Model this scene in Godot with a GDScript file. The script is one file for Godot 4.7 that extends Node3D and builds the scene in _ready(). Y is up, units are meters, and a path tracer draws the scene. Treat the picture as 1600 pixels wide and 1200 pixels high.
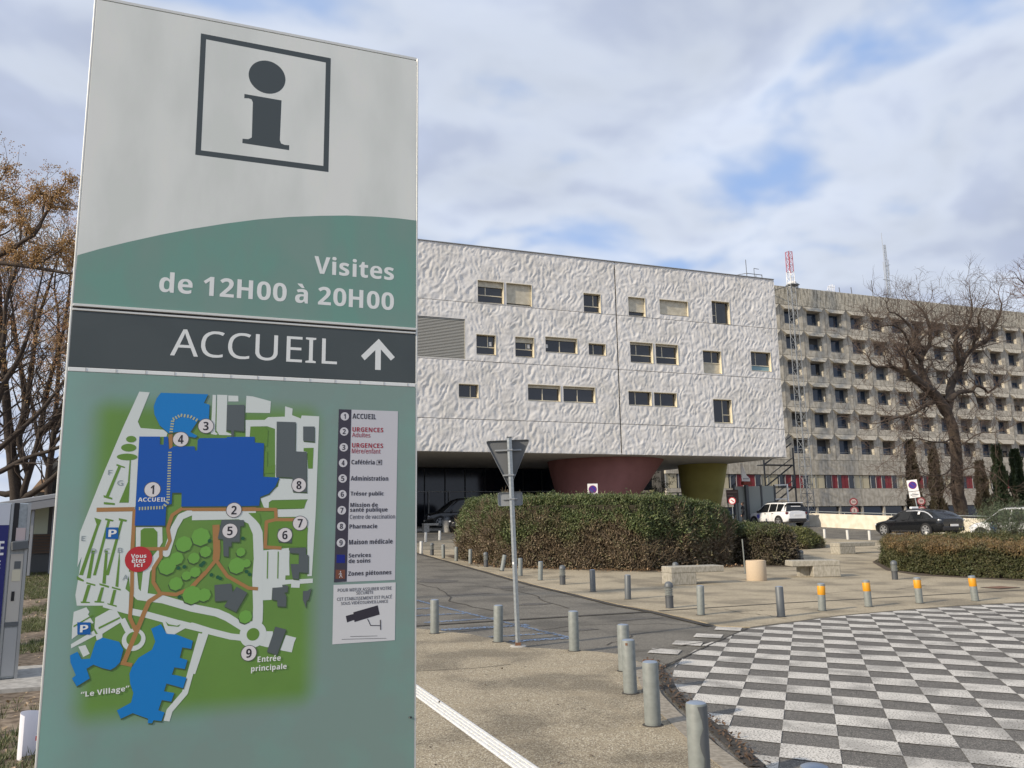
extends Node3D
# A hospital forecourt: information totem in front, white relief building on coloured cones, concrete ward block behind.

# ------------------------------------------------------------------ shape builder
class Sh:
	var v := PackedVector3Array()
	var n := PackedVector3Array()
	var uv := PackedVector2Array()
	var col := PackedColorArray()
	var ix := PackedInt32Array()
	var tint := Color(1, 1, 1)
	var use_col := false
	var sheets := 0

	func vert(p: Vector3, nn: Vector3, t := Vector2.ZERO) -> int:
		v.append(p); n.append(nn); uv.append(t); col.append(tint)
		return v.size() - 1

	func tri(a: Vector3, b: Vector3, c: Vector3) -> void:      # counter-clockwise seen from outside
		var nn := (b - a).cross(c - a).normalized()
		var i := vert(a, nn); vert(b, nn); vert(c, nn)
		ix.append_array([i, i + 2, i + 1])

	func quad(a: Vector3, b: Vector3, c: Vector3, d: Vector3) -> void:
		var nn := (b - a).cross(d - a)
		if nn.length_squared() < 1e-14:
			nn = (c - b).cross(d - b)
		nn = nn.normalized()
		var i := vert(a, nn, Vector2(0, 1)); vert(b, nn, Vector2(1, 1)); vert(c, nn, Vector2(1, 0)); vert(d, nn, Vector2(0, 0))
		ix.append_array([i, i + 2, i + 1, i, i + 3, i + 2])

	func box(c: Vector3, s: Vector3, b := Basis()) -> Sh:
		var x := b.x * s.x * 0.5
		var y := b.y * s.y * 0.5
		var z := b.z * s.z * 0.5
		quad(c - x - y + z, c + x - y + z, c + x + y + z, c - x + y + z)
		quad(c + x - y - z, c - x - y - z, c - x + y - z, c + x + y - z)
		quad(c + x - y + z, c + x - y - z, c + x + y - z, c + x + y + z)
		quad(c - x - y - z, c - x - y + z, c - x + y + z, c - x + y - z)
		quad(c - x + y + z, c + x + y + z, c + x + y - z, c - x + y - z)
		quad(c - x - y - z, c + x - y - z, c + x - y + z, c - x - y + z)
		return self

	func bar(a: Vector3, b: Vector3, w: float, h: float) -> Sh:   # a box from a to b
		var z := (b - a).normalized()
		var up := Vector3.UP if absf(z.y) < 0.95 else Vector3.RIGHT
		var x := up.cross(z).normalized()
		var y := z.cross(x)
		return box((a + b) * 0.5, Vector3(w, h, a.distance_to(b)), Basis(x, y, z))

	func bevel(c: Vector3, s: Vector3, r: float, b := Basis()) -> Sh:   # a box with chamfered edges
		var hx := s.x * 0.5
		var hy := s.y * 0.5
		var hz := s.z * 0.5
		var P := func(ax: int, sx: float, sy: float, sz: float) -> Vector3:
			var q := Vector3(sx * (hx - (0.0 if ax == 0 else r)), sy * (hy - (0.0 if ax == 1 else r)), sz * (hz - (0.0 if ax == 2 else r)))
			return c + b * q
		for sg: float in [-1.0, 1.0]:
			_q(P.call(0, sg, -1, -sg), P.call(0, sg, 1, -sg), P.call(0, sg, 1, sg), P.call(0, sg, -1, sg), b * Vector3(sg, 0, 0))
			_q(P.call(1, -1, sg, sg), P.call(1, 1, sg, sg), P.call(1, 1, sg, -sg), P.call(1, -1, sg, -sg), b * Vector3(0, sg, 0))
			_q(P.call(2, -sg, -1, sg), P.call(2, sg, -1, sg), P.call(2, sg, 1, sg), P.call(2, -sg, 1, sg), b * Vector3(0, 0, sg))
		for s1: float in [-1.0, 1.0]:
			for s2: float in [-1.0, 1.0]:
				_q(P.call(0, s1, s2, -1), P.call(0, s1, s2, 1), P.call(1, s1, s2, 1), P.call(1, s1, s2, -1), b * Vector3(s1, s2, 0))
				_q(P.call(0, s1, -1, s2), P.call(0, s1, 1, s2), P.call(2, s1, 1, s2), P.call(2, s1, -1, s2), b * Vector3(s1, 0, s2))
				_q(P.call(1, -1, s1, s2), P.call(1, 1, s1, s2), P.call(2, 1, s1, s2), P.call(2, -1, s1, s2), b * Vector3(0, s1, s2))
				for s3: float in [-1.0, 1.0]:
					var d := b * Vector3(s1, s2, s3)
					var p0: Vector3 = P.call(0, s1, s2, s3)
					var p1: Vector3 = P.call(1, s1, s2, s3)
					var p2: Vector3 = P.call(2, s1, s2, s3)
					if (p1 - p0).cross(p2 - p0).dot(d) > 0:
						tri(p0, p1, p2)
					else:
						tri(p0, p2, p1)
		return self

	func _q(a: Vector3, b: Vector3, c: Vector3, d: Vector3, out: Vector3) -> void:
		if (b - a).cross(d - a).dot(out) > 0:
			quad(a, b, c, d)
		else:
			quad(a, d, c, b)

	func tube(pts: PackedVector3Array, radii: PackedFloat32Array, sides := 6, cap := true) -> Sh:
		var base := v.size()
		var m := pts.size()
		var t0 := (pts[1] - pts[0]).normalized()
		var u := t0.cross(Vector3.UP if absf(t0.y) < 0.9 else Vector3.RIGHT).normalized()
		for k in m:
			var t := (pts[mini(k + 1, m - 1)] - pts[maxi(k - 1, 0)]).normalized()
			u = (u - t * u.dot(t)).normalized()
			var w := t.cross(u)
			for s in sides:
				var a := TAU * s / sides
				var d := u * cos(a) + w * sin(a)
				vert(pts[k] + d * radii[k], d, Vector2(float(s) / sides, float(k)))
		for k in m - 1:
			for s in sides:
				var a := base + k * sides + s
				var b := base + k * sides + (s + 1) % sides
				var c := b + sides
				var d := a + sides
				ix.append_array([a, c, b, a, d, c])
		if cap:
			for e in [0, m - 1]:
				var t := (pts[1] - pts[0]).normalized() * -1.0 if e == 0 else (pts[m - 1] - pts[m - 2]).normalized()
				var ci := vert(pts[e], t)
				var b0 := v.size()
				for s in sides:
					vert(v[base + e * sides + s], t)
				for s in sides:
					var i := b0 + s
					var j := b0 + (s + 1) % sides
					if e == 0:
						ix.append_array([ci, i, j])
					else:
						ix.append_array([ci, j, i])
		return self

	func rod(a: Vector3, b: Vector3, r: float, sides := 8) -> Sh:
		return tube(PackedVector3Array([a, b]), PackedFloat32Array([r, r]), sides, true)

	func lathe(profile: Array, sides: int, at := Vector3.ZERO, crease := 0.6) -> Sh:   # Vector2(radius, height) from the bottom up
		for k in profile.size() - 1:
			var p: Vector2 = profile[k]
			var q: Vector2 = profile[k + 1]
			var d := (q - p)
			if d.length() < 1e-6:
				continue
			var nn := Vector2(d.y, -d.x).normalized()
			var n0 := nn
			var n1 := nn
			if k > 0:
				var e: Vector2 = p - profile[k - 1]
				if e.length() > 1e-6:
					var m := Vector2(e.y, -e.x).normalized()
					if m.dot(nn) > crease:
						n0 = (m + nn).normalized()
			if k < profile.size() - 2:
				var e: Vector2 = profile[k + 2] - q
				if e.length() > 1e-6:
					var m := Vector2(e.y, -e.x).normalized()
					if m.dot(nn) > crease:
						n1 = (m + nn).normalized()
			var b := v.size()
			for s in sides + 1:
				var a := TAU * s / sides
				var c := cos(a)
				var sn := sin(a)
				vert(at + Vector3(c * p.x, p.y, sn * p.x), Vector3(c * n0.x, n0.y, sn * n0.x), Vector2(float(s) / sides, p.y))
				vert(at + Vector3(c * q.x, q.y, sn * q.x), Vector3(c * n1.x, n1.y, sn * n1.x), Vector2(float(s) / sides, q.y))
			for s in sides:
				var i := b + s * 2
				ix.append_array([i, i + 2, i + 1, i + 1, i + 2, i + 3])
		return self

	func poly(pts: PackedVector2Array, xf: Transform3D) -> Sh:      # flat polygon facing +Z of xf
		var t := Geometry2D.triangulate_polygon(pts)
		var b := v.size()
		var nn := xf.basis.z.normalized()
		for p in pts:
			vert(xf * Vector3(p.x, p.y, 0), nn, p)
		for k in range(0, t.size(), 3):
			var a := pts[t[k]]
			var c := pts[t[k + 1]]
			var d := pts[t[k + 2]]
			if (c - a).cross(d - a) > 0:
				ix.append_array([b + t[k], b + t[k + 2], b + t[k + 1]])
			else:
				ix.append_array([b + t[k], b + t[k + 1], b + t[k + 2]])
		return self

	func prism(pts: PackedVector2Array, z0: float, z1: float, xf := Transform3D()) -> Sh:
		var area := 0.0
		for k in pts.size():
			area += pts[k].cross(pts[(k + 1) % pts.size()])
		var ccw := area > 0
		poly(pts, xf * Transform3D(Basis(), Vector3(0, 0, z1)))
		var i0 := ix.size()
		poly(pts, xf * Transform3D(Basis(Vector3(1, 0, 0), Vector3(0, 1, 0), Vector3(0, 0, -1)), Vector3(0, 0, z0)))
		for k in range(i0, ix.size(), 3):        # the mirrored lid is seen from below
			var sw := ix[k + 1]
			ix[k + 1] = ix[k + 2]
			ix[k + 2] = sw
		for k in pts.size():
			var p := pts[k]
			var q := pts[(k + 1) % pts.size()]
			var a := xf * Vector3(p.x, p.y, z1)
			var b := xf * Vector3(q.x, q.y, z1)
			var c := xf * Vector3(q.x, q.y, z0)
			var d := xf * Vector3(p.x, p.y, z0)
			if ccw:
				quad(d, c, b, a)
			else:
				quad(a, b, c, d)
		return self

	func smooth(pts: PackedVector3Array, idx: PackedInt32Array, colors := PackedColorArray()) -> Sh:   # shared vertices, averaged normals; idx clockwise
		var nn := PackedVector3Array()
		nn.resize(pts.size())
		for k in range(0, idx.size(), 3):
			var a := pts[idx[k]]
			var m := (pts[idx[k + 2]] - a).cross(pts[idx[k + 1]] - a)
			nn[idx[k]] += m; nn[idx[k + 1]] += m; nn[idx[k + 2]] += m
		var b := v.size()
		for k in pts.size():
			if colors.size():
				tint = colors[k]
			vert(pts[k], nn[k].normalized() if nn[k].length() > 0 else Vector3.UP)
		for k in idx:
			ix.append(b + k)
		return self

	func loft(rings: Array, closed: bool, flip := false) -> Sh:       # rings of equal length, smooth
		var pts := PackedVector3Array()
		var idx := PackedInt32Array()
		var m: int = rings[0].size()
		for r in rings:
			for p: Vector3 in r:
				pts.append(p)
		for k in rings.size() - 1:
			for s in (m if closed else m - 1):
				var a := k * m + s
				var b := k * m + (s + 1) % m
				var c := b + m
				var d := a + m
				if flip:
					idx.append_array([a, b, c, a, c, d])
				else:
					idx.append_array([a, c, b, a, d, c])
		return smooth(pts, idx)

	func mesh() -> ArrayMesh:
		var a := []
		a.resize(Mesh.ARRAY_MAX)
		a[Mesh.ARRAY_VERTEX] = v
		a[Mesh.ARRAY_NORMAL] = n
		a[Mesh.ARRAY_TEX_UV] = uv
		if use_col:
			a[Mesh.ARRAY_COLOR] = col
		a[Mesh.ARRAY_INDEX] = ix
		var m := ArrayMesh.new()
		m.add_surface_from_arrays(Mesh.PRIMITIVE_TRIANGLES, a)
		return m

# ------------------------------------------------------------------ small helpers
var M := {}
var rng := RandomNumberGenerator.new()
var used_names := {}

func numbered(called: String) -> String:
	var k: int = used_names.get(called, 0)
	used_names[called] = k + 1
	return called if k == 0 else "%s_%03d" % [called, k]

func obj(called: String, sh, m: Material, parent: Node = null) -> MeshInstance3D:
	var o := MeshInstance3D.new()
	o.mesh = sh.mesh() if sh is Sh else sh
	o.material_override = m
	if parent == null:
		o.name = numbered(called)
		add_child(o, true)
	else:
		o.name = called
		parent.add_child(o, true)
	return o

func tag(o: Node, label: String, category := "", group := "", kind := "") -> Node:
	if label: o.set_meta("label", label)
	if category: o.set_meta("category", category)
	if group: o.set_meta("group", group)
	if kind: o.set_meta("kind", kind)
	return o

func thing(called: String, label: String, category: String, where := Vector3.ZERO, turn := 0.0, group := "") -> Node3D:
	var o := Node3D.new()
	o.name = numbered(called)
	add_child(o, true)
	o.position = where
	o.rotation.y = turn
	tag(o, label, category, group)
	return o

func copy_of(src: Node3D, label: String, where: Vector3, turn := 0.0, called := "") -> Node3D:
	var c: Node3D = src.duplicate()
	var stem: String = called if called else str(src.get_meta("stem", str(src.name)))
	c.name = numbered(stem)
	add_child(c, true)
	c.position = where
	c.rotation = Vector3(0, turn, 0)
	c.set_meta("label", label)
	return c

func struct(called: String, sh, m: Material) -> MeshInstance3D:
	var o := obj(called, sh, m)
	o.set_meta("kind", "structure")
	return o

func lin(r: float, g: float, b: float, a := 1.0) -> Color:
	var c := Color(r, g, b).linear_to_srgb()
	c.a = a
	return c

func mat(r: float, g: float, b: float, rough := 0.8, metal := 0.0) -> StandardMaterial3D:
	var m := StandardMaterial3D.new()
	m.albedo_color = lin(r, g, b)
	m.roughness = rough
	m.metallic = metal
	return m

func noise(kind: int, freq: float, oct := 4, sd := 1) -> FastNoiseLite:
	var f := FastNoiseLite.new()
	f.noise_type = kind
	f.frequency = freq
	f.fractal_type = FastNoiseLite.FRACTAL_FBM if oct > 1 else FastNoiseLite.FRACTAL_NONE
	f.fractal_octaves = oct
	f.seed = sd
	return f

func ramp(stops: Array) -> Gradient:       # [offset, linear colour] pairs
	var g := Gradient.new()
	var off := PackedFloat32Array()
	var c := PackedColorArray()
	for s in stops:
		off.append(s[0])
		c.append(s[1])
	g.offsets = off
	g.colors = c
	return g

func ntex(size: int, f: FastNoiseLite, g: Gradient, normal := 0.0, h := 0) -> NoiseTexture2D:
	var t := NoiseTexture2D.new()
	t.width = size
	t.height = h if h else size
	t.seamless = true
	t.seamless_blend_skirt = 0.15
	t.noise = f
	t.generate_mipmaps = false
	if g: t.color_ramp = g
	if normal > 0:
		t.as_normal_map = true
		t.bump_strength = normal
	return t

func grey(v: float) -> Color:
	return lin(v, v, v)

func tri_mat(t: Texture2D, scale: Vector3, rough := 0.85, world := true, detail: Texture2D = null, dscale := Vector3.ONE) -> StandardMaterial3D:
	var m := StandardMaterial3D.new()
	m.albedo_texture = t
	m.roughness = rough
	m.uv1_triplanar = true
	m.uv1_world_triplanar = world
	m.uv1_scale = scale
	if detail:
		m.detail_enabled = true
		m.detail_albedo = detail
		m.detail_blend_mode = BaseMaterial3D.BLEND_MODE_MUL
		m.detail_uv_layer = BaseMaterial3D.DETAIL_UV_2
		m.uv2_triplanar = true
		m.uv2_world_triplanar = world
		m.uv2_scale = dscale
	return m

# ------------------------------------------------------------------ the lie of the land
const ZS := [80.0, 20.0, 0.0, -8.0, -12.0, -14.0, -16.0, -18.0, -20.0, -22.0, -24.0, -26.0, -28.0, -30.0, -32.0, -34.0, -36.0, -38.0, -40.0, -42.0, -44.0, -46.0, -48.0, -50.0, -52.0, -54.0, -56.0, -60.0, -70.0, -90.0, -900.0]

func rise(z: float) -> float:
	return clampf(0.16 * log(1.0 + exp((-z - 20.0) / 4.0)), 0.0, 1.4)

func gy(z: float) -> float:
	for k in ZS.size() - 1:
		if z <= ZS[k] and z >= ZS[k + 1]:
			var t: float = (z - ZS[k]) / (ZS[k + 1] - ZS[k])
			return lerpf(rise(ZS[k]), rise(ZS[k + 1]), t)
	return 0.0

func on(x: float, z: float, h := 0.0) -> Vector3:
	return Vector3(x, gy(z) + h, z)

func drape(sh: Sh, pts: PackedVector2Array, off: float, skirt := 0.0) -> Sh:     # (x, z) outline laid on the land
	var lo := 1e9
	var hi := -1e9
	for p in pts:
		lo = minf(lo, p.y)
		hi = maxf(hi, p.y)
	for k in ZS.size() - 1:
		var z1: float = ZS[k]
		var z0: float = ZS[k + 1]
		if z1 <= lo or z0 >= hi:
			continue
		var strip := PackedVector2Array([Vector2(-950, z0), Vector2(950, z0), Vector2(950, z1), Vector2(-950, z1)])
		var nn := Vector3(0, 1, (rise(z0) - rise(z1)) / (z1 - z0)).normalized()
		for piece in Geometry2D.intersect_polygons(pts, strip):
			var t := Geometry2D.triangulate_polygon(piece)
			var b := sh.v.size()
			for p in piece:
				sh.vert(Vector3(p.x, gy(clampf(p.y, z0, z1)) + off, p.y), nn, p)
			for q in range(0, t.size(), 3):
				var a := piece[t[q]]
				var c := piece[t[q + 1]]
				var d := piece[t[q + 2]]
				if (c - a).cross(d - a) < 0:
					sh.ix.append_array([b + t[q], b + t[q + 2], b + t[q + 1]])
				else:
					sh.ix.append_array([b + t[q], b + t[q + 1], b + t[q + 2]])
	if skirt > 0:
		var area := 0.0
		for k in pts.size():
			area += pts[k].cross(pts[(k + 1) % pts.size()])
		for k in pts.size():
			var p := pts[k]
			var q := pts[(k + 1) % pts.size()]
			var steps := maxi(1, int(p.distance_to(q) / 2.0))
			for s in steps:
				var a := p.lerp(q, float(s) / steps)
				var c := p.lerp(q, float(s + 1) / steps)
				var ha := gy(a.y) + off
				var hc := gy(c.y) + off
				if area > 0:
					sh.quad(Vector3(a.x, ha, a.y), Vector3(c.x, hc, c.y), Vector3(c.x, hc - skirt, c.y), Vector3(a.x, ha - skirt, a.y))
				else:
					sh.quad(Vector3(a.x, ha - skirt, a.y), Vector3(c.x, hc - skirt, c.y), Vector3(c.x, hc, c.y), Vector3(a.x, ha, a.y))
	return sh

func ribbon2(line: Array, w: float) -> PackedVector2Array:
	var l := PackedVector2Array()
	var r := PackedVector2Array()
	for k in line.size():
		var p: Vector2 = line[k]
		var a: Vector2 = line[maxi(k - 1, 0)]
		var b: Vector2 = line[mini(k + 1, line.size() - 1)]
		var d := (b - a).normalized()
		var nn := Vector2(-d.y, d.x)
		if k > 0 and k < line.size() - 1:
			var e: Vector2 = (p - a).normalized()
			var c := maxf(0.5, absf(Vector2(-e.y, e.x).dot(nn)))
			l.append(p + nn * w * 0.5 / c)
			r.append(p - nn * w * 0.5 / c)
		else:
			l.append(p + nn * w * 0.5)
			r.append(p - nn * w * 0.5)
	r.reverse()
	l.append_array(r)
	return l

func disc(c: Vector2, r: float, sides := 24, ry := 0.0) -> PackedVector2Array:
	var o := PackedVector2Array()
	for k in sides:
		var a := TAU * k / sides
		o.append(c + Vector2(cos(a) * r, sin(a) * (ry if ry > 0 else r)))
	return o

func scatter(called: String, m: Mesh, mm_mat: Material, xs: Array, cols: PackedColorArray, parent: Node = null) -> MultiMeshInstance3D:
	var mm := MultiMesh.new()
	mm.transform_format = MultiMesh.TRANSFORM_3D
	mm.use_colors = true
	mm.mesh = m
	mm.instance_count = xs.size()
	for k in xs.size():
		mm.set_instance_transform(k, xs[k])
		mm.set_instance_color(k, cols[k])
	var o := MultiMeshInstance3D.new()
	o.multimesh = mm
	o.material_override = mm_mat
	if parent:
		o.name = called
		parent.add_child(o, true)
	else:
		o.name = numbered(called)
		add_child(o, true)
	o.set_meta("kind", "stuff")
	return o

func rbasis(r: RandomNumberGenerator) -> Basis:
	return Basis(Vector3(r.randfn(), r.randfn(), r.randfn()).normalized(), r.randf() * TAU)

func lettering(parent: Node, text: String, x0: float, y0: float, x1: float, y1: float, z: float, m: Material, bold := true, serif := false) -> MeshInstance3D:
	# ink box in the parent's XY plane
	var f := SystemFont.new()
	f.font_names = PackedStringArray(["Droid Serif" if serif else "Droid Sans"])
	f.font_weight = 700 if bold else 400
	var t := TextMesh.new()
	t.font = f
	t.text = text
	t.font_size = 48
	t.pixel_size = 0.01
	t.depth = 0.01
	t.curve_step = 1.0
	var bb := t.get_aabb()
	var o := MeshInstance3D.new()
	o.name = "lettering"
	o.mesh = t
	o.material_override = m
	parent.add_child(o, true)
	var sx := (x1 - x0) / maxf(bb.size.x, 1e-4)
	var sy := (y1 - y0) / maxf(bb.size.y, 1e-4)
	o.scale = Vector3(sx, sy, 0.02)
	o.position = Vector3(x0 - bb.position.x * sx, y0 - bb.position.y * sy, z)
	return o

# ------------------------------------------------------------------ sky and light
func make_sky() -> Image:
	var w := 2048
	var h := 1024
	var data := PackedFloat32Array()
	data.resize(w * h * 3)
	var big := noise(FastNoiseLite.TYPE_SIMPLEX_SMOOTH, 0.75, 6, 11)
	var fine := noise(FastNoiseLite.TYPE_SIMPLEX_SMOOTH, 2.4, 6, 23)
	var warp := noise(FastNoiseLite.TYPE_SIMPLEX_SMOOTH, 0.9, 2, 5)
	var sun := Vector3(-0.871, 0.454, 0.185).normalized()
	for j in h:
		var el := (0.5 - (j + 0.5) / h) * PI
		var y := sin(el)
		var ce := cos(el)
		if y < -0.01:
			for i in w:
				var o0 := (j * w + i) * 3
				data[o0] = 0.30; data[o0 + 1] = 0.29; data[o0 + 2] = 0.27
			continue
		var k := 1.0 / (maxf(y, 0.0) + 0.16)
		var blue := Vector3(0.46, 0.60, 0.86).lerp(Vector3(0.24, 0.385, 0.69), clampf(pow(maxf(y, 0.0), 0.6) * 1.25, 0, 1))
		for i in w:
			var a := (i + 0.5) / w * TAU
			var x := sin(a) * ce
			var z := -cos(a) * ce
			var px := x * k
			var pz := z * k
			var wx := warp.get_noise_2d(px, pz) * 0.35
			var b := big.get_noise_2d(px + wx, pz * 1.25 - wx)
			var f := fine.get_noise_2d(px + wx * 0.7, pz * 1.2)
			var d := b * 1.0 + f * 0.55
			var low := 1.0 - smoothstep(0.12, 0.5, y)
			var cover := smoothstep(-0.62, -0.08, d + 0.30 * low)
			# thick middles go grey-lilac, thin rims stay white
			var thick := smoothstep(-0.14, 0.48, d + f * 0.25 + 0.06 * low)
			var cl := Vector3(0.615, 0.67, 0.775).lerp(Vector3(0.43, 0.48, 0.605), thick)
			cl *= 1.0 + 0.22 * f
			var c := blue.lerp(cl, cover * 0.95)
			var g := maxf(0.0, x * sun.x + y * sun.y + z * sun.z)
			c *= 1.0 + 0.34 * pow(g, 2.5)
			var o := (j * w + i) * 3
			data[o] = c.x; data[o + 1] = c.y; data[o + 2] = c.z
	return Image.create_from_data(w, h, false, Image.FORMAT_RGBF, data.to_byte_array())

func set_the_stage() -> void:
	var cam := Camera3D.new()
	cam.name = "camera"
	add_child(cam)
	cam.transform = Transform3D(Basis(Vector3(0.93252, -0.01598, 0.36076), Vector3(-0.04635, 0.98546, 0.16344), Vector3(-0.35812, -0.16914, 0.91823)).orthonormalized(), Vector3(0, 1.6, 0))
	cam.fov = 50.4
	cam.near = 0.05
	cam.far = 2000.0
	cam.current = true
	var env := Environment.new()
	env.background_mode = Environment.BG_SKY
	var sky := Sky.new()
	var pano := PanoramaSkyMaterial.new()
	pano.panorama = ImageTexture.create_from_image(make_sky())
	sky.sky_material = pano
	env.sky = sky
	env.background_energy_multiplier = 1.0
	env.tonemap_mode = Environment.TONE_MAPPER_LINEAR
	env.tonemap_exposure = 1.13
	env.sdfgi_enabled = true
	env.ssao_enabled = true
	env.ssil_enabled = true
	var we := WorldEnvironment.new()
	we.name = "world_environment"
	we.environment = env
	add_child(we)
	var sun := DirectionalLight3D.new()
	sun.name = "sun"
	sun.light_color = Color(1.0, 0.94, 0.85)
	sun.light_energy = 1.35
	sun.light_angular_distance = 2.0
	sun.shadow_enabled = true
	add_child(sun)
	sun.look_at_from_position(Vector3(-0.871, 0.454, 0.185) * 50.0, Vector3.ZERO)

# ------------------------------------------------------------------ materials
var asp_dark: Texture2D

func make_materials() -> void:
	var S := FastNoiseLite.TYPE_SIMPLEX_SMOOTH
	var blotch := ntex(512, noise(S, 0.012, 5, 3), ramp([[0.25, grey(0.58)], [0.5, grey(0.90)], [0.75, grey(1.0)]]))
	var blotch_soft := ntex(512, noise(S, 0.010, 4, 8), ramp([[0.2, grey(0.80)], [0.6, grey(1.0)]]))
	var cell := noise(FastNoiseLite.TYPE_CELLULAR, 0.16, 1, 4)
	cell.cellular_return_type = FastNoiseLite.RETURN_CELL_VALUE
	cell.cellular_jitter = 1.0
	var agg := ntex(1024, cell, ramp([[0.0, lin(0.15, 0.12, 0.08)], [0.3, lin(0.26, 0.21, 0.14)], [0.6, lin(0.34, 0.283, 0.188)], [0.85, lin(0.43, 0.375, 0.258)], [1.0, lin(0.62, 0.57, 0.45)]]))
	M.pave = tri_mat(agg, Vector3.ONE * 0.75, 0.9, true, blotch, Vector3.ONE * 0.11)
	var agg2 := ntex(1024, cell, ramp([[0.0, lin(0.25, 0.205, 0.135)], [0.4, lin(0.345, 0.288, 0.195)], [0.7, lin(0.405, 0.345, 0.238)], [1.0, lin(0.52, 0.455, 0.33)]]))
	M.pave_far = tri_mat(agg2, Vector3.ONE * 0.6, 0.9, true, blotch, Vector3.ONE * 0.085)
	var asp := ntex(1024, cell, ramp([[0.0, lin(0.080, 0.073, 0.058)], [0.5, lin(0.148, 0.134, 0.107)], [0.85, lin(0.20, 0.182, 0.148)], [1.0, lin(0.29, 0.268, 0.222)]]))
	M.road = tri_mat(asp, Vector3.ONE * 0.7, 0.85, true, blotch, Vector3.ONE * 0.10)
	var asp2 := ntex(1024, cell, ramp([[0.0, lin(0.06, 0.057, 0.05)], [0.5, lin(0.115, 0.106, 0.092)], [0.85, lin(0.165, 0.152, 0.13)], [1.0, lin(0.28, 0.26, 0.225)]]))
	asp_dark = ntex(512, cell, ramp([[0.0, lin(0.05, 0.046, 0.04)], [0.6, lin(0.092, 0.084, 0.072)], [1.0, lin(0.17, 0.155, 0.13)]]))
	M.asphalt_dark = tri_mat(asp2, Vector3.ONE * 0.9, 0.85, true, blotch_soft, Vector3.ONE * 0.2)
	# worn road paint: holes where the asphalt shows
	var worn := noise(S, 0.06, 5, 21)
	M.paint = worn_paint(blotch, ntex(1024, worn, ramp([[0.0, lin(0.58, 0.55, 0.49, 0.0)], [0.31, lin(0.46, 0.43, 0.37, 0.0)], [0.325, lin(0.46, 0.43, 0.37, 1.0)], [0.5, lin(0.57, 0.54, 0.48, 1.0)], [1.0, lin(0.68, 0.655, 0.60, 1.0)]])), 0.8)
	M.blue_paint = worn_paint(blotch, ntex(512, noise(S, 0.03, 5, 31), ramp([[0.0, lin(0.14, 0.22, 0.36, 0.0)], [0.46, lin(0.14, 0.22, 0.36, 0.0)], [0.48, lin(0.15, 0.22, 0.34, 1.0)], [1.0, lin(0.20, 0.30, 0.46, 1.0)]])), 1.2)
	M.guide = tri_mat(ntex(512, noise(S, 0.03, 5, 41), ramp([[0.2, lin(0.56, 0.54, 0.48)], [0.6, lin(0.74, 0.73, 0.69)]])), Vector3.ONE * 1.5, 0.6)
	M.dirt_line = mat(0.045, 0.040, 0.033, 0.95)
	M.kerb = tri_mat(ntex(512, noise(S, 0.03, 4, 51), ramp([[0.2, lin(0.20, 0.175, 0.135)], [0.7, lin(0.30, 0.265, 0.21)]])), Vector3.ONE, 0.9)
	var soil := noise(S, 0.02, 6, 61)
	M.soil = tri_mat(ntex(1024, soil, ramp([[0.2, lin(0.10, 0.072, 0.047)], [0.5, lin(0.19, 0.142, 0.096)], [0.8, lin(0.29, 0.23, 0.165)]])), Vector3.ONE * 0.35, 1.0, true, blotch, Vector3.ONE * 0.05)
	M.bed = mat(0.075, 0.055, 0.038, 1.0)
	M.concrete_slab = tri_mat(ntex(512, noise(S, 0.02, 5, 71), ramp([[0.2, lin(0.27, 0.26, 0.235)], [0.7, lin(0.40, 0.385, 0.35)]])), Vector3.ONE * 0.8, 0.9)
	# white relief panels
	M.relief = tri_mat(ntex(512, noise(S, 0.008, 5, 81), ramp([[0.2, lin(0.70, 0.675, 0.63)], [0.6, lin(0.79, 0.765, 0.725)]])), Vector3.ONE * 0.09, 0.75)
	M.white_side = mat(0.70, 0.68, 0.64, 0.8)
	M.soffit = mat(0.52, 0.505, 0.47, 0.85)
	M.joint = mat(0.05, 0.048, 0.045, 0.9)
	M.cream = mat(0.66, 0.60, 0.46, 0.55)
	M.shutter = tri_mat(ntex(256, noise(S, 0.02, 3, 83), ramp([[0.3, lin(0.50, 0.46, 0.36)], [0.7, lin(0.60, 0.555, 0.44)]])), Vector3.ONE * 0.4, 0.6)
	M.glass_dark = mat(0.018, 0.021, 0.028, 0.08)
	M.glass_dark.metallic_specular = 0.6
	M.glass_blue = mat(0.028, 0.045, 0.075, 0.12)
	M.paper = mat(0.72, 0.72, 0.70, 0.8)
	M.blind_blue = mat(0.20, 0.33, 0.38, 0.6)
	M.grille = mat(0.50, 0.49, 0.44, 0.6)
	M.pink = tri_mat(ntex(512, noise(S, 0.01, 4, 85), ramp([[0.2, lin(0.22, 0.093, 0.085)], [0.8, lin(0.28, 0.122, 0.113)]])), Vector3.ONE * 0.12, 0.8)
	M.olive = tri_mat(ntex(512, noise(S, 0.01, 4, 86), ramp([[0.2, lin(0.31, 0.275, 0.075)], [0.8, lin(0.39, 0.345, 0.10)]])), Vector3.ONE * 0.12, 0.8)
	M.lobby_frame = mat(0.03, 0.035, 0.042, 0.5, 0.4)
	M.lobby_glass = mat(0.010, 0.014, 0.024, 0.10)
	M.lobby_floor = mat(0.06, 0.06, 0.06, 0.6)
	# grey weathered concrete of the ward block
	var streak := ntex(512, noise(S, 0.02, 5, 91), ramp([[0.2, grey(0.74)], [0.45, grey(0.92)], [0.7, grey(1.0)]]))
	M.concrete = tri_mat(ntex(512, noise(S, 0.018, 5, 92), ramp([[0.2, lin(0.38, 0.35, 0.285)], [0.5, lin(0.475, 0.44, 0.365)], [0.8, lin(0.55, 0.515, 0.435)]])), Vector3.ONE * 0.15, 0.9, true, streak, Vector3(0.35, 0.035, 0.35))
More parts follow.
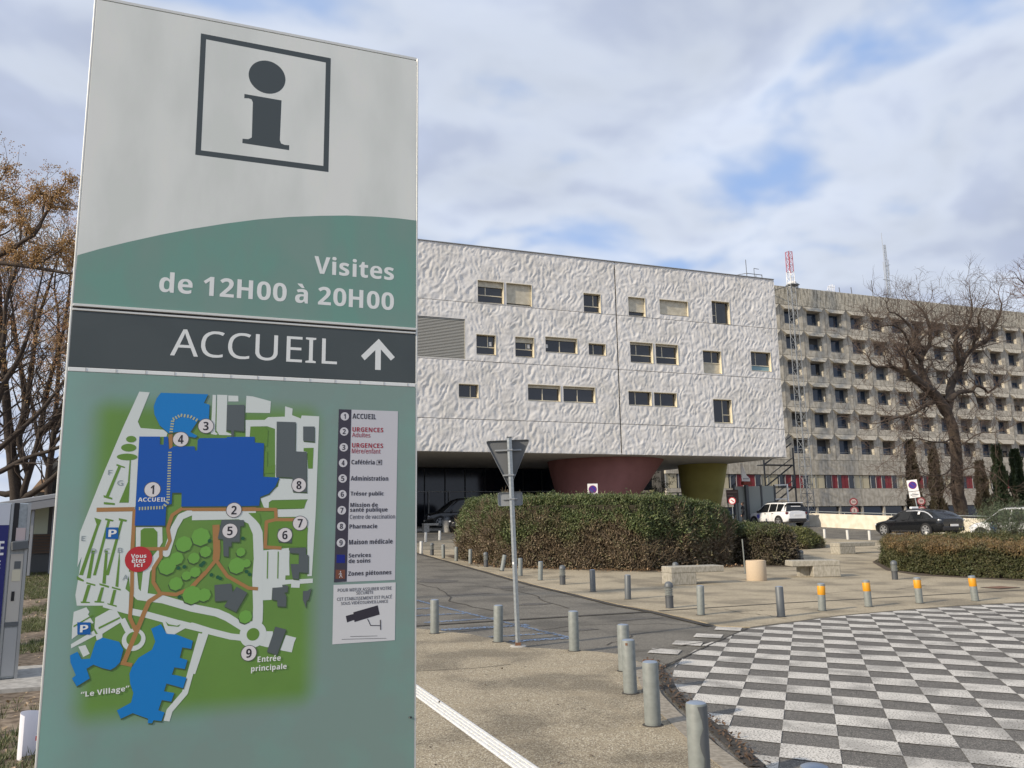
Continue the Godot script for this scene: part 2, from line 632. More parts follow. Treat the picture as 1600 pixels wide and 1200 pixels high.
	var stain := ntex(512, noise(S, 0.022, 5, 93), ramp([[0.3, grey(0.52)], [0.48, grey(0.84)], [0.6, grey(1.0)]]))
	M.concrete_stained = tri_mat(ntex(512, noise(S, 0.03, 5, 94), ramp([[0.2, lin(0.43, 0.395, 0.31)], [0.8, lin(0.62, 0.58, 0.48)]])), Vector3.ONE * 0.2, 0.95, true, stain, Vector3(0.22, 0.05, 0.22))
	M.red_panel = mat(0.22, 0.022, 0.028, 0.5)
	M.cream_panel = mat(0.50, 0.45, 0.31, 0.6)
	M.frame_grey = mat(0.34, 0.35, 0.35, 0.5, 0.3)
	# metals and street things
	M.bollard = tri_mat(ntex(256, noise(S, 0.03, 4, 101), ramp([[0.2, lin(0.165, 0.178, 0.165)], [0.7, lin(0.205, 0.22, 0.205)]])), Vector3.ONE * 2.0, 0.55, false)
	M.bollard_dark = mat(0.115, 0.125, 0.13, 0.5, 0.2)
	M.lamp_grey = mat(0.10, 0.105, 0.11, 0.45, 0.4)
	M.lamp_lens = mat(0.42, 0.42, 0.40, 0.3)
	M.orange = mat(0.66, 0.29, 0.012, 0.5)
	M.galv = tri_mat(ntex(256, noise(FastNoiseLite.TYPE_CELLULAR, 0.06, 1, 103), ramp([[0.0, lin(0.30, 0.33, 0.34)], [1.0, lin(0.44, 0.47, 0.48)]])), Vector3.ONE * 2.0, 0.42, false)
	M.galv.metallic = 0.55
	M.sign_back = mat(0.125, 0.13, 0.132, 0.6, 0.15)
	M.sign_back_light = mat(0.27, 0.285, 0.295, 0.55, 0.3)
	M.steel = mat(0.42, 0.43, 0.43, 0.35, 0.7)
	M.rust = mat(0.16, 0.08, 0.045, 0.9)
	M.bench = tri_mat(ntex(512, noise(S, 0.03, 5, 105), ramp([[0.15, lin(0.27, 0.25, 0.20)], [0.5, lin(0.36, 0.335, 0.275)], [0.85, lin(0.43, 0.40, 0.335)]])), Vector3(1.1, 0.5, 1.1), 0.95, true, blotch_soft, Vector3(2.2, 0.9, 2.2))
	M.can = tri_mat(ntex(512, noise(S, 0.08, 4, 107), ramp([[0.2, lin(0.42, 0.325, 0.22)], [0.8, lin(0.56, 0.45, 0.32)]])), Vector3.ONE * 1.2, 0.9, false)
	M.wall_cream = tri_mat(ntex(512, noise(S, 0.01, 5, 109), ramp([[0.2, lin(0.60, 0.55, 0.44)], [0.7, lin(0.72, 0.67, 0.56)]])), Vector3.ONE * 0.3, 0.85)
	M.black = mat(0.012, 0.012, 0.013, 0.5)
	M.rubber = mat(0.02, 0.02, 0.021, 0.8)
	M.white = mat(0.80, 0.80, 0.79, 0.5)
	M.sign_white = mat(0.76, 0.75, 0.73, 0.45)
	M.sign_blue = mat(0.035, 0.03, 0.24, 0.45)
	M.sign_red = mat(0.42, 0.02, 0.03, 0.45)
	M.sign_brown = mat(0.085, 0.045, 0.035, 0.5)
	M.bark = tri_mat(ntex(512, noise(S, 0.05, 4, 111), ramp([[0.2, lin(0.045, 0.034, 0.026)], [0.8, lin(0.125, 0.098, 0.075)]])), Vector3(1.4, 0.45, 1.4), 0.95)
	M.twig = mat(0.105, 0.076, 0.060, 0.95)
	M.twig_dark = mat(0.060, 0.045, 0.036, 0.95)
	M.leaf = StandardMaterial3D.new()
	M.leaf.vertex_color_use_as_albedo = true
	M.leaf.roughness = 0.6
	M.leaf.backlight_enabled = true
	M.leaf.backlight = Color(0.35, 0.4, 0.2)
	M.matte_tint = StandardMaterial3D.new()
	M.matte_tint.vertex_color_use_as_albedo = true
	M.matte_tint.roughness = 0.9
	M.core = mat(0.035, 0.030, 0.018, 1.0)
	M.bark_dark = tri_mat(ntex(512, noise(S, 0.05, 4, 113), ramp([[0.2, lin(0.026, 0.020, 0.016)], [0.8, lin(0.072, 0.056, 0.045)]])), Vector3(1.4, 0.45, 1.4), 0.95)
	M.window_warm = mat(0.5, 0.55, 0.45, 0.5)

func worn_paint(dirt: Texture2D, t: Texture2D, scale: float) -> StandardMaterial3D:
	var m := tri_mat(t, Vector3.ONE * scale, 0.8, true, dirt, Vector3.ONE * 0.23)
	m.transparency = BaseMaterial3D.TRANSPARENCY_ALPHA_SCISSOR
	m.alpha_scissor_threshold = 0.5
	return m

# ------------------------------------------------------------------ ground, roads, markings
func make_ground() -> void:
	var xs0 := []
	struct("ground", drape(Sh.new(), PackedVector2Array([Vector2(-850, -850), Vector2(850, -850), Vector2(850, 70), Vector2(-850, 70)]), 0.0), M.soil)
	# asphalt in front of the pavements
	var road := PackedVector2Array([Vector2(0.6, 60), Vector2(0.6, -60), Vector2(48, -60), Vector2(48, 60)])
	struct("road", drape(Sh.new(), road, 0.006), M.road)
	var rim := [Vector2(7.81, -10.45), Vector2(8.76, -10.66), Vector2(9.5, -10.88), Vector2(10.09, -10.99), Vector2(11.25, -11.11), Vector2(12.9, -11.18), Vector2(14.3, -11.05), Vector2(17, -10.9), Vector2(30, -10.5)]
	var near := [Vector2(3.28, -12.66), Vector2(3.83, -11.67), Vector2(4.0, -10.74), Vector2(4.02, -10.2), Vector2(4.56, -9.61), Vector2(4.72, -9.42), Vector2(4.88, -9.12), Vector2(4.81, -8.46), Vector2(4.48, -7.64), Vector2(4.11, -6.87), Vector2(3.87, -6.22), Vector2(3.72, -5.75), Vector2(3.55, -5.22), Vector2(3.44, -4.81), Vector2(3.3, -4.2), Vector2(3.2, -3.5), Vector2(3.05, -2.0), Vector2(2.9, 4.0)]
	# raised crossing: darker asphalt under the chequers
	var plate := PackedVector2Array()
	for p in [Vector2(3.0, 4.0), Vector2(3.1, -2.0), Vector2(3.3, -4.3), Vector2(3.5, -5.0), Vector2(3.9, -6.1), Vector2(4.6, -7.6), Vector2(5.3, -8.5), Vector2(6.3, -9.3), Vector2(7.81, -10.45)]: plate.append(p)
	for p in rim.slice(1): plate.append(p)
	plate.append(Vector2(30, 4))
	struct("road_crossing", drape(Sh.new(), plate, 0.012), M.asphalt_dark)
	# pavements
	var far := PackedVector2Array()
	for p in [Vector2(9.6, -38.6), Vector2(8.6, -33), Vector2(8.46, -28.17), Vector2(8.27, -23.17), Vector2(7.98, -18.95), Vector2(7.88, -16.63), Vector2(7.70, -14.31), Vector2(7.72, -12.9), Vector2(7.5, -10.78)]: far.append(p)
	for p in rim: far.append(p)
	for p in [Vector2(38, -10.5), Vector2(37, -22), Vector2(33.7, -29.5), Vector2(31.5, -32.4), Vector2(30.6, -35), Vector2(30.0, -40.0), Vector2(20, -41.8), Vector2(13.2, -41.6)]: far.append(p)
	struct("pavement", drape(Sh.new(), far, 0.022, 0.014), M.pave_far)
	var nearp := PackedVector2Array([Vector2(0.55, 4.0), Vector2(0.55, -12.9)])
	for p in near: nearp.append(p)
	struct("pavement", drape(Sh.new(), nearp, 0.022, 0.014), M.pave)
	# entrance apron under the building
	struct("pavement", drape(Sh.new(), PackedVector2Array([Vector2(-12, -50.6), Vector2(-12, -76), Vector2(38, -76), Vector2(38, -56), Vector2(22, -51.2)]), 0.14, 0.14), M.concrete_slab)
	# kerb stones along the near pavement
	var kerb := thing("kerb", "low concrete kerb edging the tan pavement beside the chequered crossing", "kerb", Vector3.ZERO)
	for k in range(7, near.size() - 1):
		var a: Vector2 = near[k]
		var b: Vector2 = near[k + 1]
		var d := (b - a).normalized()
		var side := Vector2(d.y, -d.x) * -1.0
		side = Vector2(-d.y, d.x) if Vector2(-d.y, d.x).x < 0 else Vector2(d.y, -d.x)
		var q := PackedVector2Array([a, b - d * 0.008, b - d * 0.008 + side * 0.16, a + side * 0.16])
		obj("kerb_stone", drape(Sh.new(), q, 0.028, 0.028), M.kerb, kerb)
	# chequers
	var u := Vector2(0.2398, -0.2791)
	var w := Vector2(0.262, 0.298)
	var o := Vector2(4.247, -5.372)
	var s := 1.0
	var region := PackedVector2Array()
	for p in [Vector2(3.05, 2.0), Vector2(3.3, -2.0), Vector2(3.42, -4.1), Vector2(3.62, -5.0), Vector2(3.8, -5.6), Vector2(4.0, -6.3), Vector2(4.3, -7.0), Vector2(4.75, -7.7), Vector2(5.2, -8.35), Vector2(6.2, -9.3), Vector2(7.7, -10.3)]: region.append(p)
	for p in rim.slice(1, 8): region.append(p + Vector2(0, 0.06))
	region.append(Vector2(18, -10.8))
	region.append(Vector2(18, 2.0))
	var marks := Sh.new()
	for i in range(-14, 42):
		for j in range(-9, 36):
			if posmod(i + j, 2) == 0:
				var a := o + u * s * i + w * s * j
				var cell := PackedVector2Array([a, a + u * s, a + u * s + w * s, a + w * s])
				for piece in Geometry2D.intersect_polygons(cell, region):
					drape(marks, piece, 0.018)
	# the faded column beyond the crack, on the road itself
	for i: float in [8.8, 10.9, 13.0, 15.3]:
		var a := o + u * i + w * (-4.2 + 0.22 * (i - 8.8))
		drape(marks, PackedVector2Array([a, a + u * s, a + u * s + w * s * 0.95, a + w * s * 0.95]), 0.018)
	struct("road_markings", marks, M.paint)
	# blue parking hatch
	var blue := Sh.new()
	for q in [[Vector2(3.3, -17.7), Vector2(3.95, -17.7), 0.22], [Vector2(3.3, -16.6), Vector2(4.2, -16.5), 0.16], [Vector2(3.3, -15.5), Vector2(4.4, -15.4), 0.2], [Vector2(3.3, -14.4), Vector2(4.6, -14.3), 0.16], [Vector2(3.6, -13.35), Vector2(4.9, -13.4), 0.16], [Vector2(3.6, -12.35), Vector2(5.0, -12.3), 0.2], [Vector2(4.0, -11.3), Vector2(5.0, -11.25), 0.12], [Vector2(4.1, -10.75), Vector2(4.95, -10.7), 0.16], [Vector2(4.2, -19.5), Vector2(5.0, -10.5), 0.09]]:
		drape(blue, ribbon2([q[0], q[1]], q[2]), 0.016)
	struct("road_markings", blue, M.blue_paint)
	# slot drain, cracks and the dirty joint along the far edge
	var slot := Sh.new()
	drape(slot, ribbon2([Vector2(0.6, -12.97), Vector2(4.9, -13.02), Vector2(7.6, -12.97)], 0.09), 0.020)
	drape(slot, ribbon2([Vector2(7.75, -12.93), Vector2(10.4, -12.94), Vector2(13.8, -12.79), Vector2(17, -12.67), Vector2(30, -12.3)], 0.075), 0.027)
	drape(slot, ribbon2([Vector2(7.7, -10.36), Vector2(6.3, -9.28), Vector2(5.25, -8.42), Vector2(4.85, -8.1)], 0.025), 0.022)
	drape(slot, ribbon2([Vector2(6.4, -9.5), Vector2(5.4, -9.25), Vector2(4.95, -9.3)], 0.02), 0.022)
	struct("drain_slot", slot, M.dirt_line)
	var stain := Sh.new()
	drape(stain, ribbon2([Vector2(8.4, -33), Vector2(8.37, -28.17), Vector2(8.17, -23.17), Vector2(7.87, -18.95), Vector2(7.78, -16.63), Vector2(7.58, -14.31), Vector2(7.6, -12.9), Vector2(7.38, -10.85)], 0.13), 0.021)
	drape(stain, ribbon2([Vector2(4.98, -8.55), Vector2(4.62, -7.66), Vector2(4.25, -6.9), Vector2(4.0, -6.2), Vector2(3.85, -5.7), Vector2(3.66, -5.15), Vector2(3.5, -4.7)], 0.12), 0.021)
	struct("road_gutter", stain, M.dirt_line)
	# hairline cracks, patch edges and spills
	var cr := Sh.new()
	for q in [[[Vector2(0.6, -9.1), Vector2(1.4, -9.0), Vector2(2.0, -9.15), Vector2(2.9, -8.95), Vector2(3.6, -9.02)], 0.012], [[Vector2(8.6, -12.1), Vector2(9.3, -12.25), Vector2(9.6, -12.0), Vector2(10.6, -12.2)], 0.014], [[Vector2(8.9, -11.0), Vector2(9.0, -11.6), Vector2(8.8, -12.0), Vector2(8.95, -12.8)], 0.014], [[Vector2(12.0, -14.0), Vector2(13.6, -14.3), Vector2(14.4, -14.1), Vector2(16.2, -14.7)], 0.016], [[Vector2(10.2, -15.5), Vector2(11.0, -14.6), Vector2(11.2, -13.6), Vector2(11.7, -13.0)], 0.014]]:
		var pth := []
		rng.seed = 5
		for k in q[0].size() - 1:
			for j in 5: pth.append(q[0][k].lerp(q[0][k + 1], j / 5.0) + Vector2(rng.randfn(), rng.randfn()) * 0.03)
		drape(cr, ribbon2(pth, q[1]), 0.0255)
	for q in [[[Vector2(4.6, -11.6), Vector2(5.8, -11.9), Vector2(6.9, -11.5), Vector2(7.3, -11.0)], 0.018], [[Vector2(5.2, -14.0), Vector2(5.0, -16.5), Vector2(5.6, -19.0), Vector2(5.3, -22.0)], 0.03], [[Vector2(6.6, -14.2), Vector2(7.0, -17.0), Vector2(6.7, -20.0)], 0.025], [[Vector2(5.2, -9.9), Vector2(5.9, -10.6), Vector2(6.6, -10.7)], 0.016]]:
		var pth := []
		for k in q[0].size() - 1:
			for j in 6: pth.append(q[0][k].lerp(q[0][k + 1], j / 6.0) + Vector2(rng.randfn(), rng.randfn()) * 0.04)
		drape(cr, ribbon2(pth, q[1]), 0.0135)
	struct("pavement_cracks", cr, M.dirt_line)
	var sp := Sh.new()
	for q in [[6.3, -15.2, 0.35, 0.16], [5.9, -17.8, 0.5, 0.2], [6.9, -12.2, 0.4, 0.12], [5.5, -11.4, 0.28, 0.1], [7.2, -18.9, 0.3, 0.4], [6.1, -21.4, 0.5, 0.5]]:
		var blob := PackedVector2Array()
		for k in 18:
			var an := TAU * k / 18
			blob.append(Vector2(q[0] + cos(an) * q[2] * (1 + 0.25 * sin(an * 3 + q[0])), q[1] + sin(an) * q[3] * (1 + 0.3 * cos(an * 2 + q[1]))))
		drape(sp, blob, 0.0115)
	struct("road_patches", sp, tri_mat(asp_dark, Vector3.ONE * 0.8, 0.75))
	xs0 = []
	var cols0 := PackedColorArray()
	rng.seed = 92
	for k in 90:
		var x := rng.randf_range(0.8, 4.4)
		var z := rng.randf_range(-12.0, -4.6)
		xs0.append(Transform3D((Basis(Vector3.UP, rng.randf() * TAU) * Basis(Vector3.RIGHT, rng.randfn() * 0.3)).scaled(Vector3.ONE * rng.randf_range(0.2, 0.9)), on(x, z, 0.028)))
		cols0.append(Color(0.07, 0.045, 0.025) * rng.randf_range(0.5, 1.8))
	tag(scatter("fallen_leaves", leaf_mesh(0.05, 0.03), M.leaf, xs0, cols0), "few dark leaf scraps lying on the near tan pavement", "leaves")
	# tactile strip
	var strip := Node3D.new()
	strip.name = numbered("guide_strip")
	add_child(strip)
	tag(strip, "white ribbed tactile guide strip running across the tan pavement past the totem", "guide strip")
	obj("base_strip", drape(Sh.new(), PackedVector2Array([Vector2(2.0, -12.0), Vector2(2.16, -12.0), Vector2(2.215, 2.5), Vector2(2.055, 2.5)]), 0.026), M.guide, strip)
	for k in 4:
		var x0 := 2.014 + k * 0.037
		obj("rib", drape(Sh.new(), PackedVector2Array([Vector2(x0, -12.0), Vector2(x0 + 0.022, -12.0), Vector2(x0 + 0.077, 2.5), Vector2(x0 + 0.055, 2.5)]), 0.032, 0.006), M.guide, strip)
	# slab under the ticket terminal and dead leaves in the gutter
	struct("concrete_slab", drape(Sh.new(), PackedVector2Array([Vector2(-4.5, -9.85), Vector2(0.2, -9.8), Vector2(0.2, -11.3), Vector2(-4.5, -11.4)]), 0.04, 0.04), M.concrete_slab)
	var lf := leaf_mesh(0.05, 0.03)
	var xs := []
	var cols := PackedColorArray()
	rng.seed = 77
	var gut := [Vector2(4.98, -8.55), Vector2(4.62, -7.66), Vector2(4.25, -6.9), Vector2(4.0, -6.2), Vector2(3.85, -5.7), Vector2(3.66, -5.15), Vector2(3.5, -4.7)]
	for k in 420:
		var t := rng.randf() * (gut.size() - 1.001)
		var p: Vector2 = gut[int(t)].lerp(gut[int(t) + 1], t - int(t)) + Vector2(rng.randfn() * 0.05, rng.randfn() * 0.05)
		xs.append(Transform3D(Basis(Vector3.UP, rng.randf() * TAU) * Basis(Vector3.RIGHT, rng.randfn() * 0.5), on(p.x, p.y, 0.035)).scaled_local(Vector3.ONE * rng.randf_range(0.5, 1.1)))
		cols.append(Color(0.09, 0.055, 0.03) * rng.randf_range(0.5, 1.6))
	tag(scatter("fallen_leaves", lf, M.leaf, xs, cols), "dry brown leaves gathered in the gutter beside the chequered crossing", "leaves")

func leaf_mesh(l: float, w: float) -> ArrayMesh:
	var s := Sh.new()
	s.tri(Vector3(0, 0, 0), Vector3(w * 0.5, w * 0.15, -l * 0.5), Vector3(0, 0, -l))
	s.tri(Vector3(0, 0, 0), Vector3(0, 0, -l), Vector3(-w * 0.5, w * 0.15, -l * 0.5))
	return s.mesh()

func sprig_mesh(sd: int, leaves: int, l: float, w: float, spread: float) -> ArrayMesh:
	var r := RandomNumberGenerator.new()
	r.seed = sd
	var s := Sh.new()
	for k in leaves:
		var b := Basis(Vector3.UP, r.randf() * TAU) * Basis(Vector3.RIGHT, r.randf_range(0.1, 1.3))
		var o := Vector3(r.randfn(), r.randfn(), r.randfn()) * spread
		var ll := l * r.randf_range(0.7, 1.25)
		s.tri(o, o + b * Vector3(w * 0.5, w * 0.2, -ll * 0.5), o + b * Vector3(0, 0, -ll))
		s.tri(o, o + b * Vector3(0, 0, -ll), o + b * Vector3(-w * 0.5, w * 0.2, -ll * 0.5))
	return s.mesh()

# ------------------------------------------------------------------ the information totem
var TX := 147.5          # millimetres: centre of the totem

func lay(sh: Sh, layer: float) -> float:      # every printed patch lies a hair above the one before
	sh.sheets += 1
	return 0.0705 + layer * 0.0004 + sh.sheets * 0.000003

func px2(mm: Array) -> PackedVector2Array:
	var o := PackedVector2Array()
	for k in range(0, mm.size(), 2):
		o.append(Vector2((mm[k] - TX) * 0.001, mm[k + 1] * 0.001))
	return o

func flat(sh: Sh, mm: Array, layer: float) -> void:
	sh.poly(px2(mm), Transform3D(Basis(), Vector3(0, 0, lay(sh, layer))))

func band(sh: Sh, mm: Array, width: float, layer: float) -> void:
	var l := PackedVector2Array()
	for k in range(0, mm.size(), 2): l.append(Vector2(mm[k] - TX, mm[k + 1]))
	for q in Geometry2D.offset_polyline(l, width * 0.5, Geometry2D.JOIN_ROUND, Geometry2D.END_BUTT):
		if Geometry2D.is_polygon_clockwise(q) != Geometry2D.is_polygon_clockwise(PackedVector2Array([Vector2(0, 0), Vector2(1, 0), Vector2(1, 1)])): continue
		var m := PackedVector2Array()
		for p in q: m.append(p * 0.001)
		sh.poly(m, Transform3D(Basis(), Vector3(0, 0, lay(sh, layer))))

func spot(sh: Sh, x: float, y: float, r: float, layer: float, sides := 20) -> void:
	sh.poly(disc(Vector2((x - TX) * 0.001, y * 0.001), r * 0.001, sides), Transform3D(Basis(), Vector3(0, 0, lay(sh, layer))))

func ink(parent: Node, text: String, x0: float, y0: float, x1: float, y1: float, layer: float, m: Material, bold := true) -> MeshInstance3D:
	return lettering(parent, text, (x0 - TX) * 0.001, y0 * 0.001, (x1 - TX) * 0.001, y1 * 0.001, 0.0705 + layer * 0.0004 + 0.0001, m, bold)

func totem_print() -> Image:
	# the printed ground of the map panel: teal film with a soft-edged green field
	var w := 380
	var h := 800
	var im := Image.create(w, h, false, Image.FORMAT_RGB8)
	var mott := noise(FastNoiseLite.TYPE_SIMPLEX_SMOOTH, 0.012, 4, 7)
	for j in h:
		for i in w:
			var x := (i + 0.5) / w * 0.955
			var y := 2.018 - (j + 0.5) / h * 2.018
			var m := mott.get_noise_2d(i, j)
			var g := clampf(0.5 + 0.5 * sin((x - 0.1) * 3.0) + m * 0.8, 0, 1)
			var c := Vector3(0.180, 0.322, 0.280).lerp(Vector3(0.192, 0.280, 0.252), g)
			c = c.lerp(Vector3(0.215, 0.375, 0.335), smoothstep(0.12, 0.0, x) * 0.5)
			# soft field
			var dx := maxf(maxf(0.115 - x, x - 0.62), 0.0)
			var dy := maxf(maxf(1.17 - y, y - 1.90), 0.0)
			var d := sqrt(dx * dx + dy * dy)
			var f := 1.0 - smoothstep(0.0, 0.075, d)
			c = c.lerp(Vector3(0.120, 0.255, 0.035) * (1.0 + m * 0.10), f * 0.93)
			im.set_pixel(i, j, Color(c.x, c.y, c.z).linear_to_srgb())
	return im

func make_totem() -> void:
	var t := thing("information_totem", "tall grey and teal hospital information totem with campus map and white arrow", "information sign", Vector3(0.1475, 0, -2.47))
	var film := noise(FastNoiseLite.TYPE_SIMPLEX_SMOOTH, 0.006, 5, 17)
	var m_head := tri_mat(ntex(512, film, ramp([[0.25, lin(0.615, 0.645, 0.615)], [0.6, lin(0.67, 0.70, 0.67)], [0.8, lin(0.69, 0.715, 0.68)]])), Vector3(1.4, 0.5, 1.4), 0.42, false)
	var m_teal := tri_mat(ntex(512, film, ramp([[0.2, lin(0.170, 0.275, 0.240)], [0.5, lin(0.155, 0.275, 0.235)], [0.8, lin(0.14, 0.29, 0.24)]])), Vector3(1.6, 0.8, 1.6), 0.42, false)
	var m_slate := tri_mat(ntex(256, film, ramp([[0.2, lin(0.046, 0.060, 0.062)], [0.8, lin(0.056, 0.070, 0.072)]])), Vector3.ONE * 1.6, 0.4, false)
	var m_ink := mat(0.048, 0.062, 0.066, 0.45)
	var m_white := mat(0.70, 0.73, 0.72, 0.5)
	var m_alu := mat(0.62, 0.63, 0.60, 0.4, 0.2)
	var m_core := mat(0.40, 0.46, 0.43, 0.5)
	var zf := 0.07
	# carcass and bright edge profiles
	obj("carcass", Sh.new().box(Vector3(0, 1.553, -0.004), Vector3(0.944, 3.106, 0.128)), m_core, t)
	for s: float in [-1.0, 1.0]:
		obj("edge_profile", Sh.new().bevel(Vector3(s * 0.4745, 1.5565, 0.0), Vector3(0.006, 3.113, 0.140), 0.0015), m_alu, t)
	obj("top_cap", Sh.new().box(Vector3(0, 3.111, 0), Vector3(0.943, 0.008, 0.138)), m_alu, t)
	# head panel
	var head := obj("head_panel", Sh.new().bevel(Vector3(0, 2.6535, 0.0635), Vector3(0.943, 0.901, 0.013), 0.001), m_head, t)
	var tealp := PackedVector2Array([Vector2(-0.4715, 2.2035), Vector2(0.4715, 2.2035)])
	var arc := [[625, 2553], [560, 2553], [480, 2549], [400, 2542], [320, 2531], [230, 2516], [140, 2497], [50, 2473], [-40, 2446], [-120, 2419], [-200, 2389], [-270, 2361], [-323, 2337]]
	for a in arc: tealp.append(Vector2(clampf((a[0] - TX) * 0.001, -0.4715, 0.4715), a[1] * 0.001))
	obj("teal_wave", Sh.new().poly(tealp, Transform3D(Basis(), Vector3(0, 0, 0.0701))), m_teal, head)
	# boxed i
	var fr := Sh.new()
	for q in [[-42, 3058, 341, 3056, 341, 3038, -42, 3042], [-40, 2688, 342, 2693, 342, 2675, -40, 2672], [-42, 3058, -27, 3058, -25, 2672, -40, 2672], [326, 3056, 341, 3056, 342, 2675, 326, 2675]]:
		flat(fr, q, -1.0)
	obj("pictogram_frame", fr, m_ink, head)
	var eye := Sh.new()
	spot(eye, 151.6, 2954.3, 54.0, -1.0, 40)
	obj("pictogram", eye, m_ink, head)
	var stem := Sh.new()
	flat(stem, [88, 2887, 196, 2886, 195, 2756, 199, 2746, 210, 2743, 223, 2744, 223, 2728, 88, 2729, 88, 2743, 104, 2744, 114, 2751, 113, 2864, 109, 2873, 100, 2875, 88, 2873], -1.0)
	obj("pictogram", stem, m_ink, head)
	ink(head, "Visites", 306.6, 2349.1, 549.0, 2405.5, -0.6, m_white)
	ink(head, "de 12H00 à 20H00", -115.1, 2253.5, 549.8, 2312.5, -0.6, m_white)
	# aluminium rails and the slate band
	obj("rail", Sh.new().bevel(Vector3(0, 2.1985, 0.066), Vector3(0.943, 0.007, 0.018), 0.001), m_alu, t)
	obj("rail", Sh.new().box(Vector3(0, 2.1925, 0.063), Vector3(0.943, 0.004, 0.012)), M.black, t)
	obj("rail", Sh.new().bevel(Vector3(0, 2.187, 0.065), Vector3(0.943, 0.006, 0.015), 0.001), m_alu, t)
	var slate := obj("direction_panel", Sh.new().bevel(Vector3(0, 2.1065, 0.064), Vector3(0.943, 0.154, 0.012), 0.001), m_slate, t)
	ink(slate, "ACCUEIL", -77.5, 2075.2, 379.7, 2150.9, -1.0, m_white, false)
	var ar := Sh.new()
	flat(ar, [494, 2145, 511, 2146, 511, 2065, 494, 2065], -1.0)
	flat(ar, [504, 2161, 505, 2137, 462, 2092, 451, 2105], -0.9)
	flat(ar, [504, 2161, 554, 2107, 542, 2096, 502, 2138], -0.8)
	obj("arrow", ar, m_white, slate)
	obj("rail", Sh.new().bevel(Vector3(0, 2.0235, 0.064), Vector3(0.943, 0.011, 0.013), 0.001), m_white, t)
	var nick := Sh.new()
	for k in 13: nick.box(Vector3(-0.43 + k * 0.073, 2.0235, 0.0712), Vector3(0.0012, 0.011, 0.0006))
	obj("rail_joint", nick, mat(0.35, 0.36, 0.36), t)
	# map panel
	var tex := ImageTexture.create_from_image(totem_print())
	var m_map := StandardMaterial3D.new()
	m_map.albedo_texture = tex
	m_map.roughness = 0.42
	var board := obj("map_panel", Sh.new().box(Vector3(0, 1.0085, 0.063), Vector3(0.943, 2.017, 0.014)), m_core, t)
	var face := Sh.new()
	face.quad(Vector3(-0.4715, 0.0, 0.0703), Vector3(0.4715, 0.0, 0.0703), Vector3(0.4715, 2.017, 0.0703), Vector3(-0.4715, 2.017, 0.0703))
	obj("map_ground", face, m_map, board)
	make_map(board)
	make_legend(t)
	# screw heads
	for p in [Vector3(-0.4775, 2.5525, 0.03), Vector3(0.46, 1.06, 0.0705)]:
		obj("screw", Sh.new().lathe([Vector2(0.005, 0), Vector2(0.004, 0.003), Vector2(0, 0.0035)], 10, p), M.black, t)

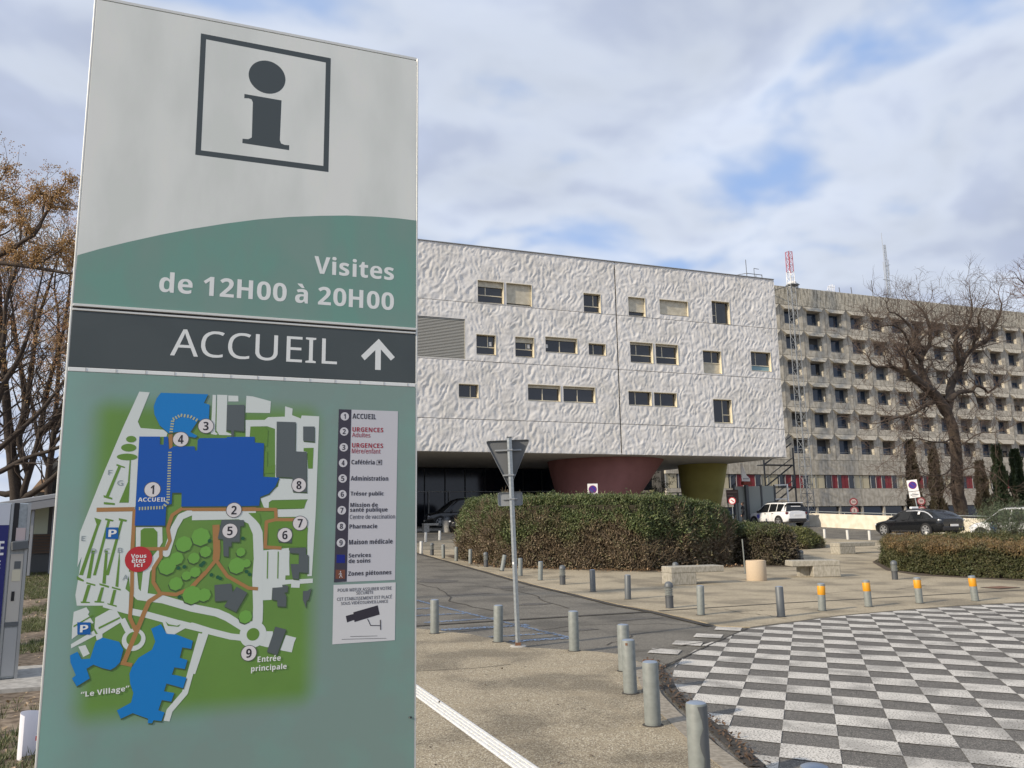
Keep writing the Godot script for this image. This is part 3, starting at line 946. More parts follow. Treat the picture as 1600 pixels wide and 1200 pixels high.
func make_map(board: Node) -> void:
	var pale := mat(0.60, 0.655, 0.635, 0.45)
	var lawn := mat(0.116, 0.245, 0.036, 0.45)
	var path := mat(0.36, 0.185, 0.065, 0.45)
	var shade := mat(0.052, 0.095, 0.040, 0.45)
	var blue_deep := mat(0.0, 0.082, 0.39, 0.42)
	var blue_mid := mat(0.0, 0.185, 0.52, 0.42)
	var greyb := mat(0.088, 0.108, 0.115, 0.42)
	var tree := mat(0.145, 0.36, 0.06, 0.45)
	var bush := mat(0.012, 0.095, 0.045, 0.45)
	var disc_m := mat(0.66, 0.64, 0.64, 0.45)
	var rim := mat(0.10, 0.10, 0.11, 0.45)
	var ink_dark := mat(0.02, 0.018, 0.025, 0.5)
	var ink_grey := mat(0.25, 0.30, 0.31, 0.5)
	var white := mat(0.72, 0.74, 0.73, 0.5)
	# pale roads and car parks
	var r := Sh.new()
	for q in [
		[-149, 1970, -123, 1969, -148, 1888, -140, 1871, -84, 1868, -72, 1862, -75, 1849, -142, 1847, -141, 1664, -147, 1610, -147, 1482, -153, 1450, -143, 1441, -142, 1394, -202, 1410, -263, 1413, -268, 1439, -264, 1483, -260, 1535, -268, 1509, -268, 1596, -223, 1748, -183, 1872],
		[38, 1969, 47, 1969, 49, 1865, 56, 1860, 52, 1857, 38, 1859], [50, 1970, 77, 1970, 78, 1866, 99, 1857, 60, 1857, 52, 1870], [79, 1969, 106, 1969, 107, 1953, 80, 1952],
		[128, 1970, 145, 1969, 195, 1957, 194, 1923, 127, 1922],
		[128, 1901, 180, 1903, 189, 1911, 235, 1914, 235, 1944, 256, 1938, 255, 1919, 280, 1910, 282, 1919, 332, 1918, 329, 1661, 328, 1625, 322, 1465, 310, 1465, 306, 1621, 292, 1630, 224, 1630, 223, 1651, 291, 1652, 306, 1679, 207, 1677, 199, 1671, 199, 1653, 186, 1657, 175, 1684, 223, 1715, 225, 1740, 214, 1738, 209, 1878, 187, 1885, 142, 1883, 141, 1854, 130, 1854],
		[5, 1616, 43, 1615, 44, 1609, 74, 1624, 78, 1615, 54, 1611, 5, 1607],
		[186, 1539, 257, 1544, 261, 1469, 178, 1472, 164, 1516, 177, 1548],
		[164, 1540, 259, 1537, 259, 1470, 250, 1469, 250, 1457, 325, 1458, 325, 1446, 290, 1445, 289, 1434, 266, 1436, 266, 1446, 242, 1444, 243, 1438, 216, 1437, 215, 1405, 191, 1405, 188, 1455, 177, 1457],
		[-269, 1398, -241, 1408, -233, 1396, -236, 1390, -222, 1369, -269, 1331, -270, 1360], [-219, 1381, -187, 1399, -170, 1396, -162, 1382, -153, 1370, -200, 1340, -199, 1329, -212, 1325, -215, 1337, -269, 1309, -270, 1319, -219, 1350], [-253, 1312, -237, 1315, -226, 1293, -240, 1286],
		[-62, 1369, -48, 1329, -29, 1328, 4, 1346, -11, 1362], [206, 1322, 221, 1321, 223, 1280, 207, 1280, 182, 1288, 181, 1320], [256, 1309, 284, 1300, 279, 1289, 273, 1262, 242, 1270],
		[-137, 1608, -73, 1609, -70, 1567, -79, 1550, -134, 1552]]:
		flat(r, q, 0.4)
	band(r, [0, 1637, 123, 1638, 156, 1623, 172, 1587, 177, 1518, 175, 1464, 180, 1388, 180, 1351, 175, 1336], 26.0, 0.5)
	band(r, [144, 1336, 101, 1365, 74, 1378, 11, 1394, -61, 1419, -119, 1430, -131, 1445, -138, 1494], 20.0, 0.5)
	band(r, [148, 1308, 112, 1314, 61, 1330, 13, 1348, 38, 1338, -27, 1358, -101, 1383, -140, 1393, -201, 1414], 16.0, 0.5)
	band(r, [48, 1328, 19, 1226], 16.0, 0.5)
	band(r, [38, 1326, 4, 1179, -31, 1138, -37, 1113], 15.0, 0.5)
	band(r, [-108, 1432, -105, 1493, -89, 1521, -71, 1546, -59, 1537, -43, 1604, -28, 1634, -1, 1646, 165, 1644], 17.0, 0.5)
	band(r, [-156, 1374, -141, 1345, -127, 1332], 14.0, 0.5)
	spot(r, 169.3, 1316.2, 35.0, 0.6, 28)
	spot(r, -125.9, 1320.8, 28.0, 0.6, 24)
	obj("map_roads", r, pale, board)
	# lawns and planted strips over them
	var g := Sh.new()
	var lawn_no := 0
	for q in [
		[-227, 1630, -221, 1628, -254, 1488, -263, 1489], [-205, 1629, -199, 1627, -224, 1487, -231, 1487], [-174, 1629, -168, 1627, -194, 1486, -202, 1486],
		[-237, 1550, -230, 1550, -236, 1480, -245, 1480], [-206, 1549, -200, 1549, -200, 1464, -208, 1466], [-173, 1549, -170, 1520, -170, 1455, -177, 1457],
		[-237, 1634, -220, 1628, -224, 1613, -230, 1615], [-211, 1632, -191, 1627, -193, 1623, -211, 1627], [-179, 1632, -159, 1627, -161, 1622, -179, 1626],
		[-268, 1487, -251, 1476, -252, 1472, -267, 1478], [-245, 1471, -224, 1464, -224, 1460, -245, 1467], [-215, 1467, -192, 1459, -192, 1454, -214, 1462], [-185, 1457, -164, 1450, -164, 1446, -185, 1453],
		[-242, 1464, -234, 1463, -243, 1421, -251, 1422], [-210, 1456, -203, 1456, -209, 1420, -218, 1421], [-181, 1449, -174, 1448, -180, 1409, -188, 1411],
		[-255, 1423, -234, 1421, -234, 1418, -254, 1419], [-223, 1423, -201, 1420, -201, 1417, -223, 1419], [-193, 1416, -171, 1409, -171, 1405, -193, 1413],
		[-188, 1770, -181, 1769, -207, 1685, -215, 1686], [-193, 1774, -172, 1766, -173, 1763, -193, 1769], [-219, 1692, -198, 1685, -198, 1680, -218, 1686], [-162, 1787, -159, 1786, -158, 1672, -181, 1672, -163, 1727], [-217, 1674, -191, 1671, -191, 1666, -217, 1668],
		[142, 1883, 181, 1884, 190, 1873, 189, 1828, 181, 1828, 179, 1837, 155, 1838, 153, 1852, 142, 1854], [183, 1814, 190, 1814, 191, 1770, 213, 1776, 213, 1753, 183, 1751], [290, 1825, 318, 1826, 317, 1766, 304, 1766, 300, 1814, 290, 1816],
		[207, 1676, 302, 1675, 296, 1653, 199, 1653, 200, 1668], [198, 1622, 292, 1621, 308, 1598, 305, 1545, 203, 1550], [145, 1642, 174, 1642, 179, 1622, 177, 1609, 166, 1622], [-125, 1599, -117, 1605, -94, 1605, -84, 1594, -82, 1554, -123, 1555]]:
		g = Sh.new()
		lawn_no += 1
		flat(g, q, 0.9 + lawn_no * 0.008)
		obj("map_lawn", g, lawn, board)
	for q in [[199, 1536, 202, 1536, 203, 1462, 200, 1463], [227, 1535, 230, 1535, 231, 1461, 228, 1462], [-267, 1364, -225, 1389, -224, 1386, -267, 1360], [-210, 1357, -162, 1380, -161, 1376, -209, 1352], [-228, 1370, -211, 1341, -215, 1340, -230, 1368], [-52, 1362, -44, 1355, -24, 1350, -15, 1353, -20, 1347, -46, 1351]]:
		g = Sh.new()
		lawn_no += 1
		flat(g, q, 0.9 + lawn_no * 0.008)
		obj("map_lawn", g, lawn, board)
	g = Sh.new()
	spot(g, 169.3, 1316.2, 16.6, 1.25, 24)
	obj("map_lawn", g, lawn, board)
	g = Sh.new()
	spot(g, -126.0, 1323.2, 17.5, 1.25, 24)
	obj("map_lawn", g, lawn, board)
	for q in [[-161.6, 1840.4, 12.5, 8.8], [-166.2, 1817.5, 18.5, 10.5], [-168.6, 1792.7, 25.0, 9.0]]:
		g = Sh.new()
		g.poly(disc(Vector2((q[0] - TX) * 0.001, q[1] * 0.001), q[2] * 0.001, 20, q[3] * 0.001), Transform3D(Basis(), Vector3(0, 0, lay(g, 1.25))))
		obj("map_lawn", g, lawn, board)
	# footpaths
	var p := Sh.new()
	band(p, [-233, 1654, -143, 1655], 11.0, 1.3)
	band(p, [-143, 1655, -142, 1552, -137, 1441, -138, 1377, -124, 1346, -119, 1356], 9.2, 1.3)
	band(p, [165, 1653, -27, 1655, -50, 1638, -59, 1604, -52, 1571, -60, 1550, -122, 1551], 9.2, 1.3)
	band(p, [-73, 1546, -72, 1529, -88, 1501, -87, 1464, -69, 1435, -30, 1430, 9, 1447, 39, 1484, 9, 1450, 39, 1481, 66, 1517], 9.2, 1.3)
	band(p, [-65, 1435, -95, 1415, -105, 1387, -118, 1348, -146, 1266], 11.2, 1.3)
	band(p, [-157, 1267, -126, 1258], 9.2, 1.3)
	band(p, [66, 1517, 97, 1473, 153, 1439, 178, 1436], 9.2, 1.3)
	band(p, [66, 1517, 67, 1542, 62, 1611], 18.0, 1.3)
	band(p, [-1, 1653, 218, 1651, 220, 1625], 9.2, 1.3)
	band(p, [270, 1622, 218, 1623, 194, 1617, 193, 1548, 237, 1544], 9.2, 1.3)
	band(p, [-65, 1858, -63, 1814], 10.0, 1.3)
	obj("map_paths", p, path, board)
	# buildings, each with the printed shade below it
	var houses := [
		[blue_mid, [-95, 1969, 26, 1970, 16, 1945, 31, 1941, 31, 1891, 4, 1897, -15, 1863, 4, 1853, -2, 1848, -33, 1854, -46, 1863, -70, 1859, -93, 1879, -108, 1909, -111, 1931, -105, 1953]],
		[blue_deep, [-142, 1848, -91, 1849, -90, 1827, -81, 1827, -81, 1849, -71, 1849, -67, 1814, -56, 1823, -3, 1824, 0, 1812, 5, 1813, 5, 1842, 10, 1847, 79, 1849, 81, 1852, 154, 1854, 155, 1838, 180, 1836, 181, 1742, 225, 1740, 215, 1715, 198, 1695, 175, 1686, 173, 1662, 127, 1661, -28, 1661, -29, 1698, -53, 1698, -53, 1668, -66, 1664, -66, 1611, -140, 1612]],
		[blue_mid, [-199, 1331, -160, 1318, -149, 1298, -155, 1267, -165, 1256, -176, 1250, -195, 1256, -216, 1266, -231, 1257, -222, 1233, -250, 1216, -262, 1236, -254, 1243, -268, 1275, -270, 1292, -254, 1300, -244, 1281, -224, 1281, -214, 1322]],
		[blue_mid, [-86, 1346, -63, 1356, -48, 1331, -25, 1328, 17, 1309, 14, 1289, -8, 1294, -13, 1268, 6, 1261, 1, 1239, -25, 1245, -30, 1227, -20, 1225, 6, 1217, -1, 1191, -22, 1199, -42, 1206, -47, 1187, -22, 1181, -28, 1160, -51, 1166, -58, 1141, -43, 1135, -49, 1114, -68, 1118, -71, 1111, -81, 1112, -81, 1123, -118, 1140, -145, 1129, -155, 1150, -123, 1166, -119, 1189, -128, 1213, -131, 1237, -126, 1253, -112, 1275, -81, 1293, -74, 1313]],
		[greyb, [77, 1942, 124, 1944, 126, 1869, 98, 1871, 98, 1852, 92, 1852, 91, 1871, 78, 1871]],
		[greyb, [213, 1899, 266, 1899, 267, 1815, 299, 1814, 302, 1699, 263, 1701, 261, 1740, 216, 1742]],
		[greyb, [287, 1887, 319, 1888, 320, 1844, 288, 1846]],
		[greyb, [76, 1624, 134, 1623, 135, 1608, 125, 1606, 125, 1564, 104, 1565, 104, 1552, 97, 1552, 98, 1525, 85, 1527, 82, 1572, 68, 1574]],
		[greyb, [227, 1597, 263, 1597, 264, 1559, 228, 1562]],
		[greyb, [259, 1544, 304, 1544, 304, 1525, 311, 1523, 312, 1474, 287, 1477, 286, 1458, 270, 1460, 265, 1486, 263, 1500, 285, 1499, 285, 1528, 260, 1531]],
		[greyb, [65, 1451, 108, 1453, 112, 1430, 122, 1444, 150, 1427, 123, 1377, 92, 1394, 101, 1409, 68, 1408]],
		[greyb, [216, 1437, 243, 1438, 243, 1444, 258, 1441, 257, 1424, 248, 1423, 254, 1414, 254, 1385, 231, 1387, 230, 1403, 216, 1406]],
		[greyb, [299, 1425, 311, 1425, 322, 1432, 315, 1401, 309, 1398, 308, 1379, 303, 1392, 299, 1401]],
		[greyb, [227, 1333, 256, 1324, 234, 1258, 207, 1268]]]
	var low := Sh.new()
	for h in houses:
		var q: Array = h[1].duplicate()
		for k in range(0, q.size(), 2):
			q[k] += 1.6
			q[k + 1] -= 3.6
		flat(low, q, 1.7)
	obj("map_shade", low, shade, board)
	for h in houses:
		var b := Sh.new()
		flat(b, h[1], 2.1)
		obj("map_building", b, h[0], board)
	# trees
	var tl := Sh.new()
	var tree_no := 0
	var td := Sh.new()
	for q in [[24.7, 1579.4, 52], [-16.7, 1561.3, 45], [38.6, 1539.6, 32], [9.9, 1523.5, 32], [-32.8, 1523.9, 37], [-55.4, 1503.8, 47], [129.3, 1536.3, 26], [120.3, 1500.1, 47], [145.1, 1505.8, 25], [14.8, 1486.8, 30], [-6.7, 1477.9, 26], [-31.5, 1458.1, 38], [9.6, 1427.3, 52], [39.7, 1426.0, 38], [147.7, 1363.6, 38]]:
		spot(td, q[0] - 1.4, q[1] - 3.2, q[2] * 0.47, 1.7, 8)
		tl = Sh.new()
		tree_no += 1
		spot(tl, q[0], q[1], q[2] * 0.47, 2.1 + tree_no * 0.02, 8)
		obj("map_tree", tl, tree, board)
	obj("map_shade", td, shade, board)
	var tb := Sh.new()
	for q in [[-27.6, 1498.7], [-13.0, 1501.5], [33.9, 1509.3], [28.1, 1504.4], [47.5, 1568.3], [133.3, 1572.9], [-21.1, 1422.9], [55.9, 1477.9], [72.6, 1471.1], [78.8, 1467.8], [146.3, 1483.4], [154.9, 1475.3], [35.2, 1510.5], [29.5, 1504.5]]:
		spot(tb, q[0], q[1], 5.0, 2.1, 10)
	obj("map_shrubs", tb, bush, board)
	# dotted indoor routes
	var dots := Sh.new()
	for q in [[-64, 1808, -62, 1674, -73, 1659, -136, 1656], [-64, 1861, -61, 1897, -42, 1909, -17, 1906, 5, 1894]]:
		var l := px2(q)
		for k in l.size() - 1:
			var len := l[k].distance_to(l[k + 1])
			var steps := int(len / 0.0068)
			for s in steps:
				var a := l[k].lerp(l[k + 1], float(s) / steps)
				var b := l[k].lerp(l[k + 1], (s + 0.5) / steps)
				dots.poly(ribbon2([a, b], 0.0085), Transform3D(Basis(), Vector3(0, 0, lay(dots, 3.0))))
	obj("map_route", dots, mat(0.42, 0.45, 0.28, 0.45), board)
	# numbered discs and letters
	for q in [["1", -102.1, 1706.3], ["2", 106.9, 1650.2], ["3", 24.2, 1880.9], ["4", -38.4, 1842.7], ["5", 98.7, 1593.9], ["6", 245.0, 1579.8], ["7", 285.6, 1612.0], ["8", 279.6, 1719.0], ["9", 160.1, 1267.8]]:
		var a := Sh.new()
		spot(a, q[1], q[2], 21.0, 2.6, 28)
		obj("map_disc_rim", a, rim, board)
		var b := Sh.new()
		spot(b, q[1], q[2], 19.3, 3.0, 28)
		obj("map_disc", b, disc_m, board)
		ink(board, q[0], q[1] - (4.6 if q[0] == "1" else 7.0), q[2] - 11.8, q[1] + (4.0 if q[0] == "1" else 7.0), q[2] + 11.8, 3.2, ink_dark)
	var red := Sh.new()
	spot(red, -125.6, 1524.6, 33.0, 2.6, 36)
	obj("map_here_badge", red, mat(0.45, 0.022, 0.03, 0.45), board)
	ink(board, "Vous", -144.4, 1527.9, -107.2, 1538.2, 3.0, white)
	ink(board, "êtes", -141.9, 1515.5, -109.3, 1527.9, 3.0, white)
	ink(board, "ici", -135.4, 1504.8, -115.6, 1515.5, 3.0, white)
	for q in [[[-208, 1608, -179, 1608, -177, 1578, -207, 1579], -201.2, 1583.8, -182.0, 1602.4], [[-259, 1372, -229, 1370, -227, 1340, -257, 1342], -251.7, 1346.9, -233.4, 1364.7]]:
		var b := Sh.new()
		flat(b, q[0], 2.6)
		obj("map_parking_badge", b, mat(0.0, 0.10, 0.36, 0.45), board)
		ink(board, "P", q[1], q[2], q[3], q[4], 3.0, white)
	ink(board, "ACCUEIL", -135.7, 1674.5, -66.1, 1685.1, 2.8, white)
	for q in [["F", -211.8, 1744.9, -202.3, 1757.5], ["G", -188.1, 1717.2, -175.0, 1730.7], ["E", -263.6, 1575.1, -254.3, 1587.3], ["D", -239.4, 1542.8, -227.5, 1555.0], ["C", -208.8, 1541.9, -196.0, 1554.2], ["B", -176.9, 1542.7, -165.9, 1555.1], ["A", -161.4, 1472.4, -148.1, 1485.8]]:
		ink(board, q[0], q[1], q[2], q[3], q[4], 1.6, ink_grey, false)
	var lv := ink(board, "“Le Village”", -239.7, 1176.2, -128.9, 1193.7, 3.0, white)
	lv.rotate_z(0.06)
	lv.position.y += 0.012
	ink(board, "Entrée", 183.4, 1242.7, 244.0, 1258.0, 3.0, white)
	var pr := ink(board, "principale", 167.5, 1215.2, 260.4, 1234.4, 3.0, white)

func make_legend(t: Node) -> void:
	var m_plate := mat(0.52, 0.525, 0.56, 0.5)
	var m_dark := mat(0.038, 0.035, 0.055, 0.5)
	var ink_dark := mat(0.025, 0.022, 0.035, 0.5)
	var ink_red := mat(0.32, 0.012, 0.025, 0.5)
	var m_disc := mat(0.56, 0.56, 0.59, 0.5)
	var a := Sh.new()
	flat(a, [388, 1941, 565, 1941, 560, 1445, 384, 1445], 0.6)
	var legend := obj("legend_plate", a, m_plate, t)
	var b := Sh.new()
	flat(b, [388, 1941, 425, 1941, 420, 1446, 384, 1445], 1.2)
	obj("legend_column", b, m_dark, legend)
	for q in [["1", 405.7, 1920.2], ["2", 404.7, 1875.4], ["3", 404.3, 1829.0], ["4", 403.3, 1783.5], ["5", 402.9, 1738.3], ["6", 402.6, 1692.8], ["7", 402.2, 1647.0], ["8", 401.9, 1601.5], ["9", 401.6, 1555.1]]:
		var d := Sh.new()
		spot(d, q[1], q[2], 12.2, 1.8, 28)
		obj("legend_disc", d, m_disc, legend)
		ink(legend, q[0], q[1] - (3.0 if q[0] == "1" else 4.6), q[2] - 7.4, q[1] + (2.6 if q[0] == "1" else 4.6), q[2] + 7.4, 2.1, ink_dark)
	var sq := Sh.new()
	flat(sq, [390, 1522, 413, 1521, 414, 1498, 390, 1499], 1.8)
	obj("legend_square", sq, mat(0.0, 0.01, 0.20, 0.5), legend)
	var br := Sh.new()
	flat(br, [388, 1480, 415, 1479, 415, 1454, 388, 1455], 1.8)
	obj("legend_square", br, mat(0.16, 0.055, 0.03, 0.5), legend)
	var walker := Sh.new()
	spot(walker, 401.9, 1474.4, 1.6, 2.2, 10)
	band(walker, [402, 1472, 402, 1464, 399, 1457], 1.6, 2.2)
	band(walker, [401, 1466, 405, 1462, 407, 1457], 1.5, 2.5)
	band(walker, [397, 1466, 400, 1470, 403, 1470, 406, 1466], 1.2, 2.8)
	obj("legend_walker", walker, m_disc, legend)
	for q in [["ACCUEIL", 428.1, 1914.4, 498.2, 1929.7], ["Cafétéria", 427.3, 1779.8, 496.1, 1793.6], ["Administration", 426.3, 1732.4, 536.8, 1746.2], ["Trésor public", 426.5, 1685.2, 523.9, 1701.3], ["Mission de", 426.4, 1656.3, 506.5, 1668.6], ["santé publique", 426.0, 1638.3, 535.8, 1654.9], ["Pharmacie", 425.0, 1594.4, 506.0, 1607.2], ["Maison médicale", 424.5, 1549.5, 551.9, 1563.5], ["Services", 424.0, 1512.8, 488.3, 1524.8], ["de soins", 424.3, 1497.1, 487.2, 1509.2], ["Zones piétonnes", 423.7, 1457.7, 549.0, 1474.5], ["Centre de vaccination", 425.8, 1621.6, 558.3, 1634.5]]:
		ink(legend, q[0], q[1], q[2], q[3], q[4], 1.4, ink_dark, q[0] != "Centre de vaccination")
	ink(legend, "URGENCES", 428.8, 1875.9, 520.5, 1889.3, 1.4, ink_red)
	ink(legend, "Adultes", 427.8, 1859.6, 481.7, 1873.5, 1.4, ink_red, false)
	ink(legend, "URGENCES", 428.4, 1829.0, 520.4, 1842.3, 1.4, ink_red)
	ink(legend, "Mère/enfant", 428.0, 1811.9, 512.9, 1827.0, 1.4, ink_red, false)
	var cup := Sh.new()
	for q in [[502, 1793, 518, 1794, 518, 1792, 502, 1792], [501, 1780, 518, 1780, 518, 1779, 501, 1778], [502, 1793, 503, 1793, 502, 1778, 501, 1778], [516, 1794, 518, 1794, 518, 1779, 516, 1778], [506, 1790, 514, 1790, 513, 1783, 507, 1783]]:
		flat(cup, q, 1.4)
	obj("legend_cup", cup, ink_dark, legend)
	var cc := Sh.new()
	flat(cc, [383, 1438, 562, 1438, 561, 1276, 383, 1276], 0.9)
	var cctv := obj("camera_notice", cc, mat(0.60, 0.61, 0.62, 0.5), t)
	ink(cctv, "POUR MIEUX ASSURER VOTRE", 395.0, 1418.2, 550.0, 1427.1, 1.6, ink_dark, false)
	ink(cctv, "SECURITE", 447.8, 1408.7, 496.4, 1417.0, 1.6, ink_dark, false)
	ink(cctv, "CET ETABLISSEMENT EST PLACÉ", 393.6, 1393.8, 550.8, 1405.1, 1.6, ink_dark, false)
	ink(cctv, "SOUS VIDÉOSURVEILLANCE", 404.6, 1382.0, 539.7, 1392.7, 1.6, ink_dark, false)
	var cam := Sh.new()
	flat(cam, [440, 1360, 510, 1376, 516, 1350, 444, 1333], 1.6)
	flat(cam, [419, 1351, 437, 1355, 442, 1339, 423, 1333], 1.6)
	flat(cam, [436, 1354, 442, 1356, 445, 1339, 439, 1338], 1.9)
	band(cam, [481, 1340, 490, 1321, 520, 1319], 2.0, 2.3)
	band(cam, [518, 1335, 519, 1307], 2.6, 2.6)
	band(cam, [433, 1294, 510, 1291], 1.0, 1.6)
	band(cam, [409, 1288, 536, 1283], 1.0, 1.6)
	obj("camera_pictogram", cam, ink_dark, cctv)

# ------------------------------------------------------------------ white relief building
const FZ := -47.0
# x0, y0, x1, y1, blind strip, split, transom, kind
const WINDOWS := [
	[16.12, 15.38, 17.88, 16.83, 0.27, 0.32, 0.36, "three"], [18.05, 15.38, 19.81, 16.83, 0.90, 0.5, 0.0, "shutter"],
	[23.52, 15.34, 24.78, 16.65, 0.06, 0.62, 0.34, "three"],
	[16.0, 12.03, 17.30, 13.32, 0.03, 0.62, 0.40, "three"], [18.6, 12.03, 19.9, 13.34, 0.27, 0.62, 0.40, "three"],
	[20.69, 12.46, 22.96, 13.49, 0.20, 0.47, 0.0, "two"], [23.78, 12.46, 25.04, 13.26, 0.04, 0.33, 0.0, "two"],
	[14.84, 9.26, 16.12, 10.13, 0.04, 0.62, 0.0, "two"], [19.41, 9.26, 21.66, 10.31, 0.20, 0.47, 0.0, "two"], [21.86, 9.26, 24.15, 10.31, 0.16, 0.47, 0.0, "two"],
	[26.88, 15.36, 28.19, 16.68, 0.76, 0.5, 0.0, "shutter"], [29.33, 15.65, 31.62, 16.72, 0.94, 0.5, 0.0, "shutter"], [33.59, 15.33, 35.09, 16.98, 0.0, 0.3, 0.38, "tall_left"],
	[26.88, 12.14, 28.63, 13.56, 0.12, 0.31, 0.38, "three"], [28.85, 12.14, 30.62, 13.56, 0.12, 0.33, 0.36, "three"], [32.62, 11.72, 34.13, 13.33, 0.0, 0.55, 0.47, "panel"], [36.66, 12.09, 38.40, 13.51, 0.0, 0.30, 0.30, "blue"],
	[26.61, 9.23, 28.36, 10.20, 0.0, 0.34, 0.0, "two"], [28.56, 9.23, 30.33, 10.19, 0.0, 0.34, 0.0, "two"], [33.24, 8.25, 34.76, 9.92, 0.0, 0.56, 0.36, "tall_right"]]
const GRILLE := [9.0, 11.66, 15.28, 14.20]

func relief_h(x: float, y: float, n1: FastNoiseLite, n2: FastNoiseLite, n3: FastNoiseLite) -> float:
	var w := n3.get_noise_2d(x, y)
	var w2 := n3.get_noise_2d(x + 57.0, y - 31.0)
	var a := n1.get_noise_2d(x * 2.7 + w * 0.8, y * 1.15 + w2 * 0.7)
	var b := n2.get_noise_2d(x * 2.3 + y * 1.0 + w2 * 0.7, y * 1.8 - x * 0.7)
	return (1.0 - absf(a) * 2.4) * 0.020 + b * 0.022

func lines(lo: float, hi: float, step: float, stops: Array) -> PackedFloat32Array:
	var cuts := [lo, hi]
	for s: float in stops:
		if s > lo + 0.01 and s < hi - 0.01: cuts.append(s)
	cuts.sort()
	var o := PackedFloat32Array()
	for k in cuts.size() - 1:
		var a: float = cuts[k]
		var b: float = cuts[k + 1]
		if b - a < 0.004: continue
		var m := maxi(1, int(round((b - a) / step)))
		for s in m: o.append(a + (b - a) * s / m)
	o.append(hi)
	return o

func relief_panel(x0: float, x1: float, y0: float, y1: float, step: float, ns: Array) -> Sh:
	var xs_stop := []
	var ys_stop := []
	var holes := []
	for w in WINDOWS + [GRILLE]:
		if w[0] < x1 and w[2] > x0 and w[1] < y1 and w[3] > y0:
			holes.append(w)
			xs_stop.append(w[0]); xs_stop.append(w[2]); ys_stop.append(w[1]); ys_stop.append(w[3])
	var gx := lines(x0, x1, step, xs_stop)
	var gyy := lines(y0, y1, step, ys_stop)
	var nx := gx.size()
	var ny := gyy.size()
	var pts := PackedVector3Array()
	pts.resize(nx * ny)
	for j in ny:
		for i in nx:
			var x := gx[i]
			var y := gyy[j]
			var f := smoothstep(0.0, 0.14, minf(minf(x - x0, x1 - x), minf(y - y0, y1 - y)) + 0.04)
			for h in holes:
				var dx := maxf(maxf(h[0] - x, x - h[2]), 0.0)
				var dy := maxf(maxf(h[1] - y, y - h[3]), 0.0)
				f = minf(f, smoothstep(0.0, 0.22, sqrt(dx * dx + dy * dy)))
			# every storey is cast in the same moulds
			pts[j * nx + i] = Vector3(x, y, FZ + f * relief_h(x, y - y0 if y1 - y0 > 2.5 else y - y0 + 1.62, ns[0], ns[1], ns[2]))
	var idx := PackedInt32Array()
	for j in ny - 1:
		for i in nx - 1:
			var cx := (gx[i] + gx[i + 1]) * 0.5
			var cy := (gyy[j] + gyy[j + 1]) * 0.5
			var hole := false
			for h in holes:
				if cx > h[0] and cx < h[2] and cy > h[1] and cy < h[3]: hole = true
			if hole: continue
			var a := j * nx + i
			idx.append_array([a, a + nx + 1, a + 1, a, a + nx, a + nx + 1])
	var s := Sh.new()
	s.smooth(pts, idx)
	# returns of the panel edge into the joint
	for e in [[Vector2(x0, y0), Vector2(x1, y0)], [Vector2(x1, y0), Vector2(x1, y1)], [Vector2(x1, y1), Vector2(x0, y1)], [Vector2(x0, y1), Vector2(x0, y0)]]:
		var p: Vector2 = e[0]
		var q: Vector2 = e[1]
		s.quad(Vector3(p.x, p.y, FZ - 0.1), Vector3(q.x, q.y, FZ - 0.1), Vector3(q.x, q.y, FZ), Vector3(p.x, p.y, FZ))
	return s

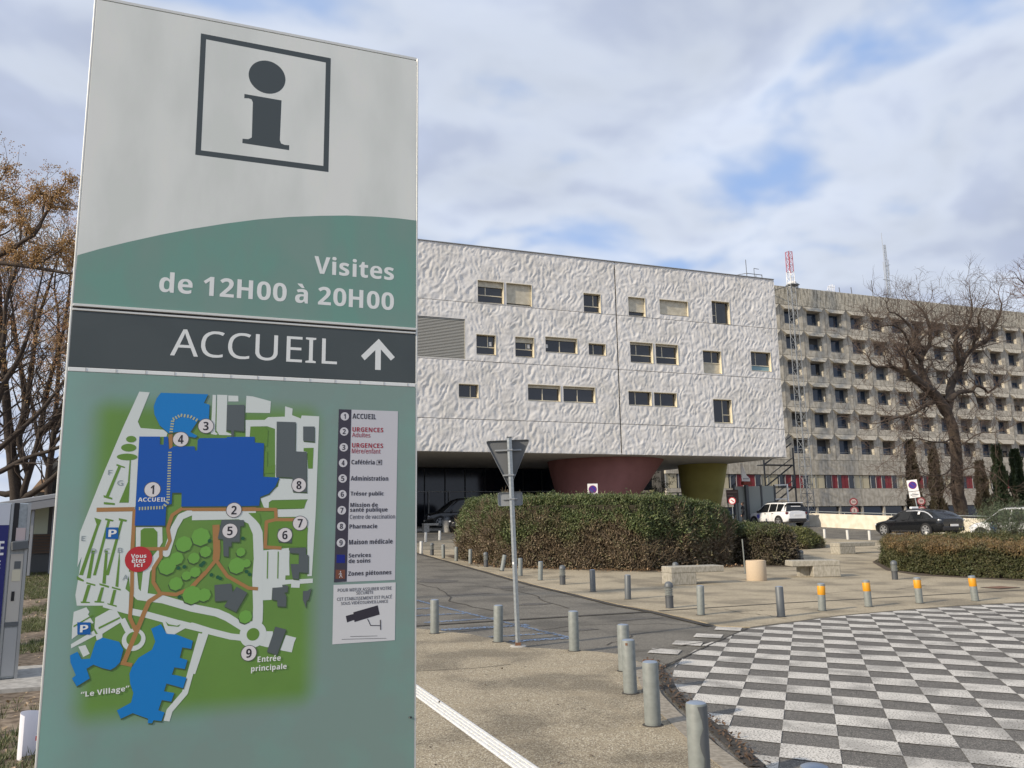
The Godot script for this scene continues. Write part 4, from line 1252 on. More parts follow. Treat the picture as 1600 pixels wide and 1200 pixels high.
func make_white_building() -> void:
	var b := thing("hospital_building", "white hospital building clad in rippled relief panels, raised on coloured cones", "building", Vector3.ZERO)
	var n1 := noise(FastNoiseLite.TYPE_SIMPLEX_SMOOTH, 0.9, 1, 5)
	var n2 := noise(FastNoiseLite.TYPE_SIMPLEX_SMOOTH, 0.9, 2, 9)
	var n3 := noise(FastNoiseLite.TYPE_SIMPLEX_SMOOTH, 0.65, 2, 13)
	var ns := [n1, n2, n3]
	var ys := [5.95, 7.955, 11.59, 15.305, 19.03]
	var xs := [-6.0, 2.0, 11.0, 25.93, 39.15]
	for i in 4:
		for j in 4:
			obj("relief_panel", relief_panel(xs[i] + (0.05 if i == 3 else 0.0), xs[i + 1] - (0.05 if i == 2 else 0.0), ys[j] + 0.016, ys[j + 1] - 0.016, 0.07 if i > 1 else 0.16, ns), M.relief, b)
	# carcass behind the panels (its front stays behind the window recesses), side wall, soffit
	obj("roof", Sh.new().box(Vector3(16.57, 18.9, -56.2), Vector3(45.1, 0.2, 17.6)), M.white_side, b)
	obj("coping", Sh.new().bevel(Vector3(16.575, 19.05, -47.1), Vector3(45.16, 0.05, 0.34), 0.01), M.frame_grey, b)
	obj("wall", Sh.new().box(Vector3(16.57, 12.5, -48.0), Vector3(45.0, 12.6, 0.9)), M.joint, b)
	var side := Sh.new()
	side.quad(Vector3(39.152, 5.95, -47.02), Vector3(38.6, 5.95, -53.3), Vector3(38.6, 19.03, -53.3), Vector3(39.152, 19.03, -47.02))
	side.quad(Vector3(38.6, 5.95, -53.3), Vector3(37.1, 5.95, -65.0), Vector3(37.1, 19.03, -65.0), Vector3(38.6, 19.03, -53.3))
	side.quad(Vector3(37.1, 5.95, -65.0), Vector3(-6, 5.95, -65.0), Vector3(-6, 19.03, -65.0), Vector3(37.1, 19.03, -65.0))
	side.quad(Vector3(-6, 5.95, -65.0), Vector3(-6, 5.95, -47.02), Vector3(-6, 19.03, -47.02), Vector3(-6, 19.03, -65.0))
	obj("side_wall", side, M.white_side, b)
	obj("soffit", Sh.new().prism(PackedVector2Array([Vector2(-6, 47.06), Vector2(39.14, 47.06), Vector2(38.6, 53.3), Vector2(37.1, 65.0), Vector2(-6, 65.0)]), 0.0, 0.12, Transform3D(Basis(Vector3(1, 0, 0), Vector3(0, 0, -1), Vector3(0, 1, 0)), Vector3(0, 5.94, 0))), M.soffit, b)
	for w in WINDOWS: make_window(b, w)
	# ventilation grille
	var gr := Node3D.new()
	gr.name = "grille"
	b.add_child(gr, true)
	var gx0: float = GRILLE[0]
	var gx1: float = GRILLE[2]
	obj("backing", Sh.new().box(Vector3((gx0 + gx1) / 2, (GRILLE[1] + GRILLE[3]) / 2, FZ - 0.14), Vector3(gx1 - gx0, GRILLE[3] - GRILLE[1], 0.02)), M.joint, gr)
	var sl := Sh.new()
	for k in 27:
		var y: float = GRILLE[1] + 0.05 + k * (GRILLE[3] - GRILLE[1] - 0.06) / 26.5
		sl.box(Vector3((gx0 + gx1) / 2, y, FZ - 0.06), Vector3(gx1 - gx0, 0.052, 0.03))
	tag(obj("slats", sl, M.grille, gr), "", "", "", "stuff")
	for e in [[gx1 - 0.015, 0.03, GRILLE[3] - GRILLE[1]]]:
		obj("frame", Sh.new().box(Vector3(e[0], (GRILLE[1] + GRILLE[3]) / 2, FZ - 0.05), Vector3(e[1], e[2], 0.1)), M.grille, gr)
	# lobby under the building
	var fl := gy(-60) + 0.14
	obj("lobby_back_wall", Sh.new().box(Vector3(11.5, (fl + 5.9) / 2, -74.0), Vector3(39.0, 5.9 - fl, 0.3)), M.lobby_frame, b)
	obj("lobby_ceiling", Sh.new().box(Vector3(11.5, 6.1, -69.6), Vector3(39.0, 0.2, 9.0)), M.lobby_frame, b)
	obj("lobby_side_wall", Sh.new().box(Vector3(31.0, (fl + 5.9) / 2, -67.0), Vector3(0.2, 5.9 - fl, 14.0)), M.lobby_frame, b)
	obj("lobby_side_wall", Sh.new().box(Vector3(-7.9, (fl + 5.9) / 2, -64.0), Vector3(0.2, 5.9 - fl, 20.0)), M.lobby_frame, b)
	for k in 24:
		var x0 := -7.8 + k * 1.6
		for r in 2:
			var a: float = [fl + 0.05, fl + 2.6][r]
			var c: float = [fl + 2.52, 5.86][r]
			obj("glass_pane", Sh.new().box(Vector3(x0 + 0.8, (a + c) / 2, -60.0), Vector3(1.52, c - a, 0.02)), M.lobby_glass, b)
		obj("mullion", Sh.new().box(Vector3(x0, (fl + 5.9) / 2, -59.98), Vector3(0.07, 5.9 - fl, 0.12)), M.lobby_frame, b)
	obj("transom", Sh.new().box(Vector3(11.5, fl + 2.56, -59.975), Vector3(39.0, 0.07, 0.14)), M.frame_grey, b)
	for k in 3:
		obj("door_frame", Sh.new().box(Vector3(14.9 + k * 1.6, fl + 1.3, -59.9), Vector3(0.07, 2.6, 0.10)), M.frame_grey, b)

func make_window(b: Node3D, w: Array) -> void:
	var x0: float = w[0]
	var y0: float = w[1]
	var x1: float = w[2]
	var y1: float = w[3]
	var n := Node3D.new()
	n.name = "window"
	b.add_child(n, true)
	n.position = Vector3(x0, y0, FZ)
	var W := x1 - x0
	var H := y1 - y0
	var D := 0.27
	var rv := Sh.new()
	rv.quad(Vector3(0, 0, 0), Vector3(0, 0, -D), Vector3(0, H, -D), Vector3(0, H, 0))
	rv.quad(Vector3(W, 0, -D), Vector3(W, 0, 0), Vector3(W, H, 0), Vector3(W, H, -D))
	rv.quad(Vector3(0, H, -D), Vector3(W, H, -D), Vector3(W, H, 0), Vector3(0, H, 0))
	rv.quad(Vector3(0, 0, 0.02), Vector3(W, 0, 0.02), Vector3(W, 0.03, -D), Vector3(0, 0.03, -D))
	# slim cream lining proud of the panel
	var r := 0.035
	rv.box(Vector3(W / 2, H - r / 2, 0.012), Vector3(W, r, 0.03))
	rv.box(Vector3(W - r / 2, H / 2 - r / 2, 0.012), Vector3(r, H - r, 0.03))
	obj("reveal", rv, M.cream, n)
	var top: float = H * (1.0 - w[4])
	var t := 0.05
	var split: float = w[5]
	var tr: float = w[6]
	var kind: String = w[7]
	var z := -D + 0.05
	var fr := Sh.new()
	fr.box(Vector3(W / 2, 0.03 + t / 2, z), Vector3(W, t, 0.06))
	fr.box(Vector3(W / 2, H - t / 2, z), Vector3(W, t, 0.06))
	fr.box(Vector3(t / 2, H / 2, z), Vector3(t, H - 2.2 * t, 0.06))
	fr.box(Vector3(W - t / 2, H / 2, z), Vector3(t, H - 2.2 * t, 0.06))
	var panes := []
	if kind == "two":
		fr.box(Vector3(W * split, top / 2, z), Vector3(t, top - 2 * t, 0.055))
		panes = [[t, t + 0.03, W * split - t / 2, top], [W * split + t / 2, t + 0.03, W - t, top]]
	elif kind == "shutter":
		panes = [[t, t + 0.03, W - t, H - t]]
	elif kind == "tall_left":
		fr.box(Vector3(W * split, H / 2, z), Vector3(t, H - 2 * t, 0.055))
		fr.box(Vector3(W * split / 2, H * tr, z + 0.001), Vector3(W * split - t, t * 0.8, 0.05))
		panes = [[t, t + 0.03, W * split - t / 2, H * tr], [t, H * tr + t / 2, W * split - t / 2, H - t], [W * split + t / 2, t + 0.03, W - t, H - t]]
	elif kind == "tall_right":
		fr.box(Vector3(W * split, H / 2, z), Vector3(t, H - 2 * t, 0.055))
		fr.box(Vector3(W * (split + 1) / 2, H * tr, z + 0.001), Vector3(W * (1 - split) - t, t * 0.8, 0.05))
		panes = [[t, t + 0.03, W * split - t / 2, H - t], [W * split + t / 2, t + 0.03, W - t, H * tr], [W * split + t / 2, H * tr + t / 2, W - t, H - t]]
	else:
		fr.box(Vector3(W / 2, H * tr, z + 0.001), Vector3(W - 2 * t, t * 1.1, 0.055))
		fr.box(Vector3(W * split, (H * tr + top) / 2, z), Vector3(t, top - H * tr - t, 0.05))
		panes = [[t, t + 0.03, W - t, H * tr - t / 2], [t, H * tr + t / 2, W * split - t / 2, top], [W * split + t / 2, H * tr + t / 2, W - t, top]]
	obj("frame", fr, M.cream, n)
	for k in panes.size():
		var p: Array = panes[k]
		var m: Material = M.glass_dark
		if kind == "panel" and k == 0: m = M.shutter
		if kind == "blue" and k == 0: m = M.blind_blue
		obj("pane", Sh.new().box(Vector3((p[0] + p[2]) / 2, (p[1] + p[3]) / 2, z - 0.012), Vector3(p[2] - p[0], p[3] - p[1], 0.012)), m, n)
	if w[4] > 0.0:
		obj("roller_shutter", Sh.new().box(Vector3(W / 2, (top + H) / 2, z + 0.055), Vector3(W - 0.02, H - top, 0.04)), M.shutter, n)
	if absf(x0 - 16.0) < 0.01 or absf(x0 - 18.6) < 0.01:
		obj("paper", Sh.new().box(Vector3(W * 0.76, H * 0.58, z - 0.003), Vector3(0.16, 0.26, 0.004)), M.paper, n)
	if absf(x0 - 20.69) < 0.01:
		obj("paper", Sh.new().box(Vector3(W * 0.08, H * 0.42, z - 0.003), Vector3(0.14, 0.24, 0.004)), M.paper, n)

func cone(called: String, label: String, c0: Vector2, r0: float, c1: Vector2, r1: float, top: float, m: Material, bulge: float) -> void:
	var base := gy(c0.y) - 0.02
	var t := thing(called, label, "pillar", Vector3(c0.x, base, c0.y), 0.0)
	var rings := []
	for k in 17:
		var f := k / 16.0
		var e := f + bulge * sin(f * PI)
		var c := Vector2(0, 0).lerp(c1 - c0, e)
		var r := lerpf(r0, r1, e)
		var ring := PackedVector3Array()
		for s in 96:
			var a := TAU * s / 96
			ring.append(Vector3(c.x + cos(a) * r, (top - base) * f, c.y + sin(a) * r))
		rings.append(ring)
	obj("shell", Sh.new().loft(rings, true, true), m, t)

# ------------------------------------------------------------------ concrete ward block
func make_ward_block() -> void:
	var b := thing("ward_block", "grey stained concrete ward block with rows of deep faceted window surrounds", "building", Vector3.ZERO)
	var Z := -80.0
	var MW := 3.52
	var MH := 3.245
	# one faceted surround, origin at its lower left corner on the joint plane
	var surr := []
	for v in 3:
		var s := Sh.new()
		var g := 0.018
		var ow := MW - g
		var oh := MH - g
		var j: float = [0.0, 0.012, -0.01][v]
		var rim := [0.74 + j, 0.80, 2.80 + j, 2.60]
		var A := [Vector3(g, g, 0), Vector3(ow, g, 0), Vector3(ow, oh, 0), Vector3(g, oh, 0)]
		var zr := -0.08
		var B := [Vector3(rim[0], rim[1], zr), Vector3(rim[2], rim[1], zr), Vector3(rim[2], rim[3], zr), Vector3(rim[0], rim[3], zr)]
		var D := -0.84
		# the head is a hood that leans out over the opening
		var lip := [Vector3(rim[0] - 0.03, rim[3] + 0.02, 0.30), Vector3(rim[2] + 0.03, rim[3] + 0.02, 0.30)]
		s.quad(lip[0], lip[1], A[2], A[3])
		s.quad(B[3], B[2], lip[1], lip[0])
		s.tri(A[3], B[3], lip[0])
		s.tri(A[2], lip[1], B[2])
		var Q := []
		for k in 4: Q.append(Vector3(B[k].x, B[k].y, D))
		for k in 4:
			var k2 := (k + 1) % 4
			for pr in [[A[k], A[k2], B[k2], B[k]], [B[k], B[k2], Q[k2], Q[k]]]:
				if k == 2 and pr[0] == A[2]: continue
				s.tri(pr[0], pr[1], pr[2])
				s.tri(pr[0], pr[2], pr[3])
		surr.append(s.mesh())
	var fr := Sh.new()
	for q in [[1.77, 0.83, 2.06, 0.06], [1.77, 1.06, 2.0, 0.05], [1.77, 2.57, 2.06, 0.06]]: fr.box(Vector3(q[0], q[1], -0.79), Vector3(q[2], q[3], 0.08))
	for q in [0.77, 2.77]: fr.box(Vector3(q, 1.70, -0.79), Vector3(0.06, 1.68, 0.078))
	var frame := fr.mesh()
	var pane := Sh.new().box(Vector3(1.77, 1.70, -0.82), Vector3(1.98, 1.76, 0.02)).mesh()
	var blind := Sh.new().box(Vector3(1.77, 2.16, -0.805), Vector3(1.94, 0.78, 0.01)).mesh()
	var m_blind := [mat(0.20, 0.19, 0.17, 0.8), mat(0.11, 0.12, 0.14, 0.7), mat(0.05, 0.05, 0.05, 0.8)]
	rng.seed = 12
	for r in 6:
		for c in range(-1, 15):
			var p := Vector3(67.20 + c * MW, 8.75 + r * MH, Z)
			var mod := obj("window_surround", surr[rng.randi() % 3], M.concrete, b)
			mod.position = p
			var win := Node3D.new()
			win.name = "window"
			b.add_child(win, true)
			win.position = p
			obj("frame", frame, M.frame_grey, win)
			obj("pane", pane, M.glass_blue if rng.randf() < 0.8 else M.glass_dark, win)
			if rng.randf() < 0.35:
				obj("blind", blind, m_blind[rng.randi() % 3], win)
	# parapet panels, the lower storeys
	for c in range(-5, 15):
		var x0 := 67.20 + c * MW
		if c >= -1: obj("parapet_panel", Sh.new().bevel(Vector3(x0 + MW / 2, 29.37, Z - 0.15), Vector3(MW - 0.02, 2.36, 0.42), 0.02), M.concrete_stained, b)
		obj("spandrel_panel", Sh.new().bevel(Vector3(x0 + MW / 2, 7.83, Z - 0.1), Vector3(MW - 0.015, 1.78, 0.36), 0.015), M.concrete, b)
		obj("spandrel_panel", Sh.new().bevel(Vector3(x0 + MW / 2, 4.20, Z - 0.1), Vector3(MW - 0.015, 2.16, 0.36), 0.015), M.concrete, b)
		var kind := posmod(c, 2)
		var lay := [[0.0, 0.62, "dark"], [0.64, 1.15, "red"], [1.17, 1.70, "red"], [1.74, 2.55, "dark"], [2.6, 3.5, "cream"]] if kind == 0 else [[0.0, 0.5, "cream"], [0.55, 1.5, "cream"], [1.55, 2.5, "dark"], [2.52, 3.02, "red"], [3.04, 3.5, "red"]]
		for q in lay:
			var m: Material = {"dark": M.glass_dark, "red": M.red_panel, "cream": M.cream_panel}[q[2]]
			obj("strip_window" if q[2] == "dark" else "infill_panel", Sh.new().box(Vector3(x0 + (q[0] + q[1]) / 2, 6.11, Z - 0.12), Vector3(q[1] - q[0] - 0.03, 1.58, 0.06)), m, b)
		for q in [0.0, 1.72, 2.57]:
			obj("mullion", Sh.new().box(Vector3(x0 + q, 6.11, Z - 0.06), Vector3(0.06, 1.58, 0.09)), M.frame_grey, b)
		obj("basement_window", Sh.new().box(Vector3(x0 + MW / 2, 2.2, Z - 0.3), Vector3(MW - 0.3, 1.7, 0.06)), M.glass_dark if c % 3 else M.glass_blue, b)
		obj("basement_pier", Sh.new().box(Vector3(x0, 2.2, Z - 0.15), Vector3(0.28, 1.84, 0.3)), M.concrete, b)
	obj("wall", Sh.new().box(Vector3(92.0, 15.4, Z - 6.1), Vector3(64.0, 30.0, 10.2)), M.joint, b)
	obj("wall", Sh.new().box(Vector3(54.6, 4.6, Z - 1.4), Vector3(10.7, 8.4, 2.0)), M.joint, b)
	obj("roof", Sh.new().box(Vector3(92.0, 30.46, Z - 5.5), Vector3(64.0, 0.12, 9.8)), M.concrete, b)
	# low wing that runs back under and past the white building
	var w := thing("rear_wing", "pale concrete rear wing seen under the white building between the two cones", "building", Vector3.ZERO)
	obj("wall", Sh.new().box(Vector3(48.0, 7.83, -84.0), Vector3(30.0, 1.8, 0.4)), M.concrete, w)
	obj("wall", Sh.new().box(Vector3(48.0, 3.6, -84.0), Vector3(30.0, 3.3, 0.4)), M.concrete, w)
	for k in 12:
		var m: Material = [M.glass_dark, M.cream_panel, M.red_panel][[0, 0, 1, 2, 0, 1][k % 6]]
		obj("infill_panel" if k % 6 in [2, 3, 5] else "strip_window", Sh.new().box(Vector3(34.2 + k * 2.5, 6.1, -83.95), Vector3(2.4, 1.6, 0.1)), m, w)
	obj("roof", Sh.new().box(Vector3(48.0, 8.75, -88.0), Vector3(30.0, 0.1, 8.0)), M.concrete, w)
	obj("rear_wall", Sh.new().box(Vector3(48.0, 5.0, -91.0), Vector3(30.0, 7.4, 0.3)), M.concrete, w)

func lattice(s: Sh, a: Vector3, b: Vector3, w0: float, w1: float, bay: float, r: float, three := false) -> void:
	var n := int(a.distance_to(b) / bay)
	var up := (b - a).normalized()
	var x := Vector3.RIGHT
	var z := x.cross(up).normalized()
	var legs := 3 if three else 4
	var C := func(k: int, f: float) -> Vector3:
		var an := TAU * k / legs + PI / 4
		return a.lerp(b, f) + (x * cos(an) + z * sin(an)) * lerpf(w0, w1, f) * 0.7071
	for k in legs:
		s.rod(C.call(k, 0.0), C.call(k, 1.0), r, 5)
	for i in n + 1:
		var f := float(i) / n
		for k in legs:
			s.rod(C.call(k, f), C.call((k + 1) % legs, f), r * 0.6, 4)
			if i < n:
				s.rod(C.call(k if i % 2 == 0 else (k + 1) % legs, f), C.call((k + 1) % legs if i % 2 == 0 else k, float(i + 1) / n), r * 0.6, 4)

func make_roof_things() -> void:
	var m_red := mat(0.40, 0.09, 0.12, 0.6)
	var m_mast := mat(0.24, 0.26, 0.28, 0.5, 0.3)
	# lattice pylon against the ward block
	var py := thing("lattice_pylon", "slim galvanised lattice pylon with red top standing against the concrete block", "mast", Vector3(68.1, gy(-78.6), -78.6))
	var s := Sh.new()
	lattice(s, Vector3(0, 0, 0), Vector3(0, 30.4 - 1.4, 0), 1.05, 0.66, 1.05, 0.045)
	obj("shaft", s, m_mast, py)
	s = Sh.new()
	lattice(s, Vector3(0, 29.0, 0), Vector3(0, 30.6, 0), 0.66, 0.64, 0.8, 0.045)
	obj("upper_shaft", s, M.white, py)
	s = Sh.new()
	lattice(s, Vector3(0, 30.6, 0), Vector3(0, 33.2, 0), 0.60, 0.56, 0.75, 0.045)
	obj("red_top", s, m_red, py)
	obj("platform", Sh.new().box(Vector3(0.3, 28.9, 0.1), Vector3(1.1, 0.10, 0.9)), M.lamp_grey, py)
	obj("tie_bar", Sh.new().rod(Vector3(-0.4, 28.8, 0), Vector3(-2.3, 28.2, -1.2), 0.05), M.lamp_grey, py)
	# radio mast on the roof
	var rm := thing("radio_mast", "tall thin radio mast with crossbars on the concrete block roof", "mast", Vector3(85.9, 30.5, -80.4))
	s = Sh.new()
	lattice(s, Vector3(0, 0, 0), Vector3(0, 7.6, 0), 0.34, 0.2, 0.5, 0.035, true)
	obj("shaft", s, m_mast, rm)
	s = Sh.new().rod(Vector3(-0.28, 0.6, 0), Vector3(-0.32, 9.3, 0), 0.025, 5)
	s.rod(Vector3(0.4, 3.4, 0), Vector3(0.45, 5.6, 0), 0.03, 5)
	s.rod(Vector3(-0.45, 2.6, 0), Vector3(-0.5, 5.2, 0), 0.03, 5)
	obj("whip_aerial", s, M.frame_grey, rm)
	s = Sh.new().rod(Vector3(-0.8, 2.7, 0), Vector3(0.9, 2.6, 0), 0.035, 5)
	s.rod(Vector3(-0.2, 4.6, 0), Vector3(0.7, 4.9, 0), 0.03, 5)
	s.rod(Vector3(-0.3, 0.7, 0), Vector3(0.3, 0.6, 0), 0.03, 5)
	obj("crossbar", s, m_mast, rm)
	for q in [[82.9, 2.3, "longer bare aerial rod on the concrete roof beside the radio mast"], [79.3, 1.0, "shorter aerial rod on the concrete roof left of the longer one"], [77.3, 0.8, "shortest aerial rod on the concrete roof near the white aerial frame"]]:
		var a := thing("aerial", q[2], "aerial", Vector3(q[0], 30.5, -80.2))
		obj("rod", Sh.new().rod(Vector3.ZERO, Vector3(-0.08, q[1], 0), 0.05, 6), M.lamp_grey, a)
		obj("foot", Sh.new().lathe([Vector2(0.14, 0), Vector2(0.14, 0.06), Vector2(0.05, 0.1), Vector2(0, 0.1)], 10), M.lamp_grey, a)
	var wf := thing("tubular_aerial", "small white tubular aerial frame on the edge of the concrete roof", "aerial", Vector3(75.9, 30.5, -80.2))
	s = Sh.new()
	for k in 5: s.rod(Vector3(-0.7 + k * 0.28, 0, 0), Vector3(-0.4 + k * 0.24, 1.15 - absf(k - 2.5) * 0.12, 0), 0.04, 5)
	s.rod(Vector3(-0.8, 0.25, 0), Vector3(0.7, 0.2, 0), 0.035, 5)
	s.rod(Vector3(-0.5, 0.75, 0), Vector3(0.5, 0.7, 0), 0.035, 5)
	obj("tubes", s, M.white, wf)
	var vent := thing("roof_vent", "squat white roof vent beside the lattice pylon on the concrete block", "vent", Vector3(70.0, 30.5, -80.6))
	obj("drum", Sh.new().lathe([Vector2(0.75, 0), Vector2(0.75, 0.5), Vector2(0.8, 0.5), Vector2(0.8, 0.62), Vector2(0.5, 0.72), Vector2(0, 0.72)], 20), M.frame_grey, vent)
	obj("cowl", Sh.new().lathe([Vector2(0.5, 0.72), Vector2(0.55, 0.9), Vector2(0.3, 1.05), Vector2(0, 1.08)], 16), M.white, vent)
	# railing and plant on the white roof
	var rl := thing("roof_railing", "thin grey safety railing on the white building roof beside the plant box", "railing", Vector3(36.6, 19.0, -49.2))
	s = Sh.new()
	var rp := [Vector3(0.0, 0, -2.6), Vector3(1.9, 0, 0.0), Vector3(3.3, 0, 0.0)]
	for k in 3:
		s.rod(rp[k], rp[k] + Vector3(0, 1.15, 0), 0.03, 6)
	for k in 2:
		for h in [0.6, 1.12]:
			s.rod(rp[k] + Vector3(0, h, 0), rp[k + 1] + Vector3(0, h, 0), 0.026, 6)
	s.rod(Vector3(2.6, 0, 0), Vector3(2.6, 1.6, 0), 0.022, 5)
	s.rod(Vector3(2.6, 1.58, 0), Vector3(3.05, 1.55, 0), 0.022, 5)
	obj("rails", s, M.lamp_grey, rl)
	obj("rod_aerial", Sh.new().rod(Vector3(1.9, 1.1, 0), Vector3(1.88, 2.2, 0), 0.025, 5), M.lamp_grey, rl)
	var pb := thing("rooftop_plant", "grey slatted plant box at the right end of the white roof", "ventilation unit", Vector3(39.0, 19.0, -49.6))
	obj("housing", Sh.new().box(Vector3(0, 0.34, 0), Vector3(1.15, 0.66, 0.9)), mat(0.18, 0.22, 0.23, 0.6), pb)
	for k in 3:
		obj("slat", Sh.new().box(Vector3(0, 0.18 + k * 0.2, 0.47), Vector3(1.2, 0.09, 0.04), Basis(Vector3.RIGHT, 0.4)), M.frame_grey, pb)
	obj("post", Sh.new().rod(Vector3(-0.72, 0, 0.2), Vector3(-0.72, 0.95, 0.2), 0.04, 6), M.lamp_grey, pb)
	obj("post", Sh.new().rod(Vector3(0.5, 0.6, 0.2), Vector3(0.5, 1.1, 0.2), 0.03, 6), M.lamp_grey, pb)

# ------------------------------------------------------------------ street things
func bollard_proto(m: Material, h := 0.48) -> Node3D:
	var o := Node3D.new()
	obj("post", Sh.new().lathe([Vector2(0.064, 0), Vector2(0.064, h - 0.012), Vector2(0.060, h - 0.004)], 28), m, o)
	obj("foot_ring", Sh.new().lathe([Vector2(0.085, 0.0), Vector2(0.078, 0.004), Vector2(0.064, 0.006)], 20), M.dirt_line, o)
	obj("cap", Sh.new().lathe([Vector2(0.060, h - 0.004), Vector2(0.045, h + 0.003), Vector2(0.02, h + 0.006), Vector2(0, h + 0.007)], 28, Vector3.ZERO, 0.2), M.cap, o)
	return o

func place_bollard(src: Node3D, called: String, label: String, category: String, group: String, x: float, z: float, h := 0.022) -> Node3D:
	var c: Node3D = src.duplicate()
	c.name = numbered(called)
	add_child(c, true)
	c.position = on(x, z, h)
	c.rotation = Vector3(sin(x * 9.1 + z) * 0.022, x * 3.7, cos(x * 5.3 - z) * 0.022)
	tag(c, label, category, group)
	return c

func make_street() -> void:
	M.cap = mat(0.24, 0.29, 0.36, 0.35, 0.3)
	var plain := bollard_proto(M.bollard)
	var dark := bollard_proto(M.bollard_dark)
	var gn := "plain steel bollards edging the pavements"
	var pale := mat(0.55, 0.54, 0.50, 0.6)
	# along the near pavement, from the far end to the camera
	var nearb := [
		[3.39, -11.97, "pale grey bollard beside the blue hatching, just right of the totem"], [3.93, -10.74, "pale grey bollard standing left of the yield sign post"],
		[4.51, -9.58, "pale grey bollard standing right of the yield sign post"], [4.40, -8.1, "grey bollard half hidden behind the rust spotted one near the crossing"],
		[3.89, -7.06, "grey bollard with a rust spot below its cap near the crossing corner"], [3.45, -5.92, "grey bollard beside the metal hoop and the kerb of the chequered crossing"],
		[2.93, -4.5, "large dark grey bollard with peeling paint in the front of the kerb"], [2.67, -3.16, "grey bollard cut by the bottom edge, nearest of all to the camera"]]
	for q in nearb:
		var c := place_bollard(plain, "bollard", q[2], "bollard", gn, q[0], q[1])
		if q[1] == -4.5:
			var peel := Sh.new()
			var rows := []
			for k in 12:
				var ring := PackedVector3Array()
				for s in 25:
					var f := s / 24.0
					var a := lerpf(-0.9, 1.05 + 0.22 * sin(k * 1.3) + 0.1 * sin(k * 3.1), f)
					ring.append(Vector3(cos(a) * 0.0668, k * 0.0422, sin(a) * 0.0668))
				rows.append(ring)
			var pl := obj("bare_patch", peel.loft(rows, false, true), M.bollard_dark, c)
			pl.rotation.y = -c.rotation.y - 0.75
		if q[1] == -7.06:
			var ru := Sh.new().box(Vector3(0, 0.445, 0.0645), Vector3(0.02, 0.022, 0.002))
			var rr := obj("rust_spot", ru, M.rust, c)
			rr.rotation.y = -c.rotation.y - 0.75
	# along the far edge of the road, from the entrance towards the camera
	var farb := [
		[8.49, -31.92, 0, 1, "pale bollard farthest from the camera in the long row, next to the totem edge"], [8.65, -29.37, 0, 0, "third post from the far end of the long row, left of the hedge"],
		[8.68, -27.89, 0, 0, "fourth post from the far end of the long row, left of the hedge"], [8.71, -26.42, 0, 0, "bollard in front of the left corner of the big hedge"],
		[8.63, -21.72, 0, 0, "bollard standing just right of the yield sign post beyond the road"], [8.59, -20.21, 0, 0, "bollard in front of the big hedge, left of the louvred lamp in mid row"],
		[8.44, -16.86, 1, 0, "bollard in front of the big hedge, right of the louvred lamp in mid row"], [8.31, -15.04, 1, 0, "darker bollard left of the first concrete bench"],
		[8.06, -12.09, 0, 0, "bollard at the road corner right of the nearest louvred lamp"], [9.04, -11.26, 1, 0, "darker bollard left of the first orange banded one"],
		[10.66, -39.26, 0, 1, "pale bollard left in the back row before the entrance"], [11.75, -40.57, 0, 1, "pale bollard in the middle of the back row before the entrance"], [13.0, -41.29, 0, 1, "pale bollard right in the back row, beside the hedge end"],
		[30.74, -34.41, 0, 1, "pale bollard behind the farthest concrete bench, left of three"], [30.96, -33.02, 0, 1, "pale bollard behind the farthest concrete bench, middle of three"], [31.53, -32.16, 0, 1, "pale bollard behind the farthest concrete bench, right of three"],
		[33.2, -30.2, 0, 1, "pale bollard showing between the low hedge and the black car"], [31.2, -25.3, 0, 1, "pale bollard showing between the low hedge and the front white car wheel"]]
	var lightp := bollard_proto(pale)
	for q in farb:
		place_bollard(lightp if q[3] == 1 else dark if q[2] == 1 else plain, "bollard", q[4], "bollard", gn, q[0], q[1])
	var tilt := place_bollard(plain, "bollard", "leaning grey bollard knocked askew beside the yield sign post", "bollard", gn, 8.73, -23.47)
	tilt.rotation = Vector3(0, 0, 0)
	tilt.rotate_object_local(Vector3(0.36, 0, 0.93).normalized(), -0.26)
	# orange banded ones
	var ob := bollard_proto(M.bollard, 0.46)
	obj("reflective_band", Sh.new().lathe([Vector2(0.0648, 0.27), Vector2(0.066, 0.272), Vector2(0.066, 0.418), Vector2(0.0648, 0.42)], 28), M.orange, ob)
	var obs := [[10.21, -11.63, "orange banded bollard leftmost of four behind the chequered crossing"], [11.36, -11.75, "orange banded bollard second from left of four behind the chequered crossing"], [12.59, -11.77, "orange banded bollard third from left of four behind the chequered crossing"], [13.76, -11.57, "orange banded bollard rightmost of four behind the chequered crossing"]]
	for k in 4:
		var c := place_bollard(ob, "banded_bollard", obs[k][2], "bollard", "orange banded bollards behind the crossing", obs[k][0], obs[k][1])
		c.rotation = Vector3([0.02, -0.02, 0.0, 0.03][k], k * 1.1, [-0.02, -0.03, -0.02, -0.04][k])
	# louvred lamp bollards
	var lb := Node3D.new()
	obj("base", Sh.new().lathe([Vector2(0.072, 0), Vector2(0.072, 0.19), Vector2(0.078, 0.19), Vector2(0.078, 0.215), Vector2(0.05, 0.215)], 28), M.lamp_grey, lb)
	obj("lens", Sh.new().lathe([Vector2(0.058, 0.21), Vector2(0.058, 0.375)], 28), M.lamp_lens, lb)
	for k in 5:
		var y := 0.225 + k * 0.031
		obj("louvre_ring", Sh.new().lathe([Vector2(0.058, y + 0.012), Vector2(0.079, y), Vector2(0.081, y + 0.005), Vector2(0.058, y + 0.018)], 28), M.bollard, lb)
	obj("dome", Sh.new().lathe([Vector2(0.05, 0.37), Vector2(0.080, 0.37), Vector2(0.080, 0.395), Vector2(0.072, 0.432), Vector2(0.05, 0.458), Vector2(0.022, 0.470), Vector2(0, 0.472)], 28, Vector3.ZERO, 0.5), M.bollard_dark, lb)
